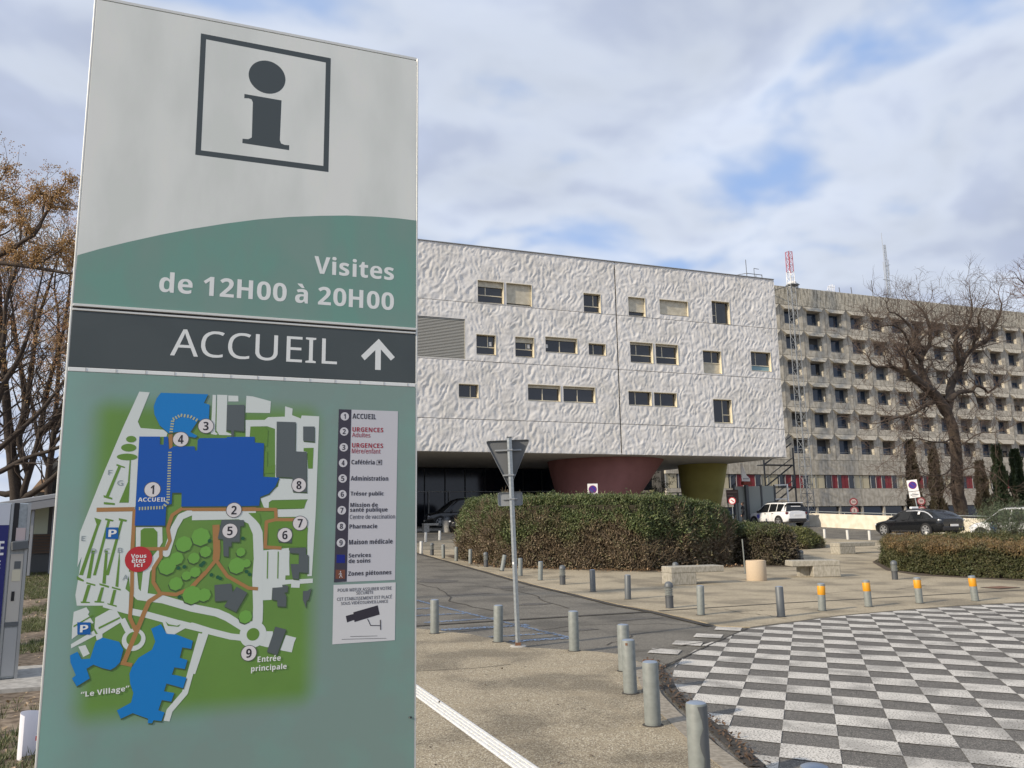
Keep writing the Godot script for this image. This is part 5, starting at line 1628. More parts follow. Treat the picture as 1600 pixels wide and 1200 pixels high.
	for q in [[8.66, -30.94, "louvred lamp bollard second from the far end of the long row"], [8.81, -25.12, "louvred lamp bollard beside the left end of the big hedge"], [8.58, -18.79, "louvred lamp bollard in front of the middle of the big hedge"], [8.18, -13.26, "louvred lamp bollard at the road corner below the first concrete bench"], [16.53, -16.14, "louvred lamp bollard standing in front of the low reddish hedge"], [18.2, -21.5, "lamp bollard dome rising behind the second concrete bench"], [11.6, -18.45, "lamp bollard dome rising behind the first concrete bench"]]:
		place_bollard(lb, "lamp_bollard", q[2], "lamp", "louvred lamp bollards on the forecourt", q[0], q[1])
	plain.free(); dark.free(); ob.free(); lb.free(); lightp.free()
	# benches
	var bl := [["weathered L shaped concrete bench left of the round concrete bin", 10.80, -17.36, -0.10, 1.42, 0.66, false], ["weathered L shaped concrete bench right of the round concrete bin", 14.80, -17.86, -0.36, 1.28, 0.72, true], ["weathered L shaped concrete bench farthest back before the clipped mounds", 23.06, -25.05, -0.02, 1.72, 0.74, false]]
	for q in bl:
		var L: float = q[4]
		var bw: float = q[5]
		var t := thing("concrete_bench", q[0], "bench", on(q[1], q[2], 0.022), q[3], "L shaped concrete benches")
		obj("slab", Sh.new().bevel(Vector3(L / 2, 0.355, -0.27), Vector3(L, 0.15, 0.54), 0.012), M.bench, t)
		obj("block", Sh.new().bevel(Vector3(L - bw / 2 - 0.003 if q[6] else bw / 2 + 0.003, 0.14, -0.27), Vector3(bw, 0.279, 0.532), 0.012), M.bench, t)
		if q[6]:
			obj("pedestal", Sh.new().box(Vector3(0.42, 0.139, -0.40), Vector3(0.26, 0.276, 0.24)), M.bench, t)
	# bin and thin stake
	var can := thing("litter_bin", "round sand coloured concrete litter bin between the two benches", "bin", on(13.45, -17.6, 0.022))
	obj("drum", Sh.new().lathe([Vector2(0.245, 0), Vector2(0.25, 0.02), Vector2(0.25, 0.48), Vector2(0.235, 0.5), Vector2(0.205, 0.5), Vector2(0.20, 0.2), Vector2(0, 0.2)], 40), M.can, can)
	var stake := thing("thin_stake", "thin grey metal stake standing behind the round concrete bin", "stake", on(14.6, -19.6, 0.022))
	obj("rod", Sh.new().rod(Vector3.ZERO, Vector3(-0.03, 0.95, 0), 0.018, 8), M.bollard, stake)
	obj("foot", Sh.new().lathe([Vector2(0.05, 0), Vector2(0.05, 0.01), Vector2(0.02, 0.02), Vector2(0, 0.02)], 12), M.bollard_dark, stake)
	# bent hoop by the kerb
	var hp := thing("metal_hoop", "small thin bent metal hoop between the bollards at the kerb", "hoop", on(4.14, -7.25, 0.022))
	obj("frame", Sh.new().tube(PackedVector3Array([Vector3(0.03, 0, 0), Vector3(0.0, 0.12, 0), Vector3(0.0, 0.235, 0), Vector3(0.01, 0.25, 0), Vector3(0.105, 0.25, 0.022), Vector3(0.118, 0.235, 0.022), Vector3(0.135, 0.12, 0.022), Vector3(0.16, 0.0, 0.022)]), PackedFloat32Array([0.006, 0.006, 0.006, 0.006, 0.006, 0.006, 0.006, 0.006]), 6), M.rust, hp)
	for k in 2:
		obj("foot", Sh.new().box(Vector3([0.03, 0.16][k], 0.004, [0.0, 0.03][k]), Vector3(0.04, 0.008, 0.022)), M.rust, hp)
	# manhole plate
	var mh := thing("drain_cover", "small dark rectangular drain cover in the tan paving at right", "drain cover", on(16.6, -13.3, 0.030))
	obj("plate", Sh.new().box(Vector3(0, 0.002, 0), Vector3(0.55, 0.008, 0.4)), M.rust, mh)
	obj("frame", Sh.new().box(Vector3(0, 0.0, 0), Vector3(0.62, 0.008, 0.47)), M.dirt_line, mh)

	make_yield_sign()
	make_signs()

func make_yield_sign() -> void:
	var s := thing("yield_sign", "back of a grey triangular yield sign on a galvanised post", "road sign", on(4.02, -10.24, 0.022), 0.0)
	# the post leans a little and is turned so two of its faces show
	s.rotation = Vector3(0.02, -0.34, 0.028)
	var bar := Sh.new()
	var w := 0.031
	var d := 0.052
	var sec := [Vector2(-w, -d * 0.5), Vector2(-w * 0.2, -d), Vector2(w, -d * 0.7), Vector2(w, d * 0.7), Vector2(-w * 0.2, d), Vector2(-w, d * 0.5)]
	for k in 6:
		var a: Vector2 = sec[k]
		var b: Vector2 = sec[(k + 1) % 6]
		bar.quad(Vector3(b.x, 0, b.y), Vector3(a.x, 0, a.y), Vector3(a.x, 2.71, a.y), Vector3(b.x, 2.71, b.y))
	obj("post", bar, M.galv, s)
	obj("post_cap", Sh.new().bevel(Vector3(0, 2.715, 0), Vector3(0.066, 0.014, 0.105), 0.003), M.bollard_dark, s)
	obj("footing", Sh.new().lathe([Vector2(0.11, 0), Vector2(0.10, 0.012), Vector2(0.05, 0.018)], 16), M.concrete_slab, s)
	obj("rust_ring", Sh.new().box(Vector3(0, 0.03, 0), Vector3(0.07, 0.05, 0.11)), M.rust, s)
	var face := Node3D.new()
	face.name = "sign_plate"
	s.add_child(face, true)
	face.position = Vector3(-0.02, 0, -0.075)
	var tri := PackedVector2Array()
	var cor := [Vector2(-0.305, 2.685), Vector2(0.0, 2.02), Vector2(0.305, 2.685)]
	for k in 3:
		var p: Vector2 = cor[k]
		var a: Vector2 = (cor[(k + 2) % 3] - p).normalized()
		var b: Vector2 = (cor[(k + 1) % 3] - p).normalized()
		for j in 5:
			var f := j / 4.0
			tri.append(p + a * 0.045 * (1 - f) * (1 - f) + b * 0.045 * f * f)
	obj("plate", Sh.new().prism(tri, -0.004, 0.0), M.sign_back, face)
	var rim := Sh.new()
	for k in tri.size():
		var a := tri[k]
		var b := tri[(k + 1) % tri.size()]
		rim.quad(Vector3(a.x, a.y, -0.006), Vector3(b.x, b.y, -0.006), Vector3(b.x, b.y, 0.026), Vector3(a.x, a.y, 0.026))
		var c := Vector2(0, 2.46)
		var a2 := a.lerp(c, 0.022)
		var b2 := b.lerp(c, 0.022)
		rim.quad(Vector3(a.x, a.y, 0.026), Vector3(b.x, b.y, 0.026), Vector3(b2.x, b2.y, 0.026), Vector3(a2.x, a2.y, 0.026))
		rim.quad(Vector3(a2.x, a2.y, 0.026), Vector3(b2.x, b2.y, 0.026), Vector3(b2.x, b2.y, 0.0), Vector3(a2.x, a2.y, 0.0))
	obj("folded_rim", rim, M.sign_back_light, face)
	for q in [[2.545, 0.36], [2.21, 0.17]]:
		obj("rail", Sh.new().bevel(Vector3(0, q[0], 0.016), Vector3(q[1], 0.024, 0.028), 0.004), M.sign_back_light, face)
		var cl := Sh.new()
		cl.bevel(Vector3(0.02, q[0], 0.135), Vector3(0.075, 0.02, 0.006), 0.002)
		cl.box(Vector3(-0.015, q[0], 0.08), Vector3(0.005, 0.02, 0.11))
		cl.box(Vector3(0.056, q[0], 0.08), Vector3(0.005, 0.02, 0.11))
		obj("clamp", cl, M.steel, face)
	var small := Node3D.new()
	small.name = "lower_plate"
	s.add_child(small, true)
	small.position = Vector3(-0.02, 0, -0.075)
	var rr := PackedVector2Array()
	for k in 4:
		var c := Vector2([0.135, -0.135, -0.135, 0.135][k], 1.895 + [0.06, 0.06, -0.06, -0.06][k])
		for j in 5:
			var a := PI / 2 * k + PI / 2 * j / 4.0
			rr.append(c + Vector2(cos(a), sin(a)) * 0.03)
	obj("plate", Sh.new().prism(rr, -0.004, 0.0), M.sign_back_light, small)
	var rm2 := Sh.new()
	for k in rr.size():
		var a := rr[k]
		var b := rr[(k + 1) % rr.size()]
		var c := Vector2(0, 1.895)
		var a2 := a.lerp(c, 0.035)
		var b2 := b.lerp(c, 0.035)
		rm2.quad(Vector3(a.x, a.y, -0.006), Vector3(b.x, b.y, -0.006), Vector3(b.x, b.y, 0.022), Vector3(a.x, a.y, 0.022))
		rm2.quad(Vector3(b.x, b.y, 0.022), Vector3(a.x, a.y, 0.022), Vector3(a2.x, a2.y, 0.022), Vector3(b2.x, b2.y, 0.022))
	obj("folded_rim", rm2, M.galv, small)
	var c2 := Sh.new().bevel(Vector3(0.02, 1.895, 0.135), Vector3(0.075, 0.02, 0.006), 0.002)
	c2.box(Vector3(-0.015, 1.895, 0.08), Vector3(0.005, 0.02, 0.11))
	c2.box(Vector3(0.056, 1.895, 0.08), Vector3(0.005, 0.02, 0.11))
	c2.bevel(Vector3(0, 1.895, 0.012), Vector3(0.2, 0.02, 0.02), 0.003)
	obj("clamp", c2, M.steel, small)
	obj("sticker", Sh.new().box(Vector3(-0.0195, 1.06, 0.0430), Vector3(0.022, 0.03, 0.001), Basis(Vector3.UP, -0.55)), M.white, s)

func round_face(sh: Sh, r: float, y: float, z: float) -> Sh:
	return sh.poly(disc(Vector2(0, y), r, 32), Transform3D(Basis(), Vector3(0, 0, z)))

func ring_face(sh: Sh, r0: float, r1: float, y: float, z: float) -> Sh:
	for k in 32:
		var a := TAU * k / 32
		var b := TAU * (k + 1) / 32
		sh.quad(Vector3(cos(a) * r0, y + sin(a) * r0, z), Vector3(cos(a) * r1, y + sin(a) * r1, z), Vector3(cos(b) * r1, y + sin(b) * r1, z), Vector3(cos(b) * r0, y + sin(b) * r0, z))
	return sh

func no_parking(called: String, label: String, where: Vector3, turn: float, lean: float, top: float, text2: bool) -> void:
	var t := thing(called, label, "road sign", where, turn)
	t.rotation.z = lean
	obj("post", Sh.new().lathe([Vector2(0.03, 0), Vector2(0.03, top), Vector2(0, top)], 10), M.galv, t)
	var b := obj("board", Sh.new().bevel(Vector3(0, top - 0.32, 0.05), Vector3(0.56, 0.66, 0.02), 0.006), M.sign_white, t)
	obj("blue_disc", round_face(Sh.new(), 0.19, top - 0.30, 0.0615), M.sign_blue, b)
	obj("red_ring", ring_face(Sh.new(), 0.175, 0.225, top - 0.30, 0.063), mat(0.16, 0.01, 0.12, 0.5), b)
	obj("red_bar", Sh.new().box(Vector3(0, top - 0.30, 0.0632), Vector3(0.37, 0.045, 0.001), Basis(Vector3(0, 0, 1), -PI / 4)), mat(0.16, 0.01, 0.12, 0.5), b)
	var p := obj("lower_board", Sh.new().bevel(Vector3(0, top - 0.86, 0.05), Vector3(0.58, 0.36, 0.02), 0.006), M.sign_white, t)
	if text2:
		obj("text_lines", Sh.new().box(Vector3(0, top - 0.77, 0.061), Vector3(0.24, 0.03, 0.002)).box(Vector3(0, top - 0.86, 0.061), Vector3(0.44, 0.06, 0.002)).box(Vector3(0, top - 0.95, 0.061), Vector3(0.30, 0.03, 0.002)), mat(0.16, 0.17, 0.18, 0.6), p)

func limit_sign(label: String, where: Vector3, turn: float, top: float, what: String) -> void:
	var t := thing("round_sign_pair", label, "road sign", where, turn)
	obj("post", Sh.new().lathe([Vector2(0.03, 0), Vector2(0.03, top + 0.25), Vector2(0, top + 0.25)], 10), M.galv, t)
	for k in 2:
		var y := top - k * 0.58
		var f := obj("disc", Sh.new().prism(disc(Vector2(0, y), 0.265, 32), 0.04, 0.05), mat(0.16, 0.018, 0.025, 0.6), t)
		var inner := mat(0.34, 0.26, 0.25, 0.6)
		obj("white_field", round_face(Sh.new(), 0.185, y, 0.0515), inner, f)
		if k == 0:
			lettering(f, what, -0.12, y - 0.075, 0.12, y + 0.075, 0.052, M.black)
		else:
			obj("walker", Sh.new().poly(disc(Vector2(0, y + 0.075), 0.03, 12), Transform3D(Basis(), Vector3(0, 0, 0.053))).box(Vector3(0, y - 0.01, 0.053), Vector3(0.05, 0.12, 0.002)).box(Vector3(-0.03, y - 0.1, 0.053), Vector3(0.025, 0.09, 0.002)).box(Vector3(0.03, y - 0.1, 0.053), Vector3(0.025, 0.09, 0.002)), M.black, f)

func make_signs() -> void:
	no_parking("no_parking_sign", "white no parking board with blue disc in front of the pink cone", on(20.55, -40.7, 0.022), -0.42, 0.0, 3.72 - gy(-40.7) - 0.03, false)
	no_parking("no_parking_sign", "leaning white no parking board with text plate behind the black car", on(39.9, -36.6), -0.75, 0.10, 3.80 - gy(-36.6), true)
	limit_sign("two round red rimmed signs on one post behind the cream wall, left of the tree", on(42.3, -44.3), -0.7, 2.73 - gy(-44.3), "30")
	limit_sign("two round red rimmed signs on one post half hidden by the leaning no parking board", on(46.6, -42.6), -0.8, 2.70 - gy(-42.6), "30")
	# brown board, no entry disc, glass screen, furled flag by the rear gate
	var bs := thing("brown_board", "dark brown information board on posts left of the glass screen", "sign", on(36.75, -50.7, 0.0), -0.6)
	var hb := gy(-50.7)
	obj("board", Sh.new().bevel(Vector3(0.25, 3.35 - hb, 0), Vector3(0.85, 0.95, 0.06), 0.01), M.sign_brown, bs)
	for k in 2: obj("post", Sh.new().box(Vector3(-0.1 + k * 0.7, (2.9 - hb) / 2, -0.06), Vector3(0.07, 2.9 - hb, 0.05)), M.lamp_grey, bs)
	obj("text_lines", Sh.new().box(Vector3(0.25, 3.65 - hb, 0.032), Vector3(0.7, 0.06, 0.003)).box(Vector3(0.1, 3.4 - hb, 0.032), Vector3(0.4, 0.06, 0.003)).box(Vector3(0.22, 3.15 - hb, 0.032), Vector3(0.6, 0.05, 0.003)), mat(0.25, 0.18, 0.15), bs)
	var ne := thing("no_turn_sign", "small round red rimmed no turn sign beside the standing man", "road sign", on(34.6, -47.4), -0.62)
	var hn := 2.93 - gy(-47.4)
	obj("post", Sh.new().lathe([Vector2(0.025, 0), Vector2(0.025, hn), Vector2(0, hn)], 10), M.galv, ne)
	var nd := obj("disc", Sh.new().prism(disc(Vector2(0, hn), 0.25, 32), 0.03, 0.04), M.sign_red, ne)
	obj("white_field", round_face(Sh.new(), 0.19, hn, 0.0415), M.sign_white, nd)
	obj("arrow_mark", Sh.new().box(Vector3(0.03, hn, 0.043), Vector3(0.22, 0.05, 0.002), Basis(Vector3(0, 0, 1), -0.7)).box(Vector3(-0.05, hn + 0.05, 0.0435), Vector3(0.09, 0.05, 0.002)).box(Vector3(0.07, hn - 0.07, 0.0437), Vector3(0.10, 0.045, 0.002)), M.sign_red, nd)
	# glass screen
	var gs := thing("glass_screen", "grey framed frosted glass screen with white rails behind the white car", "screen", on(38.0, -50.2), 0.0)
	var hg := 4.15 - gy(-50.2)
	var pg := mat(0.29, 0.31, 0.285, 0.35)
	for k in 4:
		var a := Vector3(0.05 + k * 0.93 - 0.93, 0, 0.36 * k - 0.36)
		var c := Vector3(0.05 + (k + 1) * 0.93 - 0.93, 0, 0.36 * (k + 1) - 0.36)
		if k < 3:
			obj("glass_pane", Sh.new().bar(a.lerp(c, 0.06) + Vector3(0, hg * 0.55, 0), a.lerp(c, 0.94) + Vector3(0, hg * 0.55, 0), 0.02, hg * 0.84), pg, gs)
		obj("post", Sh.new().box(a + Vector3(0, hg / 2, 0), Vector3(0.12, hg, 0.12)), M.lamp_grey, gs)
	obj("white_frame", Sh.new().box(Vector3(2.75, hg * 0.6, 1.12), Vector3(0.09, hg * 0.82, 0.09)).bar(Vector3(1.9, hg - 0.03, 0.76), Vector3(2.76, hg - 0.03, 1.09), 0.07, 0.07).bar(Vector3(1.9, hg - 1.05, 0.76), Vector3(2.76, hg - 1.05, 1.09), 0.06, 0.06), M.white, gs)
	var fl := thing("furled_banner", "white triangular banner on a red base above the glass screen post", "banner", on(37.55, -50.0), 0.0)
	var hf := gy(-50.0)
	obj("post", Sh.new().box(Vector3(0.25, (4.2 - hf) / 2, 0), Vector3(0.2, 4.2 - hf, 0.2)), M.lamp_grey, fl)
	obj("red_base", Sh.new().bevel(Vector3(0.3, 4.28 - hf, 0), Vector3(0.75, 0.26, 0.3), 0.02), mat(0.22, 0.05, 0.035), fl)
	obj("cloth", Sh.new().prism(PackedVector2Array([Vector2(-0.1, 4.42 - hf), Vector2(0.62, 4.42 - hf), Vector2(0.62, 4.62 - hf), Vector2(0.34, 4.86 - hf), Vector2(0.16, 5.3 - hf), Vector2(-0.02, 5.75 - hf), Vector2(-0.1, 5.72 - hf)]), -0.03, 0.022), M.white, fl)
	obj("print", Sh.new().box(Vector3(0.26, 4.6 - hf, 0.033), Vector3(0.5, 0.07, 0.002)), mat(0.3, 0.3, 0.32), fl)
	# cream wall with hand rail behind the cars
	var wl := thing("low_wall", "long low cream wall with a steel handrail behind the parked cars", "wall", Vector3.ZERO)
	var zz := [-47.3, -44.0, -40.0, -36.0, -32.0, -28.0, -22.0]
	for k in zz.size() - 1:
		var a := on(41.15, zz[k], 0.0)
		var c := on(41.15, zz[k + 1], 0.0)
		var sh := Sh.new()
		var h := 0.93
		for q in [[-0.14, 1.0], [0.14, -1.0]]:
			var p0 := a + Vector3(q[0], 0, 0)
			var p1 := c + Vector3(q[0], 0, 0)
			sh._q(p0, p1, p1 + Vector3(0, h, 0), p0 + Vector3(0, h, 0), Vector3(q[0], 0, 0))
		sh._q(a + Vector3(-0.14, h, 0), c + Vector3(-0.14, h, 0), c + Vector3(0.14, h, 0), a + Vector3(0.14, h, 0), Vector3.UP)
		if k == 0: sh._q(a + Vector3(-0.14, 0, 0), a + Vector3(0.14, 0, 0), a + Vector3(0.14, h, 0), a + Vector3(-0.14, h, 0), Vector3(0, 0, -1))
		obj("wall_section", sh, M.wall_cream, wl)
		obj("handrail", Sh.new().rod(a + Vector3(0, h + 0.13, 0), c + Vector3(0, h + 0.13, 0), 0.028, 8), M.galv, wl)
		obj("rail_post", Sh.new().rod(a + Vector3(0, h, 0), a + Vector3(0, h + 0.13, 0), 0.02, 6), M.galv, wl)
	# dark fence between the cones
	var df := thing("dark_fence", "dark post and glass fence seen between the pink and yellow cones", "fence", on(33.5, -62.5))
	for k in 6:
		obj("post", Sh.new().box(Vector3(k * 1.35, 1.3, 0.4 * k), Vector3(0.14, 2.6, 0.14)), M.lobby_frame, df)
		if k < 5:
			obj("glass_pane", Sh.new().bar(Vector3(k * 1.35 + 0.1, 1.3, 0.4 * k + 0.03), Vector3(k * 1.35 + 1.25, 1.3, 0.4 * k + 0.37), 0.03, 2.3), mat(0.07, 0.09, 0.10, 0.2), df)
	obj("top_rail", Sh.new().bar(Vector3(0, 2.62, 0), Vector3(6.75, 2.62, 2.0), 0.1, 0.08), M.lobby_frame, df)
	# fire escape
	var fe := thing("fire_escape", "dark steel fire escape stair behind the banner on the ward block", "stair", Vector3(62.5, gy(-77), -77.0))
	var s := Sh.new()
	for k in 3:
		var y := 1.4 + k * 2.5
		s.box(Vector3(0, y, 0), Vector3(4.2, 0.1, 1.4))
		s.bar(Vector3(-2, y, 0.5), Vector3(2, y + 2.5, 0.5), 0.16, 0.12)
		s.bar(Vector3(-2, y + 1.0, 0.7), Vector3(2, y + 3.4, 0.7), 0.08, 0.08)
	obj("flights", s, M.lobby_frame, fe)
	for q in [-2.1, 2.1]:
		obj("post", Sh.new().box(Vector3(q, 4.2, 0.6), Vector3(0.14, 8.4, 0.14)), M.lobby_frame, fe)
	# entrance: concrete bench and bin in the shade
	var eb := thing("concrete_bench", "small pale concrete bench before the dark entrance, under the building", "bench", on(13.3, -49.4))
	obj("slab", Sh.new().bevel(Vector3(0.42, 0.48, 0), Vector3(0.95, 0.14, 0.5), 0.01), M.concrete_slab, eb)
	obj("block", Sh.new().bevel(Vector3(0.12, 0.205, 0), Vector3(0.34, 0.41, 0.48), 0.01), M.concrete_slab, eb)
	var bb := thing("domed_bin", "pale concrete bin with dark domed lid before the dark entrance", "bin", on(14.65, -49.0))
	obj("drum", Sh.new().lathe([Vector2(0.26, 0), Vector2(0.26, 0.72), Vector2(0.0, 0.72)], 24), M.concrete_slab, bb)
	obj("dome", Sh.new().lathe([Vector2(0.27, 0.72), Vector2(0.27, 0.80), Vector2(0.2, 0.93), Vector2(0.1, 0.99), Vector2(0, 1.0)], 24), M.lamp_grey, bb)

# ------------------------------------------------------------------ cars
func make_car(called: String, label: String, where: Vector3, turn: float, kind: String, paint: Material, group: String) -> Node3D:
	var car := thing(called, label, "car", where, turn, group)
	var L := 4.5
	var W := 0.92
	# t from the rear, half width, bottom, shoulder
	var low := [[0.0, 0.66, 0.50, 0.96], [0.015, 0.80, 0.36, 1.03], [0.05, 0.88, 0.28, 1.07], [0.16, 0.915, 0.23, 1.07], [0.35, 0.92, 0.21, 1.05], [0.55, 0.92, 0.21, 1.02], [0.70, 0.915, 0.21, 1.01], [0.79, 0.905, 0.22, 1.0], [0.90, 0.875, 0.24, 0.93], [0.96, 0.80, 0.27, 0.85], [0.985, 0.70, 0.32, 0.76], [1.0, 0.55, 0.42, 0.66]]
	var top := [[0.012, 1.04, 1.07, 0.84, 0.81], [0.03, 1.06, 1.36, 0.86, 0.75], [0.055, 1.06, 1.55, 0.87, 0.70], [0.12, 1.06, 1.615, 0.875, 0.67], [0.36, 1.05, 1.655, 0.88, 0.655], [0.52, 1.03, 1.65, 0.88, 0.65], [0.60, 1.02, 1.58, 0.875, 0.645], [0.68, 1.01, 1.36, 0.865, 0.68], [0.775, 1.0, 1.03, 0.85, 0.78]]
	var wr := 0.35
	var zf := 0.80
	var zr := 0.195
	if kind == "estate":
		L = 4.85
		low = [[0.0, 0.66, 0.48, 0.90], [0.015, 0.80, 0.34, 0.97], [0.05, 0.89, 0.27, 1.0], [0.16, 0.925, 0.22, 1.0], [0.35, 0.93, 0.20, 0.98], [0.55, 0.93, 0.20, 0.94], [0.70, 0.925, 0.20, 0.91], [0.80, 0.91, 0.21, 0.87], [0.91, 0.875, 0.23, 0.79], [0.965, 0.79, 0.26, 0.72], [0.988, 0.68, 0.31, 0.65], [1.0, 0.52, 0.40, 0.56]]
		top = [[0.02, 0.96, 0.98, 0.82, 0.79], [0.07, 0.99, 1.14, 0.84, 0.75], [0.13, 1.0, 1.33, 0.86, 0.68], [0.20, 1.0, 1.41, 0.87, 0.64], [0.36, 0.98, 1.47, 0.88, 0.635], [0.50, 0.95, 1.46, 0.88, 0.63], [0.60, 0.93, 1.37, 0.875, 0.635], [0.70, 0.90, 1.14, 0.86, 0.70], [0.80, 0.87, 0.89, 0.84, 0.79]]
		wr = 0.36
		zf = 0.805
		zr = 0.19
	elif kind == "van":
		L = 4.9
		top = [[0.012, 1.0, 1.05, 0.84, 0.82], [0.03, 1.05, 1.55, 0.86, 0.76], [0.07, 1.06, 1.80, 0.87, 0.74], [0.18, 1.06, 1.86, 0.88, 0.74], [0.40, 1.05, 1.88, 0.88, 0.74], [0.56, 1.03, 1.86, 0.88, 0.73], [0.64, 1.02, 1.72, 0.875, 0.72], [0.74, 1.01, 1.40, 0.865, 0.74], [0.84, 1.0, 1.03, 0.85, 0.80]]
		zf = 0.82
		zr = 0.20
	var Z := func(t: float) -> float: return L * (0.5 - t)
	var rings := []
	for q in low:
		var z: float = Z.call(q[0])
		var h: float = q[1]
		var b: float = q[2]
		var s: float = q[3]
		var half := [Vector2(h * 0.55, b - 0.01), Vector2(h * 0.88, b), Vector2(h * 0.965, b + 0.09), Vector2(h, b + (s - b) * 0.42), Vector2(h * 0.995, b + (s - b) * 0.70), Vector2(h * 0.965, s - 0.07), Vector2(h * 0.91, s - 0.005), Vector2(h * 0.66, s + 0.025), Vector2(h * 0.25, s + 0.04)]
		var ring := PackedVector3Array()
		for p in half: ring.append(Vector3(p.x, p.y, z))
		half.reverse()
		for p in half: ring.append(Vector3(-p.x, p.y, z))
		rings.append(ring)
	var body := Sh.new()
	body.loft(rings, true, true)
	for e in [0, rings.size() - 1]:
		var r: PackedVector3Array = rings[e]
		var c := Vector3.ZERO
		for p in r: c += p / r.size()
		for k in r.size():
			var p := r[k]
			var q := r[(k + 1) % r.size()]
			if (p - c).cross(q - c).z * (1.0 if e == 0 else -1.0) > 0: body.tri(c, p, q)
			else: body.tri(c, q, p)
	obj("body", body, paint, car)
	# glasshouse and painted roof
	var gl := []
	var rf := []
	var side := func(t: float, f: float, sx: float, out: float) -> Vector3:
		for k in top.size() - 1:
			if t <= top[k + 1][0] or k == top.size() - 2:
				var u: float = clampf((t - top[k][0]) / (top[k + 1][0] - top[k][0]), 0, 1)
				var by: float = lerpf(top[k][1], top[k + 1][1], u)
				var ry: float = lerpf(top[k][2], top[k + 1][2], u)
				var bw: float = lerpf(top[k][3], top[k + 1][3], u)
				var rw: float = lerpf(top[k][4], top[k + 1][4], u)
				return Vector3(sx * (lerpf(bw, rw, f) + out), lerpf(by - 0.03, ry - 0.07, f), Z.call(t))
		return Vector3.ZERO
	for q in top:
		var z: float = Z.call(q[0])
		var half := [Vector2(q[3], q[1] - 0.04), Vector2(q[4] + 0.01, q[2] - 0.07), Vector2(q[4] - 0.05, q[2] - 0.015), Vector2(q[4] * 0.5, q[2] + 0.01), Vector2(0.0, q[2] + 0.02)]
		var ring := PackedVector3Array()
		for p in half: ring.append(Vector3(p.x, p.y, z))
		for k in range(3, -1, -1): ring.append(Vector3(-half[k].x, half[k].y, z))
		gl.append(ring)
		if q[2] - q[1] > 0.42:
			var rr := PackedVector3Array()
			for p in [Vector2(q[4] + 0.022, q[2] - 0.085), Vector2(q[4] + 0.018, q[2] - 0.055), Vector2(q[4] - 0.045, q[2] - 0.004), Vector2(q[4] * 0.5, q[2] + 0.021), Vector2(0, q[2] + 0.03)]: rr.append(Vector3(p.x, p.y, z))
			for k in range(3, -1, -1): rr.append(Vector3(-rr[k].x, rr[k].y, z))
			rf.append(rr)
	obj("glazing", Sh.new().loft(gl, false, true), M.car_glass, car)
	obj("roof", Sh.new().loft(rf, false, true), paint if kind != "estate" else M.car_black, car)
	for sx: float in [-1.0, 1.0]:
		var pl := Sh.new()
		for q in [[0.60, 0.585, 0.775, 0.755], [0.438, 0.425, 0.446, 0.43], [0.255, 0.243, 0.255, 0.24], [0.085, 0.04, 0.13, 0.02]]:
			var a: Vector3 = side.call(q[2], 0.0, sx, 0.012)
			var b: Vector3 = side.call(q[3], 0.0, sx, 0.012)
			var c: Vector3 = side.call(q[1], 1.0, sx, 0.012)
			var d: Vector3 = side.call(q[0], 1.0, sx, 0.012)
			pl._q(a, b, c, d, Vector3(sx, 0.2, 0))
		obj("pillar", pl, paint, car)
		if kind == "estate":
			var st := Sh.new()
			var path := [[0.50, 0.98], [0.36, 0.99], [0.24, 0.96], [0.18, 0.80], [0.13, 0.52], [0.10, 0.28]]
			for k in path.size() - 1:
				var w0 := 0.05 + 0.025 * k
				var w1 := 0.05 + 0.025 * (k + 1)
				st._q(side.call(path[k][0], path[k][1] - w0, sx, 0.018), side.call(path[k + 1][0], path[k + 1][1] - w1, sx, 0.018), side.call(path[k + 1][0], path[k + 1][1] + 0.03, sx, 0.018), side.call(path[k][0], path[k][1] + 0.02, sx, 0.018), Vector3(sx, 0.2, 0))
			obj("silver_trim", st, mat(0.55, 0.57, 0.60, 0.35, 0.3), car)
		# sill cladding, door seams, handles, mirror
		obj("sill", Sh.new().bevel(Vector3(sx * 0.905, 0.30, Z.call(0.5)), Vector3(0.06, 0.14 if kind == "suv" else 0.07, L * 0.38), 0.02), M.car_trim, car)
		var seam := Sh.new()
		for t: float in [0.345, 0.44, 0.655]:
			seam.box(Vector3(sx * 0.923, 0.68, Z.call(t)), Vector3(0.006, 0.56, 0.008))
		obj("door_seam", seam, M.car_black, car)
		for t: float in [0.33, 0.51]:
			obj("door_handle", Sh.new().bevel(Vector3(sx * 0.932, 0.90, Z.call(t)), Vector3(0.03, 0.03, 0.20), 0.008), M.car_black if kind == "suv" else paint, car)
		obj("mirror", Sh.new().bevel(Vector3(sx * 1.0, 1.06 if kind != "estate" else 0.98, Z.call(0.665)), Vector3(0.19, 0.13, 0.11), 0.03), paint if kind != "suv" else M.car_black, car)
		if kind == "suv":
			obj("roof_rail", Sh.new().tube(PackedVector3Array([Vector3(sx * 0.60, 1.60, Z.call(0.14)), Vector3(sx * 0.605, 1.70, Z.call(0.19)), Vector3(sx * 0.605, 1.725, Z.call(0.36)), Vector3(sx * 0.60, 1.70, Z.call(0.52)), Vector3(sx * 0.59, 1.62, Z.call(0.56))]), PackedFloat32Array([0.018, 0.018, 0.018, 0.018, 0.018]), 6), M.car_black, car)
		# lamps
		var ym := 0.90 if kind != "estate" else 0.86
		obj("tail_lamp", Sh.new().bevel(Vector3(sx * 0.70, ym, Z.call(0.022)), Vector3(0.36, 0.15 if kind == "suv" else 0.07, 0.14), 0.03), M.tail if kind == "suv" else mat(0.45, 0.47, 0.48, 0.2), car)
		obj("head_lamp", Sh.new().bevel(Vector3(sx * 0.64, 0.72 if kind != "estate" else 0.64, Z.call(0.965)), Vector3(0.30, 0.10, 0.14), 0.03), mat(0.6, 0.62, 0.65, 0.1), car)
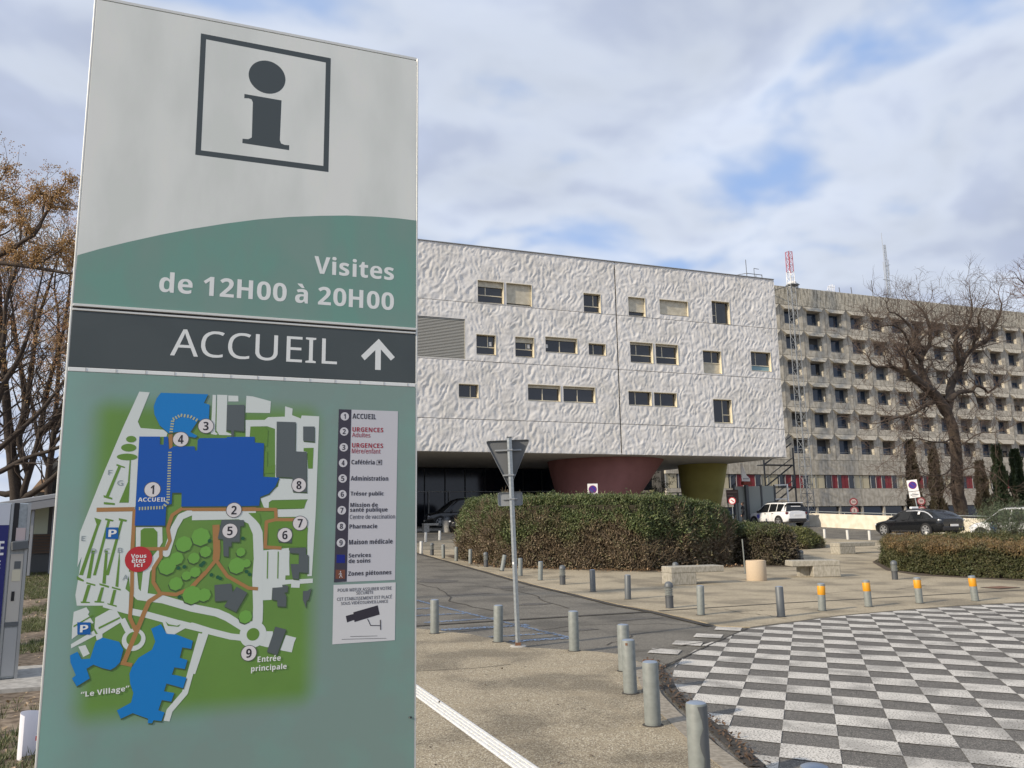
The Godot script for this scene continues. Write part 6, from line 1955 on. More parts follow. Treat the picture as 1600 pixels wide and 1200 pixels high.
		# wheels
		for tz: float in [zf, zr]:
			var zc: float = Z.call(tz)
			var X := Basis(Vector3(0, 0, 1), -PI / 2 * sx)
			var arch := Sh.new()
			var pr := PackedVector2Array()
			for k in 21:
				var a := lerpf(-0.35, PI + 0.35, k / 20.0)
				pr.append(Vector2(cos(a), sin(a)) * (wr + 0.075))
			for k in 21:
				var a := lerpf(PI + 0.35, -0.35, k / 20.0)
				pr.append(Vector2(cos(a), sin(a)) * (wr + 0.02))
			arch.prism(pr, -0.012, 0.012, Transform3D(Basis(Vector3(0, 0, -sx), Vector3(0, 1, 0), Vector3(sx, 0, 0)), Vector3(sx * 0.922, wr, zc)))
			obj("wheel_arch", arch, M.car_trim if kind == "suv" else paint, car)
			var well := Sh.new().poly(disc(Vector2.ZERO, wr + 0.03, 28), Transform3D(Basis(Vector3(0, 0, -sx), Vector3(0, 1, 0), Vector3(sx, 0, 0)), Vector3(sx * 0.9245, wr, zc)))
			obj("wheel_well", well, M.black, car)
			var wh := Node3D.new()
			wh.name = "wheel"
			car.add_child(wh, true)
			wh.position = Vector3(sx * 0.84, wr, zc)
			wh.basis = X
			obj("tyre", Sh.new().lathe([Vector2(wr * 0.66, -0.1), Vector2(wr * 0.94, -0.1), Vector2(wr, -0.07), Vector2(wr, 0.075), Vector2(wr * 0.95, 0.105), Vector2(wr * 0.68, 0.108), Vector2(wr * 0.66, 0.06)], 32), M.rubber, wh)
			obj("rim_well", Sh.new().lathe([Vector2(wr * 0.67, 0.05), Vector2(0, 0.05)], 24), M.black, wh)
			var rim := Sh.new()
			rim.lathe([Vector2(wr * 0.69, 0.09), Vector2(wr * 0.69, 0.112), Vector2(wr * 0.62, 0.112), Vector2(wr * 0.62, 0.09)], 32)
			rim.lathe([Vector2(0.075, 0.09), Vector2(0.07, 0.112), Vector2(0, 0.114)], 16)
			var ns := 5 if kind == "suv" else 6
			for k in ns:
				var a := TAU * k / ns
				var b := a + (0.5 if kind == "estate" else 0.0)
				rim.bar(Vector3(cos(a) * 0.05, 0.1, sin(a) * 0.05), Vector3(cos(b) * wr * 0.66, 0.1, sin(b) * wr * 0.66), 0.075 if kind == "estate" else 0.055, 0.02)
			obj("rim", rim, M.alloy, wh)
	# rear: window, plate, bumper
	if kind == "suv":
		obj("spoiler", Sh.new().bevel(Vector3(0, 1.60, Z.call(0.055)), Vector3(1.24, 0.05, 0.34), 0.02), paint, car)
		obj("tailgate_seam", Sh.new().box(Vector3(0, 1.035, Z.call(0.010)), Vector3(1.5, 0.02, 0.03)), M.car_black, car)
	obj("rear_bumper", Sh.new().bevel(Vector3(0, 0.42, Z.call(0.004)), Vector3(1.42, 0.24, 0.14), 0.04), M.car_trim if kind == "suv" else M.car_black, car)
	obj("rear_plate", Sh.new().box(Vector3(0, 0.78 if kind == "suv" else 0.60, Z.call(-0.002 if kind == "suv" else -0.013)), Vector3(0.52, 0.11, 0.02)), M.sign_white, car)
	obj("front_bumper", Sh.new().bevel(Vector3(0, 0.42, Z.call(0.985)), Vector3(1.30, 0.2, 0.16), 0.04), M.car_trim if kind == "suv" else M.car_black, car)
	obj("front_plate", Sh.new().box(Vector3(0, 0.44, Z.call(1.005)), Vector3(0.52, 0.11, 0.02)), M.sign_white, car)
	return car

func star_of_life(car: Node3D, x: float, y: float, z: float, r: float, m: Material) -> void:
	var s := Sh.new()
	for k in 3:
		var a := PI / 3 * k + PI / 2
		var d := Vector3(0, sin(a), cos(a))
		s.box(Vector3(x - k * 0.0008, y, z), Vector3(0.003, r * 0.5, r * 2.0), Basis(Vector3(1, 0, 0), d.cross(Vector3(1, 0, 0)).normalized(), d))
	obj("star_emblem", s, m, car)

func make_cars() -> void:
	var white := mat(0.78, 0.79, 0.80, 0.25)
	white.clearcoat_enabled = true
	white.clearcoat = 0.7
	white.clearcoat_roughness = 0.08
	var black := mat(0.007, 0.008, 0.010, 0.25)
	black.clearcoat_enabled = true
	black.clearcoat = 0.5
	black.clearcoat_roughness = 0.06
	M.car_glass = mat(0.012, 0.014, 0.016, 0.06)
	M.car_trim = mat(0.022, 0.022, 0.024, 0.7)
	M.car_black = mat(0.012, 0.012, 0.013, 0.4)
	M.alloy = mat(0.40, 0.41, 0.42, 0.35, 0.5)
	M.tail = mat(0.12, 0.012, 0.02, 0.2)
	var purple := mat(0.09, 0.10, 0.50, 0.5)
	var navy := mat(0.03, 0.10, 0.26, 0.5)
	var g := "vehicles queueing along the cream wall"
	var c1 := make_car("parked_car", "white high bodied car with small violet star on its door, behind the clipped mounds", on(38.8, -48.1, 0.01), -0.02, "suv", white, g)
	star_of_life(c1, -0.935, 0.74, -0.82, 0.17, purple)
	obj("tailgate_text", Sh.new().box(Vector3(0, 1.36, 2.145), Vector3(0.8, 0.05, 0.004), Basis(Vector3.RIGHT, -0.4)), M.paper, c1)
	var c2 := make_car("parked_car", "black estate taxi with a white roof lamp and silver window trim", on(36.95, -34.2, 0.01), -0.05, "estate", black, g)
	obj("taxi_lamp", Sh.new().bevel(Vector3(-0.1, 1.54, 0.0), Vector3(0.5, 0.12, 0.18), 0.03), M.white, c2)
	obj("door_emblem", Sh.new().box(Vector3(-0.80, 1.25, 1.02), Vector3(0.004, 0.16, 0.14), Basis(Vector3(0, 0, 1), -0.42)), M.paper, c2)
	var c3 := make_car("parked_car", "white high bodied car with blue door star, half hidden by the olive tree", on(36.15, -27.6, 0.01), -0.08, "suv", white, g)
	star_of_life(c3, -0.935, 0.80, -0.55, 0.24, navy)
	make_car("dark_van", "black van with bright roof rail stopped before the dark entrance", on(16.75, -52.7, 0.15), 1.45, "van", black, "")
	var c5 := make_car("dark_car", "nose of a black car with white number plate showing left of the big hedge", on(16.35, -48.9, 0.01), 2.5, "estate", black, "")

# ------------------------------------------------------------------ people (a smooth union of tapered capsules, meshed by surface nets)
func person_mesh(bones: Array, cell: float) -> Sh:
	var lo := Vector3(1e9, 1e9, 1e9)
	var hi := -lo
	for b in bones:
		for e in 2:
			var p: Vector3 = b[e]
			var r: float = b[2 + e]
			lo = lo.min(p - Vector3.ONE * (r + cell * 2))
			hi = hi.max(p + Vector3.ONE * (r + cell * 2))
	var n := Vector3i(((hi - lo) / cell).ceil()) + Vector3i.ONE
	var fld := PackedFloat32Array()
	fld.resize(n.x * n.y * n.z)
	for k in n.z:
		for j in n.y:
			for i in n.x:
				var p := lo + Vector3(i, j, k) * cell
				var d := 1.0
				for b in bones:
					var a: Vector3 = b[0]
					var ab: Vector3 = b[1] - a
					var t := clampf((p - a).dot(ab) / maxf(ab.length_squared(), 1e-6), 0.0, 1.0)
					var q: float = (p - a - ab * t).length() - lerpf(b[2], b[3], t)
					var h := clampf(0.5 + 0.5 * (d - q) / 0.03, 0.0, 1.0)
					d = lerpf(d, q, h) - 0.03 * h * (1.0 - h)
				fld[(k * n.y + j) * n.x + i] = d
	var ids := {}
	var pts := PackedVector3Array()
	var cols := PackedColorArray()
	for k in n.z - 1:
		for j in n.y - 1:
			for i in n.x - 1:
				var m := Vector3.ZERO
				var c := 0
				for e in [[0, 0, 0, 1, 0, 0], [0, 1, 0, 1, 1, 0], [0, 0, 1, 1, 0, 1], [0, 1, 1, 1, 1, 1], [0, 0, 0, 0, 1, 0], [1, 0, 0, 1, 1, 0], [0, 0, 1, 0, 1, 1], [1, 0, 1, 1, 1, 1], [0, 0, 0, 0, 0, 1], [1, 0, 0, 1, 0, 1], [0, 1, 0, 0, 1, 1], [1, 1, 0, 1, 1, 1]]:
					var a := fld[((k + e[2]) * n.y + j + e[1]) * n.x + i + e[0]]
					var b := fld[((k + e[5]) * n.y + j + e[4]) * n.x + i + e[3]]
					if (a < 0) != (b < 0):
						m += Vector3(e[0], e[1], e[2]).lerp(Vector3(e[3], e[4], e[5]), a / (a - b))
						c += 1
				if c:
					ids[(k * n.y + j) * n.x + i] = pts.size()
					var p := lo + (Vector3(i, j, k) + m / c) * cell
					pts.append(p)
					var best := 1e9
					var col := Color.BLACK
					for b in bones:
						var a: Vector3 = b[0]
						var ab: Vector3 = b[1] - a
						var t := clampf((p - a).dot(ab) / maxf(ab.length_squared(), 1e-6), 0.0, 1.0)
						var q: float = (p - a - ab * t).length() - lerpf(b[2], b[3], t)
						if q < best:
							best = q
							col = b[4]
					cols.append(col)
	var idx := PackedInt32Array()
	for k in range(1, n.z - 1):
		for j in range(1, n.y - 1):
			for i in range(1, n.x - 1):
				var o := (k * n.y + j) * n.x + i
				for ax in 3:
					var step: int = [1, n.x, n.x * n.y][ax]
					var a := fld[o]
					var b := fld[o + step]
					if (a < 0) == (b < 0): continue
					var u: int = [n.x, n.x * n.y, 1][ax]
					var w: int = [n.x * n.y, 1, n.x][ax]
					var q := [ids[o - u - w], ids[o - w], ids[o], ids[o - u]]
					if a < 0: idx.append_array([q[0], q[2], q[1], q[0], q[3], q[2]])
					else: idx.append_array([q[0], q[1], q[2], q[0], q[2], q[3]])
	var s := Sh.new()
	s.use_col = true
	s.smooth(pts, idx, cols)
	return s

func make_person(label: String, where: Vector3, turn: float, top: Color, low: Color, stride: float, skirt: bool) -> void:
	var t := thing("person", label, "person", where, turn)
	var skin := Color(0.36, 0.21, 0.15)
	var shoe := Color(0.02, 0.02, 0.02)
	var b := []
	# front of the figure looks to -Z
	for s: float in [-1.0, 1.0]:
		var f := s * stride
		var hip := Vector3(s * 0.085, 0.90, 0)
		var knee := Vector3(s * 0.095, 0.49, -0.03 - f * 0.5)
		var ank := Vector3(s * 0.10, 0.09, 0.03 - f)
		b.append([hip, knee, 0.088, 0.06, low])
		b.append([knee, ank, 0.058, 0.042, low])
		b.append([ank + Vector3(0, -0.045, 0.02), ank + Vector3(0, -0.052, -0.14), 0.04, 0.034, shoe])
		var sh := Vector3(s * 0.18, 1.40, 0.0)
		var el := Vector3(s * 0.235, 1.12, 0.03 + f * 0.4)
		var wr := Vector3(s * 0.225, 0.88, -0.06 + f * 0.8)
		b.append([sh, el, 0.058, 0.045, top])
		b.append([el, wr, 0.045, 0.034, top])
		b.append([wr, wr + Vector3(-s * 0.005, -0.09, -0.015), 0.03, 0.036, skin])
		b.append([wr + Vector3(-s * 0.01, -0.09, -0.03), wr + Vector3(-s * 0.02, -0.16, -0.035), 0.017, 0.012, skin])
		b.append([wr + Vector3(0, -0.04, -0.03), wr + Vector3(-s * 0.01, -0.09, -0.06), 0.014, 0.011, skin])
	b.append([Vector3(-0.06, 0.93, 0), Vector3(0.06, 0.93, 0), 0.115, 0.115, low])
	b.append([Vector3(-0.05, 1.08, 0), Vector3(0.05, 1.08, 0), 0.115, 0.115, top])
	b.append([Vector3(-0.085, 1.32, 0), Vector3(0.085, 1.32, 0), 0.125, 0.125, top])
	b.append([Vector3(-0.12, 1.41, 0.005), Vector3(0.12, 1.41, 0.005), 0.075, 0.075, top])
	if skirt:
		b.append([Vector3(0, 0.92, 0), Vector3(0, 0.42, 0.0), 0.14, 0.20, low])
	b.append([Vector3(0, 1.46, 0), Vector3(0, 1.54, -0.01), 0.052, 0.05, skin])
	b.append([Vector3(0, 1.63, -0.012), Vector3(0, 1.66, 0.005), 0.082, 0.09, skin])
	b.append([Vector3(0, 1.575, -0.05), Vector3(0, 1.59, -0.04), 0.045, 0.05, skin])
	b.append([Vector3(0, 1.63, -0.095), Vector3(0, 1.61, -0.108), 0.012, 0.016, skin])
	obj("body", person_mesh(b, 0.022), M.matte_tint, t)
	var hair := Sh.new()
	hair.lathe([Vector2(0.098, 1.60), Vector2(0.104, 1.66), Vector2(0.095, 1.71), Vector2(0.06, 1.75), Vector2(0, 1.762)], 20, Vector3(0, 0, 0.022), 0.1)
	obj("hair", hair, mat(0.025, 0.018, 0.014, 0.7), t)
	var eyes := Sh.new()
	for s: float in [-1.0, 1.0]: eyes.box(Vector3(s * 0.034, 1.645, -0.093), Vector3(0.022, 0.01, 0.006))
	obj("eyes", eyes, M.black, t)

func make_people() -> void:
	make_person("man in dark clothes standing beside the no turn sign behind the big hedge", on(35.6, -47.6), 0.9, Color(0.016, 0.017, 0.022), Color(0.02, 0.02, 0.025), 0.05, false)
	make_person("woman in long black clothes walking behind the left end of the big hedge", on(11.62, -36.26, 0.022), -2.4, Color(0.014, 0.013, 0.016), Color(0.016, 0.015, 0.018), 0.13, true)
	make_person("person in dark coat standing in the shade at the totem edge", on(12.35, -48.6), 2.6, Color(0.03, 0.03, 0.034), Color(0.022, 0.022, 0.028), 0.05, false)

# ------------------------------------------------------------------ hedges and shrubs
func hedge(called: String, label: String, foot: PackedVector2Array, h: float, hfun: Callable, opt: Dictionary) -> Node3D:
	# foot: (x, z) outline; leaves and twigs crowd a rough shell round a dark core
	var r := RandomNumberGenerator.new()
	r.seed = opt.get("seed", 1)
	var mid := Vector2.ZERO
	for p in foot: mid += p / foot.size()
	var t := thing(called, label, opt.get("category", "hedge"), on(mid.x, mid.y, 0.0))
	var base := t.position
	var lump := noise(FastNoiseLite.TYPE_SIMPLEX_SMOOTH, 0.7, 3, opt.get("seed", 1))
	var tone := noise(FastNoiseLite.TYPE_SIMPLEX_SMOOTH, 0.5, 3, opt.get("seed", 1) + 40)
	var area := 0.0
	for k in foot.size(): area += foot[k].cross(foot[(k + 1) % foot.size()])
	var per := PackedFloat32Array([0.0])
	for k in foot.size(): per.append(per[k] + foot[k].distance_to(foot[(k + 1) % foot.size()]))
	var total: float = per[foot.size()]
	var shoulder: float = opt.get("shoulder", 0.35)
	# core
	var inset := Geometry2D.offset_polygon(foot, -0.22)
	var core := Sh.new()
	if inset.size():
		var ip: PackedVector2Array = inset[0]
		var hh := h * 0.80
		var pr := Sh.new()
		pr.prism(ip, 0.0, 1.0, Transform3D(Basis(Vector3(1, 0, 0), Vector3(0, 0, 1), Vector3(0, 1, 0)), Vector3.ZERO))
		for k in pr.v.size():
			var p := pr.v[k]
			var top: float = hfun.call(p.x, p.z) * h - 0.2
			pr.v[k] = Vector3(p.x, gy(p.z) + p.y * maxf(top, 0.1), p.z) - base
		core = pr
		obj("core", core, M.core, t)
	var xs := []
	var cols := PackedColorArray()
	var tw := []
	var tcols := PackedColorArray()
	var brown: Color = opt.get("brown", Color(0.155, 0.116, 0.074))
	var green: Color = opt.get("green", Color(0.104, 0.134, 0.048))
	var lush: float = opt.get("lush", 0.62)          # height share above which the growth is green
	var dens: float = opt.get("density", 330.0)
	var sz: float = opt.get("size", 1.0)
	var bb := Rect2(foot[0], Vector2.ZERO)
	for p in foot: bb = bb.expand(p)
	var n_side := int(total * h * dens)
	var n_top := int(absf(area) * 0.5 * dens)
	for k in n_side + n_top:
		var q: Vector2
		var f := 1.0
		var out := Vector3.UP
		if k < n_side:
			var s := r.randf() * total
			var e := 0
			while per[e + 1] < s: e += 1
			var a := foot[e]
			var b := foot[(e + 1) % foot.size()]
			q = a.lerp(b, (s - per[e]) / maxf(per[e + 1] - per[e], 1e-4))
			var d := (b - a).normalized()
			var o := Vector2(d.y, -d.x) if area > 0 else Vector2(-d.y, d.x)
			f = r.randf()
			out = Vector3(o.x, 0.25, o.y).normalized()
			var lean := smoothstep(1.0 - shoulder, 1.0, f)
			q -= o * (lean * lean * shoulder * 0.95 + absf(r.randfn()) * 0.05 - (0.14 * r.randf() if r.randf() < 0.04 else 0.0) + 0.17 * lump.get_noise_3d(q.x, f * h, q.y) + opt.get("batter", 0.0) * f)
			out = out.lerp(Vector3.UP, lean * 0.8).normalized()
		else:
			q = bb.position + Vector2(r.randf() * bb.size.x, r.randf() * bb.size.y)
			if not Geometry2D.is_point_in_polygon(q, foot): continue
			f = 1.0 - absf(r.randfn()) * 0.03
			var edge := 9.0
			for e in foot.size():
				edge = minf(edge, q.distance_to(Geometry2D.get_closest_point_to_segment(q, foot[e], foot[(e + 1) % foot.size()])))
			var round_off := clampf(1.0 - edge / maxf(shoulder * 0.95, 0.05), 0.0, 1.0)
			f -= round_off * round_off * shoulder
		var top: float = hfun.call(q.x, q.y) * h
		var y := f * top + (0.16 * r.randf() if r.randf() < 0.05 else 0.0) + 0.13 * lump.get_noise_2d(q.x * 1.6, q.y * 1.6)
		if y < 0.02: y = 0.02
		var p := Vector3(q.x, gy(q.y) + y, q.y) - base
		var tn := tone.get_noise_3d(q.x, y * 1.4, q.y)
		var gshare := smoothstep(lush - 0.22, lush + 0.16, f + tn * 0.5)
		var keep: float = lerpf(opt.get("bare", 0.45), 1.0, gshare)
		if r.randf() > keep:
			if r.randf() < opt.get("twigs", 0.7):
				var tb := Basis(Vector3.UP, r.randf() * TAU) * Basis(Vector3.RIGHT, r.randf_range(-0.2, 0.9))
				tw.append(Transform3D(tb.scaled(Vector3.ONE * r.randf_range(0.6, 1.3) * sz * opt.get("twig_size", 1.0)), p - out * 0.08))
				tcols.append(brown * r.randf_range(0.5, 1.7))
			continue
		var c := brown.lerp(green, clampf(gshare + r.randfn() * 0.18, 0, 1)) * r.randf_range(0.6, 1.45)
		if r.randf() < 0.06: c = Color(0.14, 0.13, 0.06)
		xs.append(Transform3D(rbasis(r).slerp(Basis(Quaternion(Vector3.UP, out)), 0.55).orthonormalized().scaled(Vector3.ONE * r.randf_range(0.7, 1.3) * sz), p))
		cols.append(c)
	scatter("foliage", M.sprig, M.leaf, xs, cols, t)
	if tw.size(): scatter("twigs", M.twig_mesh, M.matte_tint, tw, tcols, t)
	return t

func make_hedges() -> void:
	M.sprig = sprig_mesh(3, 7, 0.085, 0.034, 0.035)
	var ts := Sh.new()
	ts.tube(PackedVector3Array([Vector3(0, 0, 0), Vector3(0.01, 0.12, 0.01), Vector3(-0.01, 0.26, 0.03)]), PackedFloat32Array([0.006, 0.005, 0.002]), 3, false)
	ts.tube(PackedVector3Array([Vector3(0.01, 0.10, 0.01), Vector3(0.06, 0.2, -0.02)]), PackedFloat32Array([0.004, 0.002]), 3, false)
	ts.tube(PackedVector3Array([Vector3(0.005, 0.07, 0.01), Vector3(-0.05, 0.15, 0.05)]), PackedFloat32Array([0.004, 0.002]), 3, false)
	M.twig_mesh = ts.mesh()
	struct("planting_bed", drape(Sh.new(), PackedVector2Array([Vector2(9.0, -30.5), Vector2(8.95, -26.8), Vector2(9.05, -24.7), Vector2(10.1, -23.8), Vector2(12.6, -21.3), Vector2(14.6, -21.6), Vector2(16.4, -21.8), Vector2(17.6, -20.8), Vector2(19.2, -22.2), Vector2(22.9, -28.4), Vector2(27.5, -32.4), Vector2(24, -35), Vector2(14, -33)]), 0.028), M.bed)
	struct("planting_bed", drape(Sh.new(), PackedVector2Array([Vector2(18.75, -18.6), Vector2(21.1, -21.5), Vector2(23.3, -23.3), Vector2(29.3, -24.2), Vector2(31, -18), Vector2(28, -10.8), Vector2(20.8, -10.8), Vector2(18.7, -14.4), Vector2(18.05, -16.8)]), 0.028), M.bed)
	hedge("hedge", "long tall hedge with green top and bare brown flank behind the road", PackedVector2Array([Vector2(9.35, -30.0), Vector2(9.12, -28.5), Vector2(9.1, -26.6), Vector2(9.3, -25.0), Vector2(10.2, -24.1), Vector2(11.4, -22.8), Vector2(12.65, -21.75), Vector2(14.4, -21.95), Vector2(15.8, -22.2), Vector2(16.9, -23.0), Vector2(17.6, -25.0), Vector2(17.0, -27.5), Vector2(13.5, -30.5), Vector2(10.5, -31.0)]), 2.16,
		func(x: float, z: float) -> float: return lerpf(1.0, 0.80, smoothstep(13.5, 17.5, x)) - 0.10 * smoothstep(10.4, 9.1, x), {"seed": 5, "lush": 0.62, "bare": 0.42, "density": 400.0, "shoulder": 0.46, "twigs": 0.95, "twig_size": 1.7})
	hedge("hedge", "darker lower hedge joined to the right end of the tall one", PackedVector2Array([Vector2(16.7, -22.6), Vector2(17.2, -21.6), Vector2(17.9, -21.5), Vector2(18.5, -22.2), Vector2(19.2, -23.8), Vector2(20.4, -26.8), Vector2(19.2, -28.0), Vector2(17.6, -26.0)]), 1.14,
		func(_x: float, _z: float) -> float: return 1.0, {"seed": 6, "lush": 0.80, "bare": 0.6, "density": 340.0, "shoulder": 0.2, "green": Color(0.062, 0.082, 0.026), "brown": Color(0.075, 0.058, 0.037)})
	hedge("clipped_shrub", "rounded clipped shrub mound between the dark hedge and the farthest bench", PackedVector2Array([Vector2(22.6, -29.6), Vector2(22.9, -28.4), Vector2(24.0, -28.0), Vector2(25.4, -28.6), Vector2(26.2, -29.9), Vector2(25.4, -31.4), Vector2(23.6, -31.2)]), 0.80,
		func(x: float, z: float) -> float: return 1.0 - 0.30 * smoothstep(0.3, 2.2, Vector2(x - 24.2, z + 29.6).length()), {"seed": 7, "category": "shrub", "lush": 0.35, "density": 360.0, "shoulder": 0.6, "green": Color(0.115, 0.125, 0.038)})
	hedge("clipped_shrub", "low brownish shrub behind the dark hedge, below the white car", PackedVector2Array([Vector2(19.2, -29.5), Vector2(20.5, -28.6), Vector2(22.6, -29.4), Vector2(23.4, -31.2), Vector2(21.8, -32.6), Vector2(19.6, -31.4)]), 0.62,
		func(_x: float, _z: float) -> float: return 1.0, {"seed": 8, "category": "shrub", "lush": 0.75, "density": 300.0, "shoulder": 0.5, "green": Color(0.085, 0.085, 0.030), "brown": Color(0.10, 0.068, 0.036)})
	hedge("clipped_shrub", "small ochre shrub cut round in front of the white car bumper", PackedVector2Array([Vector2(24.9, -31.4), Vector2(26.0, -31.0), Vector2(26.9, -31.8), Vector2(26.6, -33.0), Vector2(25.3, -33.0)]), 0.72,
		func(x: float, z: float) -> float: return 1.0 - 0.3 * smoothstep(0.2, 1.2, Vector2(x - 25.9, z + 32.0).length()), {"seed": 9, "category": "shrub", "lush": 0.6, "density": 360.0, "shoulder": 0.6, "green": Color(0.10, 0.09, 0.028), "brown": Color(0.13, 0.085, 0.035)})
	hedge("hedge", "low flat topped reddish green hedge at right behind the orange bollards", PackedVector2Array([Vector2(18.95, -18.55), Vector2(21.3, -21.3), Vector2(22.7, -22.5), Vector2(23.6, -21.6), Vector2(22.0, -18.6), Vector2(21.4, -16.6), Vector2(22.2, -13.4), Vector2(23.0, -11.2), Vector2(20.9, -11.2), Vector2(19.5, -13.6), Vector2(18.85, -15.2), Vector2(18.45, -16.8)]), 0.78,
		func(_x: float, _z: float) -> float: return 1.0, {"seed": 10, "lush": 0.86, "bare": 0.85, "density": 520.0, "shoulder": 0.16, "size": 0.8, "batter": 0.15, "green": Color(0.150, 0.098, 0.042), "brown": Color(0.058, 0.066, 0.024)})
	hedge("hedge", "second low hedge strip behind the reddish green one, below the cars", PackedVector2Array([Vector2(24.4, -22.6), Vector2(26.0, -23.4), Vector2(29.0, -23.6), Vector2(30.0, -20.5), Vector2(27.5, -14.5), Vector2(24.6, -12.0), Vector2(24.0, -13.4), Vector2(25.8, -17.0), Vector2(26.4, -20.4)]), 0.72,
		func(_x: float, _z: float) -> float: return 1.0, {"seed": 11, "lush": 0.5, "density": 260.0, "shoulder": 0.2, "green": Color(0.070, 0.075, 0.026), "brown": Color(0.12, 0.075, 0.034)})
	# dry leaves under the big hedge
	var xs := []
	var cols := PackedColorArray()
	rng.seed = 31
	var front := [Vector2(9.0, -27.0), Vector2(9.15, -24.9), Vector2(10.1, -24.0), Vector2(11.4, -22.6), Vector2(12.6, -21.5), Vector2(14.4, -21.7), Vector2(16.2, -21.9)]
	for k in 1500:
		var tt := rng.randf() * (front.size() - 1.001)
		var p: Vector2 = front[int(tt)].lerp(front[int(tt) + 1], tt - int(tt)) + Vector2(rng.randfn() * 0.22, rng.randfn() * 0.22)
		xs.append(Transform3D((Basis(Vector3.UP, rng.randf() * TAU) * Basis(Vector3.RIGHT, rng.randfn() * 0.5)).scaled(Vector3.ONE * rng.randf_range(0.6, 1.3)), on(p.x, p.y, 0.05)))
		cols.append(Color(0.19, 0.12, 0.065) * rng.randf_range(0.5, 1.8))
	tag(scatter("fallen_leaves", leaf_mesh(0.07, 0.045), M.leaf, xs, cols), "dry brown leaves strewn along the foot of the tall hedge", "leaves")

# ------------------------------------------------------------------ trees
func grow(sh: Sh, r: RandomNumberGenerator, p: Vector3, d: Vector3, len: float, rad: float, level: int, most: int, o: Dictionary, tips: Array) -> void:
	var segs := 4 if level < most else 3
	var pts := PackedVector3Array([p])
	var radii := PackedFloat32Array([rad])
	var dir := d.normalized()
	var q := p
	for k in segs:
		dir = (dir + Vector3(r.randfn(), r.randfn(), r.randfn()) * o.get("wander", 0.2) + Vector3(0, o.get("lift", 0.06), 0)).normalized()
		q += dir * len / segs
		pts.append(q)
		radii.append(lerpf(rad, rad * 0.42, (k + 1.0) / segs))
	sh.tube(pts, radii, 5 if level == 0 else (4 if level < most else 3), false)
	if level >= most:
		tips.append(q)
		return
	var kids: int = o.get("kids", 5)
	for k in kids:
		var f := r.randf_range(0.25, 1.0) if k < kids - 1 else 1.0
		var at := f * segs
		var i := mini(int(at), segs - 1)
		var bp := pts[i].lerp(pts[i + 1], at - i)
		var axis := (pts[i + 1] - pts[i]).normalized()
		var side := axis.cross(Vector3(r.randfn(), r.randfn(), r.randfn())).normalized()
		var nd: Vector3 = (axis + side * r.randf_range(0.45, 1.15) * o.get("spread", 1.0)).normalized()
		grow(sh, r, bp, nd, len * r.randf_range(0.5, 0.78), maxf(lerpf(rad, rad * 0.45, f) * 0.62, o.get("thin", 0.01)), level + 1, most, o, tips)

func limb(sh: Sh, pts: Array, r0: float, r1: float, sides := 9) -> PackedVector3Array:
	# smooth a coarse path and sweep it
	var c := Curve3D.new()
	for k in pts.size():
		var a: Vector3 = pts[maxi(k - 1, 0)]
		var b: Vector3 = pts[mini(k + 1, pts.size() - 1)]
		var t := (b - a) / 6.0
		c.add_point(pts[k], -t, t)
	c.bake_interval = 0.2
	var L := c.get_baked_length()
	var n := maxi(4, int(L / 0.45))
	var o := PackedVector3Array()
	var rad := PackedFloat32Array()
	for k in n + 1:
		var f := float(k) / n
		o.append(c.sample_baked(L * f, true))
		rad.append(lerpf(r0, r1, f) * (1.0 + 0.06 * sin(k * 2.1)))
	sh.tube(o, rad, sides, true)
	return o

func rel(pts: Array, base: Vector3) -> Array:
	var o := []
	for p: Vector3 in pts: o.append(p - base)
	return o

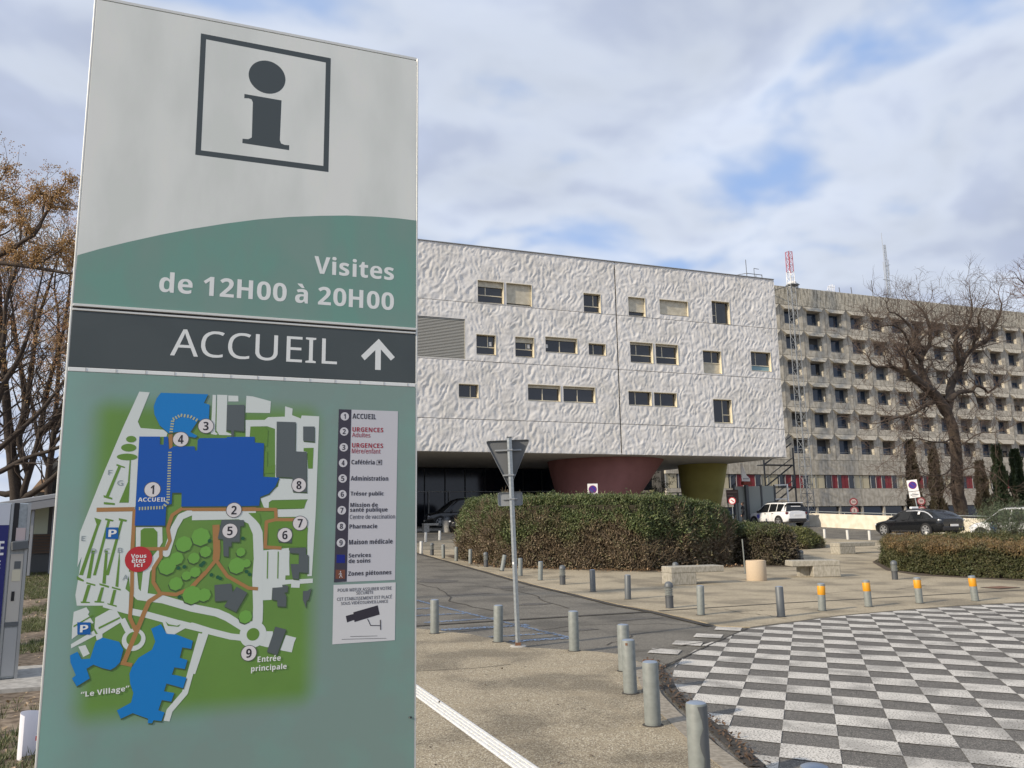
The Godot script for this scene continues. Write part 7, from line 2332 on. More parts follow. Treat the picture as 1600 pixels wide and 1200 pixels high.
func make_big_tree() -> void:
	var base := on(52.6, -44.9)
	var t := thing("bare_tree", "huge bare tree with thick forking trunk in front of the concrete block", "tree", base)
	var r := RandomNumberGenerator.new()
	r.seed = 19
	var tr := Sh.new()
	limb(tr, rel([base + Vector3(0.2, -0.1, 0)] + [Vector3(52.73, 1.95, -44.71), Vector3(52.40, 3.43, -44.57), Vector3(52.26, 5.43, -44.26), Vector3(52.02, 7.24, -44.01), Vector3(51.72, 8.45, -43.91), Vector3(51.31, 9.38, -43.90)], base), 0.50, 0.34, 14)
	limb(tr, rel([base + Vector3(0.2, -0.15, 0), base + Vector3(0.2, 0.9, 0)], base), 0.66, 0.46, 14)
	obj("trunk", tr, M.bark, t)
	var br := Sh.new()
	var limbs := [
		[[Vector3(51.43, 9.15, -43.90), Vector3(50.16, 10.32, -43.63), Vector3(49.06, 10.85, -43.42), Vector3(47.70, 11.47, -43.18), Vector3(46.85, 12.08, -42.96)], 0.303, 0.180],
		[[Vector3(51.38, 9.29, -43.89), Vector3(52.02, 10.33, -43.99), Vector3(52.39, 10.83, -44.30), Vector3(52.96, 11.61, -44.48), Vector3(53.77, 12.41, -44.56), Vector3(53.93, 12.93, -44.40)], 0.253, 0.192],
		[[Vector3(53.93, 12.93, -44.40), Vector3(54.21, 13.64, -44.16), Vector3(55.21, 14.31, -44.19), Vector3(56.60, 14.93, -44.08), Vector3(56.84, 15.56, -43.87), Vector3(57.05, 16.14, -43.68), Vector3(57.39, 16.72, -43.44), Vector3(57.52, 17.74, -43.20)], 0.154, 0.042],
		[[Vector3(53.89, 12.84, -44.44), Vector3(53.23, 13.56, -44.01), Vector3(52.58, 14.36, -43.58), Vector3(52.73, 14.92, -43.41), Vector3(53.45, 15.71, -42.99), Vector3(53.66, 16.88, -42.69), Vector3(53.54, 17.64, -42.60)], 0.138, 0.036],
		[[Vector3(54.21, 13.64, -44.16), Vector3(54.72, 14.40, -43.82), Vector3(54.52, 14.89, -43.38), Vector3(54.45, 15.41, -42.87), Vector3(54.10, 16.17, -42.65), Vector3(54.41, 17.11, -42.35)], 0.110, 0.030],
		[[Vector3(51.43, 9.98, -43.74), Vector3(51.81, 10.35, -43.53), Vector3(52.62, 10.72, -43.57), Vector3(53.95, 10.85, -43.69), Vector3(54.11, 11.22, -43.56), Vector3(54.96, 11.14, -43.56), Vector3(55.41, 10.75, -43.57), Vector3(56.12, 11.32, -43.30)], 0.165, 0.042],
		[[Vector3(50.95, 9.95, -43.93), Vector3(50.17, 9.90, -43.81), Vector3(49.04, 9.55, -43.67), Vector3(47.71, 8.91, -43.76), Vector3(46.31, 8.60, -43.81), Vector3(45.18, 8.34, -43.87)], 0.143, 0.036],
		[[Vector3(50.26, 10.70, -44.07), Vector3(50.38, 11.48, -44.42), Vector3(50.60, 11.99, -44.79), Vector3(50.27, 12.80, -44.76), Vector3(50.31, 13.41, -44.64), Vector3(50.82, 14.39, -44.26), Vector3(50.80, 15.28, -44.10), Vector3(50.43, 16.52, -44.02), Vector3(49.86, 17.18, -44.12)], 0.187, 0.042],
		[[Vector3(47.67, 11.47, -43.19), Vector3(46.98, 11.80, -43.40), Vector3(46.27, 12.26, -43.59), Vector3(45.36, 12.20, -43.52), Vector3(44.25, 12.16, -43.42), Vector3(43.82, 12.66, -43.27)], 0.121, 0.036],
		[[Vector3(47.35, 11.93, -43.23), Vector3(47.02, 12.74, -43.21), Vector3(47.07, 13.37, -43.07), Vector3(47.81, 13.81, -43.14), Vector3(48.06, 14.67, -43.10), Vector3(47.59, 15.45, -43.14), Vector3(46.47, 16.05, -43.03), Vector3(45.88, 16.10, -43.04)], 0.132, 0.036],
		[[Vector3(50.67, 11.42, -44.86), Vector3(51.46, 12.64, -45.96), Vector3(51.68, 13.71, -46.77), Vector3(52.36, 14.89, -46.83), Vector3(53.48, 15.97, -46.74), Vector3(54.24, 16.96, -46.26)], 0.138, 0.036],
		[[Vector3(50.32, 13.08, -44.69), Vector3(48.80, 13.69, -44.08), Vector3(47.69, 14.86, -43.65), Vector3(46.61, 15.33, -43.55), Vector3(45.23, 15.08, -43.70)], 0.099, 0.030],
		[[Vector3(51.90, 7.52, -44.01), Vector3(50.58, 6.97, -43.54), Vector3(48.75, 6.90, -43.18), Vector3(47.18, 7.10, -43.21), Vector3(45.79, 6.54, -43.31)], 0.055, 0.018],
		[[Vector3(52.34, 4.73, -44.35), Vector3(52.05, 4.99, -43.33), Vector3(52.46, 5.08, -42.61), Vector3(53.10, 4.54, -41.92)], 0.050, 0.018],
		[[Vector3(52.24, 5.75, -44.20), Vector3(50.34, 4.67, -43.62), Vector3(48.73, 4.57, -43.61), Vector3(47.45, 4.88, -43.62)], 0.050, 0.018],
		[[Vector3(52.07, 6.59, -44.11), Vector3(51.96, 6.95, -43.00), Vector3(52.44, 7.49, -42.28), Vector3(53.00, 7.45, -41.42)], 0.044, 0.018],
		[[Vector3(52.26, 4.50, -44.43), Vector3(50.23, 3.33, -44.13), Vector3(48.79, 3.23, -44.05)], 0.044, 0.018]]
	var tw := Sh.new()
	var tips := []
	for k in limbs.size():
		var path := limb(br, rel(limbs[k][0], base), limbs[k][1] * 1.35, limbs[k][2] * 1.35, 8)
		var low := k >= 12
		var n := path.size()
		var step := 1
		for i in range(1 if low else 2, n, step):
			for m in (2 if low else 1 if k < 2 else (2 if r.randf() < 0.8 else 1)):
				var ax := (path[i] - path[i - 1]).normalized()
				var side := ax.cross(Vector3(r.randfn(), r.randfn(), r.randfn())).normalized()
				var d := (ax * 0.5 + side + Vector3(0, -0.1 if low else 0.25, 0)).normalized()
				var rad := lerpf(limbs[k][1], limbs[k][2], float(i) / n) * 0.42
				grow(tw, r, path[i], d, r.randf_range(1.1, 2.3) * (0.85 if low else 1.0), clampf(rad, 0.022, 0.05), 0, 2, {"wander": 0.30, "kids": 5, "lift": -0.02 if low else 0.05, "thin": 0.009, "spread": 1.2}, tips)
		grow(tw, r, path[n - 1], (path[n - 1] - path[n - 2]), 2.0, limbs[k][2], 0, 2, {"wander": 0.3, "kids": 6, "lift": 0.08, "thin": 0.009, "spread": 1.2}, tips)
	obj("limbs", br, M.bark, t)
	tag(obj("twigs", tw, M.twig, t), "", "", "", "stuff")
	# the tree off to the right whose branch tips enter the frame
	var rb := on(52.0, -33.5)
	var t2 := thing("bare_tree", "pinkish bare branch tips of a tree entering at the right edge", "tree", rb)
	var s2 := Sh.new()
	var s3 := Sh.new()
	limb(s2, rel([rb, rb + Vector3(0.1, 5, 0), Vector3(58.87, 12.55, -38.19)], rb), 0.5, 0.3, 10)
	tips = []
	for q in [[Vector3(58.87, 12.55, -38.19), Vector3(56.62, 15.27, -38.56), Vector3(55.18, 17.09, -38.79), Vector3(54.02, 18.19, -39.04)], [Vector3(58.87, 12.55, -38.19), Vector3(57.06, 14.82, -38.47), Vector3(55.50, 16.41, -38.79), Vector3(54.42, 17.01, -39.10)], [Vector3(58.87, 12.55, -38.19), Vector3(57.87, 15.70, -38.00), Vector3(55.64, 17.98, -38.45), Vector3(54.46, 18.90, -38.74)]]:
		var path := limb(s2, rel(q, rb), 0.2, 0.035, 7)
		for i in range(path.size() / 2, path.size()):
			for m in 2:
				var ax := (path[i] - path[i - 1]).normalized()
				var side := ax.cross(Vector3(r.randfn(), r.randfn(), r.randfn())).normalized()
				grow(s3, r, path[i], (ax + side * 0.8).normalized(), r.randf_range(0.7, 1.2), 0.03, 0, 1, {"wander": 0.2, "kids": 5, "lift": 0.1, "thin": 0.016}, tips)
	obj("trunk", s2, M.bark, t2)
	tag(obj("twigs", s3, mat(0.15, 0.105, 0.095), t2), "", "", "", "stuff")

func make_left_trees() -> void:
	var r := RandomNumberGenerator.new()
	r.seed = 4
	var berries := Sh.new()
	for k in 5:
		var o := Vector3(r.randfn(), r.randfn(), r.randfn()) * 0.02
		var q := 0.011
		berries.tri(o + Vector3(q, 0, -q * 0.7), o + Vector3(0, q * 1.4, 0), o + Vector3(-q, 0, -q * 0.7))
		berries.tri(o + Vector3(-q, 0, -q * 0.7), o + Vector3(0, q * 1.4, 0), o + Vector3(0, 0, q))
		berries.tri(o + Vector3(0, 0, q), o + Vector3(0, q * 1.4, 0), o + Vector3(q, 0, -q * 0.7))
		berries.tri(o + Vector3(0, -q, 0), o + Vector3(q, 0, -q * 0.7), o + Vector3(-q, 0, -q * 0.7))
	var bm := berries.mesh()
	var specs := [
		["bare tree with a stout leaning trunk rising behind the shelter roof", on(-6.2, -36.0), [[Vector3(-6.38, 2.38, -37.19), Vector3(-6.59, 3.86, -37.00), Vector3(-6.84, 5.35, -36.83), Vector3(-7.08, 7.33, -36.55), Vector3(-7.31, 9.31, -36.28), Vector3(-7.45, 11.29, -35.97)], [Vector3(-6.34, 2.62, -37.13), Vector3(-6.05, 3.85, -36.79), Vector3(-5.72, 5.33, -36.39), Vector3(-5.56, 6.81, -36.06), Vector3(-5.33, 8.04, -35.74), Vector3(-5.06, 9.27, -35.41), Vector3(-4.93, 10.51, -35.13)], [Vector3(-6.28, 2.87, -37.07), Vector3(-5.67, 3.23, -36.76), Vector3(-5.11, 3.71, -36.45), Vector3(-4.55, 4.32, -36.12), Vector3(-4.00, 5.05, -35.77)], [Vector3(-6.55, 3.12, -37.12), Vector3(-7.02, 3.08, -37.31), Vector3(-7.78, 3.39, -37.55)], [Vector3(-6.73, 4.85, -36.87), Vector3(-6.28, 6.33, -36.43), Vector3(-6.13, 8.06, -36.05), Vector3(-5.98, 9.78, -35.67), Vector3(-5.68, 11.01, -35.33)], [Vector3(-6.05, 3.85, -36.79), Vector3(-6.46, 5.10, -36.72), Vector3(-6.34, 6.58, -36.41), Vector3(-6.61, 8.31, -36.19), Vector3(-6.87, 9.80, -36.02)], [Vector3(-5.68, 5.45, -36.35), Vector3(-5.10, 6.06, -36.02), Vector3(-4.64, 7.29, -35.61), Vector3(-4.41, 8.77, -35.25)]], 0.25, 21],
		["second bare tree behind the shelter, its thin stems filling the gap beside the totem", on(-4.9, -40.0), [[Vector3(-6.09, 2.33, -42.54), Vector3(-6.15, 4.19, -42.22), Vector3(-6.02, 5.90, -41.85), Vector3(-5.96, 8.19, -41.41), Vector3(-5.99, 9.90, -41.10), Vector3(-6.12, 11.62, -40.84)], [Vector3(-6.17, 4.48, -42.17), Vector3(-6.65, 5.63, -42.15), Vector3(-7.01, 7.35, -41.97), Vector3(-7.51, 8.79, -41.90), Vector3(-7.96, 10.51, -41.76)], [Vector3(-6.02, 5.90, -41.85), Vector3(-5.53, 7.04, -41.45), Vector3(-5.22, 8.46, -41.07), Vector3(-4.96, 9.88, -40.70)], [Vector3(-6.10, 5.33, -41.99), Vector3(-5.69, 5.90, -41.72), Vector3(-5.11, 6.23, -41.44), Vector3(-4.54, 6.73, -41.12)]], 0.17, 22],
		["third bare tree half outside the left edge, darker thicket of stems", on(-9.5, -33.0), [[Vector3(-7.22, 2.33, -34.26), Vector3(-7.09, 4.12, -33.89), Vector3(-6.78, 5.68, -33.48), Vector3(-6.46, 6.79, -33.14), Vector3(-5.99, 7.68, -32.80), Vector3(-5.59, 9.02, -32.39)], [Vector3(-7.12, 3.89, -33.94), Vector3(-6.48, 4.55, -33.56), Vector3(-5.79, 5.21, -33.17), Vector3(-5.14, 5.88, -32.80), Vector3(-4.55, 6.76, -32.41)], [Vector3(-7.17, 3.45, -34.04), Vector3(-6.33, 3.77, -33.65), Vector3(-5.61, 4.18, -33.30), Vector3(-4.78, 4.44, -32.92), Vector3(-4.11, 4.74, -32.61)], [Vector3(-6.93, 5.23, -33.62), Vector3(-6.79, 6.80, -33.27), Vector3(-6.54, 8.14, -32.93), Vector3(-6.51, 9.71, -32.63), Vector3(-6.24, 10.82, -32.32)]], 0.21, 23]]
	for q in specs:
		var base: Vector3 = q[1]
		r.seed = q[4]
		var t := thing("bare_tree", q[0], "tree", base, 0.0)
		var tr := Sh.new()
		var tw := Sh.new()
		var tips := []
		var first: Array = q[2][0]
		limb(tr, rel([base, first[0]], base), q[3] * 1.25, q[3] * 1.02, 12)
		for k in q[2].size():
			var r0: float = q[3] * (1.0 if k == 0 else 0.55)
			var path := limb(tr, rel(q[2][k], base), r0, 0.05, 9)
			for i in range(2, path.size()):
				if r.randf() < 0.85:
					var ax := (path[i] - path[i - 1]).normalized()
					var side := ax.cross(Vector3(r.randfn(), r.randfn(), r.randfn())).normalized()
					grow(tw, r, path[i], (ax * 0.6 + side * 0.8 + Vector3(0.1, 0.35, 0)).normalized(), r.randf_range(1.2, 2.4), clampf(lerpf(r0, 0.05, float(i) / path.size()) * 0.35, 0.016, 0.045), 0, 2, {"wander": 0.16, "kids": 3, "lift": 0.07, "thin": 0.010}, tips)
			grow(tw, r, path[path.size() - 1], path[path.size() - 1] - path[path.size() - 2], 2.2, 0.05, 0, 2, {"wander": 0.16, "kids": 5, "lift": 0.1, "thin": 0.010}, tips)
		obj("trunk", tr, M.bark_dark, t)
		tag(obj("twigs", tw, M.twig_dark, t), "", "", "", "stuff")
		var xs := []
		var cols := PackedColorArray()
		for p: Vector3 in tips:
			if p.y < 5.5 and r.randf() > 0.06: continue
			var amount := int(smoothstep(4.5, 9.0, p.y) * 9.0) + 1
			var c := Color(0.46, 0.25, 0.13).lerp(Color(0.34, 0.23, 0.09), r.randf())
			for k in amount:
				xs.append(Transform3D(rbasis(r).scaled(Vector3.ONE * r.randf_range(0.9, 1.9)), p + Vector3(r.randfn(), r.randfn() * 0.8, r.randfn()) * 0.15))
				cols.append(c * r.randf_range(0.6, 1.5))
		scatter("seed_clusters", bm, M.leaf, xs, cols, t)
	# nearer tree left of the frame: two dark boughs with hanging seed clusters
	var nb := on(-7.2, -12.5)
	var nt := thing("seed_tree", "near tree outside the left edge whose dark boughs carry tan seed clusters", "tree", nb)
	var tr := Sh.new()
	var bough := [
		[[Vector3(-6.13, 4.79, -15.96), Vector3(-4.45, 5.56, -15.16), Vector3(-3.42, 5.82, -14.71), Vector3(-2.91, 6.02, -14.48), Vector3(-2.68, 6.18, -14.36), Vector3(-2.49, 6.35, -14.26), Vector3(-2.39, 6.53, -14.18), Vector3(-2.35, 6.68, -14.14)], 0.12, 0.020],
		[[Vector3(-6.12, 4.59, -15.99), Vector3(-4.36, 5.71, -15.10), Vector3(-3.33, 5.86, -14.67), Vector3(-2.85, 5.80, -14.49), Vector3(-2.58, 5.77, -14.40), Vector3(-2.32, 5.70, -14.31), Vector3(-1.99, 5.65, -14.19), Vector3(-1.61, 5.67, -14.03)], 0.10, 0.016],
		[[Vector3(-2.68, 6.18, -14.36), Vector3(-2.51, 6.31, -14.27), Vector3(-2.44, 6.48, -14.21), Vector3(-2.44, 6.71, -14.17)], 0.035, 0.012], [[Vector3(-2.35, 6.67, -14.14), Vector3(-2.33, 6.81, -14.11), Vector3(-2.22, 6.93, -14.04), Vector3(-2.12, 7.11, -13.97), Vector3(-2.14, 7.25, -13.95)], 0.022, 0.006], [[Vector3(-2.43, 6.69, -14.17), Vector3(-2.42, 6.83, -14.14), Vector3(-2.51, 6.97, -14.14), Vector3(-2.56, 7.08, -14.14)], 0.014, 0.005],
		[[Vector3(-3.25, 6.24, -14.57), Vector3(-3.06, 6.25, -14.49), Vector3(-2.88, 6.36, -14.40), Vector3(-2.77, 6.46, -14.34)], 0.022, 0.006], [[Vector3(-2.67, 6.21, -14.35), Vector3(-2.68, 6.35, -14.33), Vector3(-2.73, 6.46, -14.33), Vector3(-2.79, 6.64, -14.32)], 0.014, 0.005], [[Vector3(-2.64, 6.17, -14.34), Vector3(-2.48, 6.11, -14.30), Vector3(-2.33, 6.08, -14.24), Vector3(-2.18, 6.11, -14.18)], 0.018, 0.006],
		[[Vector3(-3.18, 6.79, -14.44), Vector3(-2.99, 6.84, -14.36), Vector3(-2.83, 6.91, -14.29)], 0.016, 0.005], [[Vector3(-3.19, 7.05, -14.40), Vector3(-3.08, 7.16, -14.34), Vector3(-3.01, 7.32, -14.28), Vector3(-2.98, 7.43, -14.25)], 0.016, 0.005], [[Vector3(-2.60, 5.78, -14.40), Vector3(-2.38, 5.85, -14.30), Vector3(-2.24, 5.96, -14.23), Vector3(-2.10, 6.04, -14.16), Vector3(-1.94, 6.28, -14.05)], 0.02, 0.005], [[Vector3(-2.77, 5.80, -14.46), Vector3(-2.59, 5.89, -14.38), Vector3(-2.42, 5.97, -14.30)], 0.014, 0.005], [[Vector3(-3.04, 5.81, -14.57), Vector3(-2.95, 5.92, -14.51), Vector3(-2.90, 5.99, -14.48)], 0.012, 0.005]]
	limb(tr, rel([nb, nb + Vector3(0.1, 2.5, 0), Vector3(-6.12, 4.69, -15.98)], nb), 0.24, 0.17, 12)
	for q in bough: limb(tr, rel(q[0], nb), q[1], q[2], 8)
	obj("boughs", tr, M.twig_dark, nt)
	var xs := []
	var cols := PackedColorArray()
	var stalks := Sh.new()
	r.seed = 9
	for q in [[Vector3(-2.05, 7.08, -13.95), 15.0], [Vector3(-2.22, 6.91, -14.04), 15.0], [Vector3(-2.50, 6.91, -14.15), 18.0], [Vector3(-2.34, 6.75, -14.12), 14.0], [Vector3(-2.13, 6.75, -14.15), 14.0], [Vector3(-2.61, 6.83, -14.21), 10.0], [Vector3(-2.72, 6.52, -14.31), 16.0], [Vector3(-2.84, 6.76, -14.31), 8.0], [Vector3(-2.62, 6.33, -14.31), 8.0], [Vector3(-2.99, 7.28, -14.28), 15.0], [Vector3(-3.05, 6.92, -14.37), 15.0], [Vector3(-3.04, 6.66, -14.41), 10.0], [Vector3(-2.03, 6.14, -14.11), 16.0], [Vector3(-2.25, 6.07, -14.43), 20.0], [Vector3(-2.46, 6.01, -14.30), 14.0], [Vector3(-2.76, 5.95, -14.43), 14.0], [Vector3(-1.99, 5.98, -14.45), 18.0], [Vector3(-2.92, 6.06, -14.47), 10.0], [Vector3(-2.51, 5.85, -14.35), 13.0], [Vector3(-3.03, 6.42, -14.45), 6.0]]:
		var c: Vector3 = q[0] - nb
		var rad: float = q[1] * 13.0 / 1275.0
		for k in int(q[1] * 10):
			var p := c + Vector3(r.randfn(), r.randfn(), r.randfn()) * rad * 0.52
			xs.append(Transform3D(rbasis(r).scaled(Vector3.ONE * r.randf_range(0.55, 1.0)), p))
			cols.append(Color(0.56, 0.36, 0.17).lerp(Color(0.36, 0.23, 0.10), r.randf()) * r.randf_range(0.7, 1.4))
			if k % 7 == 0:
				stalks.tube(PackedVector3Array([c + (p - c) * 0.1, p]), PackedFloat32Array([0.003, 0.002]), 3, false)
	tag(obj("stalks", stalks, M.twig, nt), "", "", "", "stuff")
	scatter("seed_clusters", bm, M.leaf, xs, cols, nt)

func make_conifers() -> void:
	var r := RandomNumberGenerator.new()
	r.seed = 14
	var spr := sprig_mesh(8, 6, 0.22, 0.07, 0.06)
	for q in [[54.3, -50.2, 6.3, 0.62, "tall narrow brownish cypress behind the leaning no parking board", 0], [55.8, -49.4, 5.6, 0.68, "narrow cypress between the leaning board and the big tree trunk", 0], [59.4, -48.2, 4.6, 0.66, "short cypress just right of the big tree trunk", 0], [60.7, -47.6, 5.9, 0.85, "green pointed cypress right of the short one", 1], [62.0, -47.0, 5.5, 0.85, "rightmost cypress before the concrete block", 1]]:
		var t := thing("cypress", q[4], "tree", on(q[0], q[1]), 0.0, "cypresses before the concrete block")
		obj("trunk", Sh.new().rod(Vector3.ZERO, Vector3(0, q[2] * 0.9, 0), 0.10, 7), M.bark, t)
		var xs := []
		var cols := PackedColorArray()
		var hh: float = q[2]
		for k in 2600:
			var f := pow(r.randf(), 1.25)
			var rad: float = q[3] * sqrt(maxf(0.0, 1.0 - f)) * (0.75 + 0.25 * sin(f * 17.0 + q[0])) * sqrt(r.randf_range(0.35, 1.0))
			var a := r.randf() * TAU
			xs.append(Transform3D((Basis(Vector3.UP, a) * Basis(Vector3.RIGHT, r.randfn() * 0.35)).scaled(Vector3.ONE * r.randf_range(0.7, 1.4)), Vector3(cos(a) * rad, f * hh + 0.1, sin(a) * rad)))
			cols.append((Color(0.030, 0.048, 0.018) if q[5] == 1 else Color(0.048, 0.040, 0.022)) * r.randf_range(0.5, 1.6))
		scatter("foliage", spr, M.leaf, xs, cols, t)

func make_olive() -> void:
	var r := RandomNumberGenerator.new()
	r.seed = 27
	var base := on(27.95, -21.85)
	var t := thing("olive_tree", "young olive with fine grey green leaves in front of the second white car", "tree", base)
	var sh := Sh.new()
	var tips := []
	for k in 9:
		var a := k * 2.4
		grow(sh, r, Vector3(0, 0.1, 0), Vector3(cos(a) * 0.75, 1.0, sin(a) * 0.75), 1.0, 0.035, 0, 2, {"wander": 0.2, "kids": 6, "lift": 0.05, "thin": 0.006, "spread": 1.0}, tips)
	obj("stems", sh, M.twig_dark, t)
	var xs := []
	var cols := PackedColorArray()
	for p: Vector3 in tips:
		for k in 8:
			xs.append(Transform3D(rbasis(r).scaled(Vector3.ONE * r.randf_range(0.6, 1.2)), p + Vector3(r.randfn(), r.randfn(), r.randfn()) * 0.16))
			cols.append(Color(0.12, 0.145, 0.09).lerp(Color(0.06, 0.085, 0.04), r.randf()) * r.randf_range(0.6, 1.5))
	scatter("foliage", sprig_mesh(5, 6, 0.075, 0.014, 0.03), M.leaf, xs, cols, t)
	# leggy shrub by the fence between the cones
	var b2 := on(36.4, -60.5)
	var t2 := thing("leggy_shrub", "leggy dark shrub standing before the fence between the cones", "shrub", b2)
	sh = Sh.new()
	tips = []
	for k in 7:
		grow(sh, r, Vector3(-1.1 + k * 0.36, 0.2, 0), Vector3(r.randfn() * 0.25, 1.0, 0), 2.5, 0.05, 0, 1, {"wander": 0.15, "kids": 6, "lift": 0.1, "thin": 0.012}, tips)
	obj("stems", sh, M.twig_dark, t2)
	xs = []
	cols = PackedColorArray()
	for p: Vector3 in tips:
		for k in 6:
			xs.append(Transform3D(rbasis(r).scaled(Vector3.ONE * r.randf_range(1.2, 2.2)), p + Vector3(r.randfn(), r.randfn(), r.randfn()) * 0.16))
			cols.append(Color(0.035, 0.05, 0.018) * r.randf_range(0.5, 1.4))
	scatter("foliage", M.sprig, M.leaf, xs, cols, t2)

func make_grass() -> void:
	var r := RandomNumberGenerator.new()
	r.seed = 51
	var tuft := Sh.new()
	for k in 7:
		var a := k * 0.9
		var o := Vector3(cos(a), 0, sin(a)) * 0.018
		var tip := o * 3.2 + Vector3(0, 0.055 + 0.02 * sin(k * 2.0), 0)
		var w := Vector3(-sin(a), 0, cos(a)) * 0.004
		tuft.tri(o - w, o + w, tip)
	var patch := noise(FastNoiseLite.TYPE_SIMPLEX_SMOOTH, 0.35, 3, 2)
	var xs := []
	var cols := PackedColorArray()
	for k in 60000:
		var z := -4.5 - 26.0 * pow(r.randf(), 1.3)
		var x := r.randf_range(-0.22, 0.15) * absf(z)
		if z > -11.6 and z < -9.6: continue
		var d := patch.get_noise_2d(x * 1.2, z)
		var want := 0.02 + smoothstep(0.0, 0.25, d)
		if z < -15.5 and z > -18.5: want += 0.35 * smoothstep(-0.3, 0.1, d)
		if z < -21.0: want += 0.8
		if z > -8.0: want += 0.25
		if r.randf() > want: continue
		xs.append(Transform3D(Basis(Vector3.UP, r.randf() * TAU).scaled(Vector3.ONE * r.randf_range(0.6, 1.3)), on(x, z)))
		cols.append(Color(0.085, 0.115, 0.03).lerp(Color(0.14, 0.12, 0.05), r.randf() * 0.6) * r.randf_range(0.6, 1.3))
	tag(scatter("grass", tuft.mesh(), M.leaf, xs, cols), "thin patchy grass on the bare soil left of the totem", "grass")
	xs = []
	cols = PackedColorArray()
	for k in 2600:
		var z := -4.5 - 20.0 * r.randf()
		var x := r.randf_range(-0.22, 0.12) * absf(z)
		if z > -11.5 and z < -9.7 and r.randf() < 0.9: continue
		xs.append(Transform3D((Basis(Vector3.UP, r.randf() * TAU) * Basis(Vector3.RIGHT, r.randfn() * 0.4)).scaled(Vector3.ONE * r.randf_range(0.3, 1.1)), on(x, z, 0.012)))
		cols.append(Color(0.26, 0.19, 0.12) * r.randf_range(0.5, 2.0))
	tag(scatter("fallen_leaves", leaf_mesh(0.06, 0.04), M.leaf, xs, cols), "pale dry leaves and chips on the soil left of the totem", "leaves")

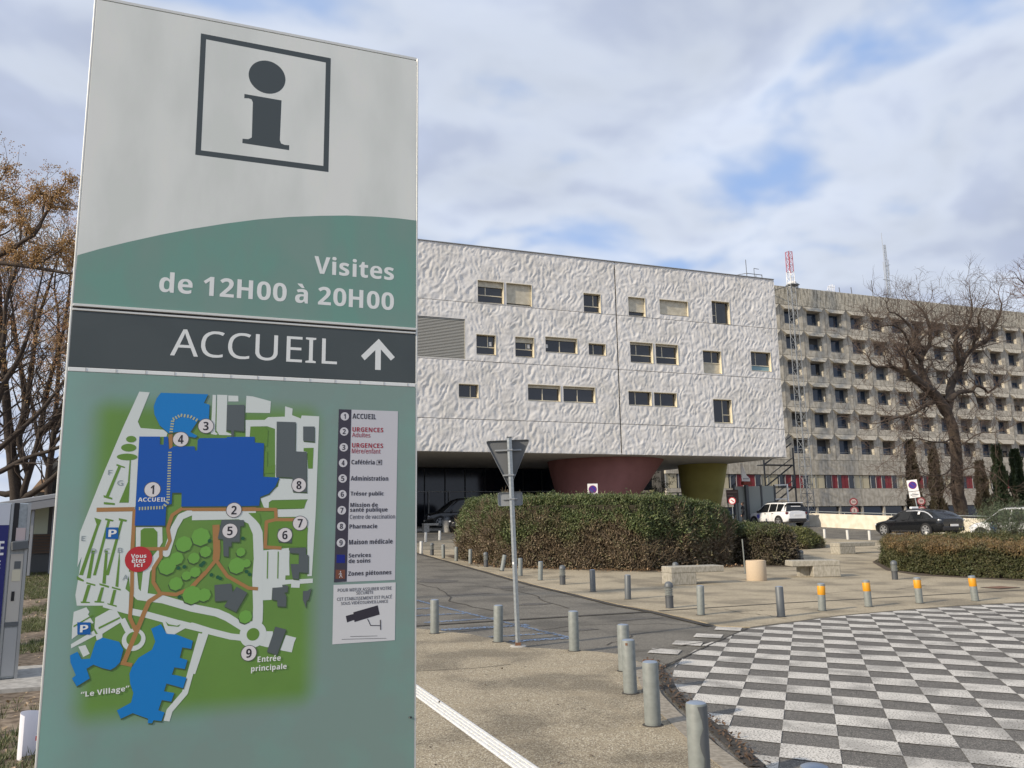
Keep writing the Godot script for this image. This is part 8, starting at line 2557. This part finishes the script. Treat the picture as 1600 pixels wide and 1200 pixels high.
# ------------------------------------------------------------------ left edge: shelter, terminal, paper
func make_left_side() -> void:
	var base := on(-4.6, -28.6)
	var t := thing("shelter", "grey metal shelter with mono pitch roof, lit notice board and timber slats", "shelter", base)
	var m_grey := mat(0.30, 0.31, 0.32, 0.5, 0.3)
	var m_dark := mat(0.085, 0.088, 0.088, 0.7)
	var m_wood := mat(0.13, 0.09, 0.065, 0.85)
	var g := base.y
	var R := Basis(Vector3(0, 0, 1), 0.17)
	obj("roof", Sh.new().bevel(Vector3(0, 2.36 - g + 0.12, -0.4), Vector3(7.0, 0.14, 3.4), 0.02, R), m_grey, t)
	obj("fascia", Sh.new().box(Vector3(0.02, 2.20 - g + 0.10, 1.26), Vector3(6.9, 0.22, 0.06), R), mat(0.22, 0.225, 0.235, 0.5), t)
	obj("back_wall", Sh.new().box(Vector3(0, 0.9, -1.9), Vector3(6.4, 1.9, 0.1)), m_dark, t)
	for k in 7:
		obj("slat", Sh.new().box(Vector3(1.0, 0.62 + k * 0.085, -0.25), Vector3(3.0, 0.06, 0.04)), m_wood, t)
	for x in [0.28, 0.75, -0.55, -1.4]:
		obj("post", Sh.new().box(Vector3(x, (2.25 - g + x * 0.17) / 2.0, 0.45 if x == 0.75 else 1.1), Vector3(0.11 if x == 0.75 else 0.07, 2.25 - g + x * 0.17, 0.11)), m_grey, t)
	var nb := obj("notice_board", Sh.new().box(Vector3(0.24, 1.55, -0.32), Vector3(0.62, 0.95, 0.06)), m_dark, t)
	obj("notice_sheet", Sh.new().box(Vector3(0.24, 1.57, -0.286), Vector3(0.48, 0.80, 0.006)), mat(0.56, 0.62, 0.48, 0.4), nb)
	obj("dark_window", Sh.new().box(Vector3(1.25, 1.55, -0.3), Vector3(0.8, 1.0, 0.05)), M.glass_dark, t)
	obj("plinth", Sh.new().box(Vector3(0.6, 0.28, -0.35), Vector3(4.0, 0.56, 0.1)), m_dark, t)
	# brick coloured gable far behind
	var h := thing("distant_house", "distant house with dark wall and orange tiled roof behind the trees", "house", on(-8.6, -70.0))
	obj("wall", Sh.new().box(Vector3(0, 1.6, 0), Vector3(4, 3.0, 6)), m_dark, h)
	obj("roof", Sh.new().prism(PackedVector2Array([Vector2(-2.2, 3.0), Vector2(2.2, 3.0), Vector2(1.6, 3.9), Vector2(-1.6, 3.9)]), -3.3, 3.3), mat(0.36, 0.24, 0.15, 0.9), h)
	# ticket terminal
	var tp := on(-2.07, -10.7, 0.04)
	var k := thing("ticket_terminal", "blue and white ticket terminal with steel side panels at the left edge", "ticket machine", tp, 0.22)
	var H := 1.86
	obj("carcass", Sh.new().bevel(Vector3(-0.02, H / 2, 0), Vector3(0.70, H, 0.62), 0.01), M.galv, k)
	var blue := mat(0.014, 0.018, 0.15, 0.4)
	obj("blue_panel", Sh.new().box(Vector3(-0.105, 0.81, 0.318), Vector3(0.50, 1.62, 0.012)), blue, k)
	obj("white_panel", Sh.new().box(Vector3(-0.105, 1.735, 0.318), Vector3(0.50, 0.226, 0.012)), mat(0.62, 0.64, 0.68, 0.5), k)
	lettering(k, "BORNE", -0.32, 1.30, 0.115, 1.45, 0.326, M.white)
	lettering(k, "SORTIE", -0.32, 1.155, 0.095, 1.245, 0.326, M.white)
	obj("corner_profile", Sh.new().box(Vector3(0.165, H / 2, 0.318), Vector3(0.022, H, 0.03)), M.steel, k)
	obj("corner_profile", Sh.new().box(Vector3(0.325, H / 2, 0.30), Vector3(0.03, H, 0.05)), M.steel, k)
	obj("dark_recess", Sh.new().box(Vector3(0.205, 1.62, 0.314), Vector3(0.05, 0.48, 0.012)), M.black, k)
	obj("side_panel", Sh.new().box(Vector3(0.245, 0.95, 0.316), Vector3(0.12, 0.72, 0.012)), mat(0.50, 0.48, 0.43, 0.4, 0.2), k)
	obj("side_panel", Sh.new().box(Vector3(0.245, 0.28, 0.316), Vector3(0.12, 0.50, 0.012)), mat(0.42, 0.43, 0.43, 0.35, 0.4), k)
	obj("reader", Sh.new().bevel(Vector3(0.26, 1.40, 0.34), Vector3(0.16, 0.10, 0.10), 0.01, Basis(Vector3(0, 0, 1), 0.1)), M.bollard_dark, k)
	obj("sticker", Sh.new().box(Vector3(0.26, 1.52, 0.326), Vector3(0.09, 0.14, 0.004)), mat(0.55, 0.45, 0.43, 0.5), k)
	obj("coin_slot", Sh.new().box(Vector3(0.235, 0.86, 0.324), Vector3(0.03, 0.10, 0.008)), M.black, k)
	obj("label_plate", Sh.new().box(Vector3(0.255, 1.19, 0.324), Vector3(0.06, 0.08, 0.006)), M.bollard_dark, k)
	obj("label_plate", Sh.new().box(Vector3(0.25, 1.08, 0.324), Vector3(0.08, 0.12, 0.006)), mat(0.60, 0.56, 0.42, 0.5), k)
	obj("step_line", Sh.new().box(Vector3(0.245, 0.565, 0.320), Vector3(0.13, 0.04, 0.02)), M.bollard_dark, k)
	# curled paper
	var pp := thing("curled_paper", "curled white printed sheet standing on the grass beside the totem", "paper", on(-1.0, -7.0, 0.0), 0.0)
	var rings := []
	for j in 9:
		var ring := PackedVector3Array()
		for s in 25:
			var f := s / 24.0
			var a := lerpf(0.35, 5.1, f)
			var rad := 0.085 + 0.06 * f * f
			ring.append(Vector3(cos(a + 1.7) * rad + 0.05 * f, 0.01 + j * 0.037 + 0.02 * sin(f * 5.0) * (j / 8.0), sin(a + 1.7) * rad * 0.8))
		rings.append(ring)
	var pm := mat(0.74, 0.74, 0.78, 0.7)
	pm.backlight_enabled = true
	pm.backlight = Color(0.4, 0.4, 0.45)
	obj("sheet", Sh.new().loft(rings, false), pm, pp)
	obj("red_print", Sh.new().box(Vector3(0.07, 0.16, 0.108), Vector3(0.05, 0.03, 0.003)), M.sign_red, pp)

func _ready() -> void:
	set_the_stage()
	make_materials()
	make_ground()
	make_white_building()
	make_cones()
	make_ward_block()
	make_roof_things()
	make_totem()
	make_street()
	make_cars()
	make_people()
	make_hedges()
	make_big_tree()
	make_conifers()
	make_olive()
	make_left_trees()
	make_left_side()
	make_grass()

func make_cones() -> void:
	# silhouettes seen from the forecourt: the pink one flares to the right, the yellow one is nearly straight
	cone("pink_cone", "huge dull pink cone pillar flaring up under the white building", Vector2(25.6, -51.1), 1.83, Vector2(27.45, -52.25), 4.15, 5.93, M.pink, 0.0)
	cone("olive_cone", "olive yellow cone pillar right of the pink one under the white building", Vector2(36.9, -54.6), 1.2, Vector2(37.2, -54.5), 1.91, 5.93, M.olive, 0.02)
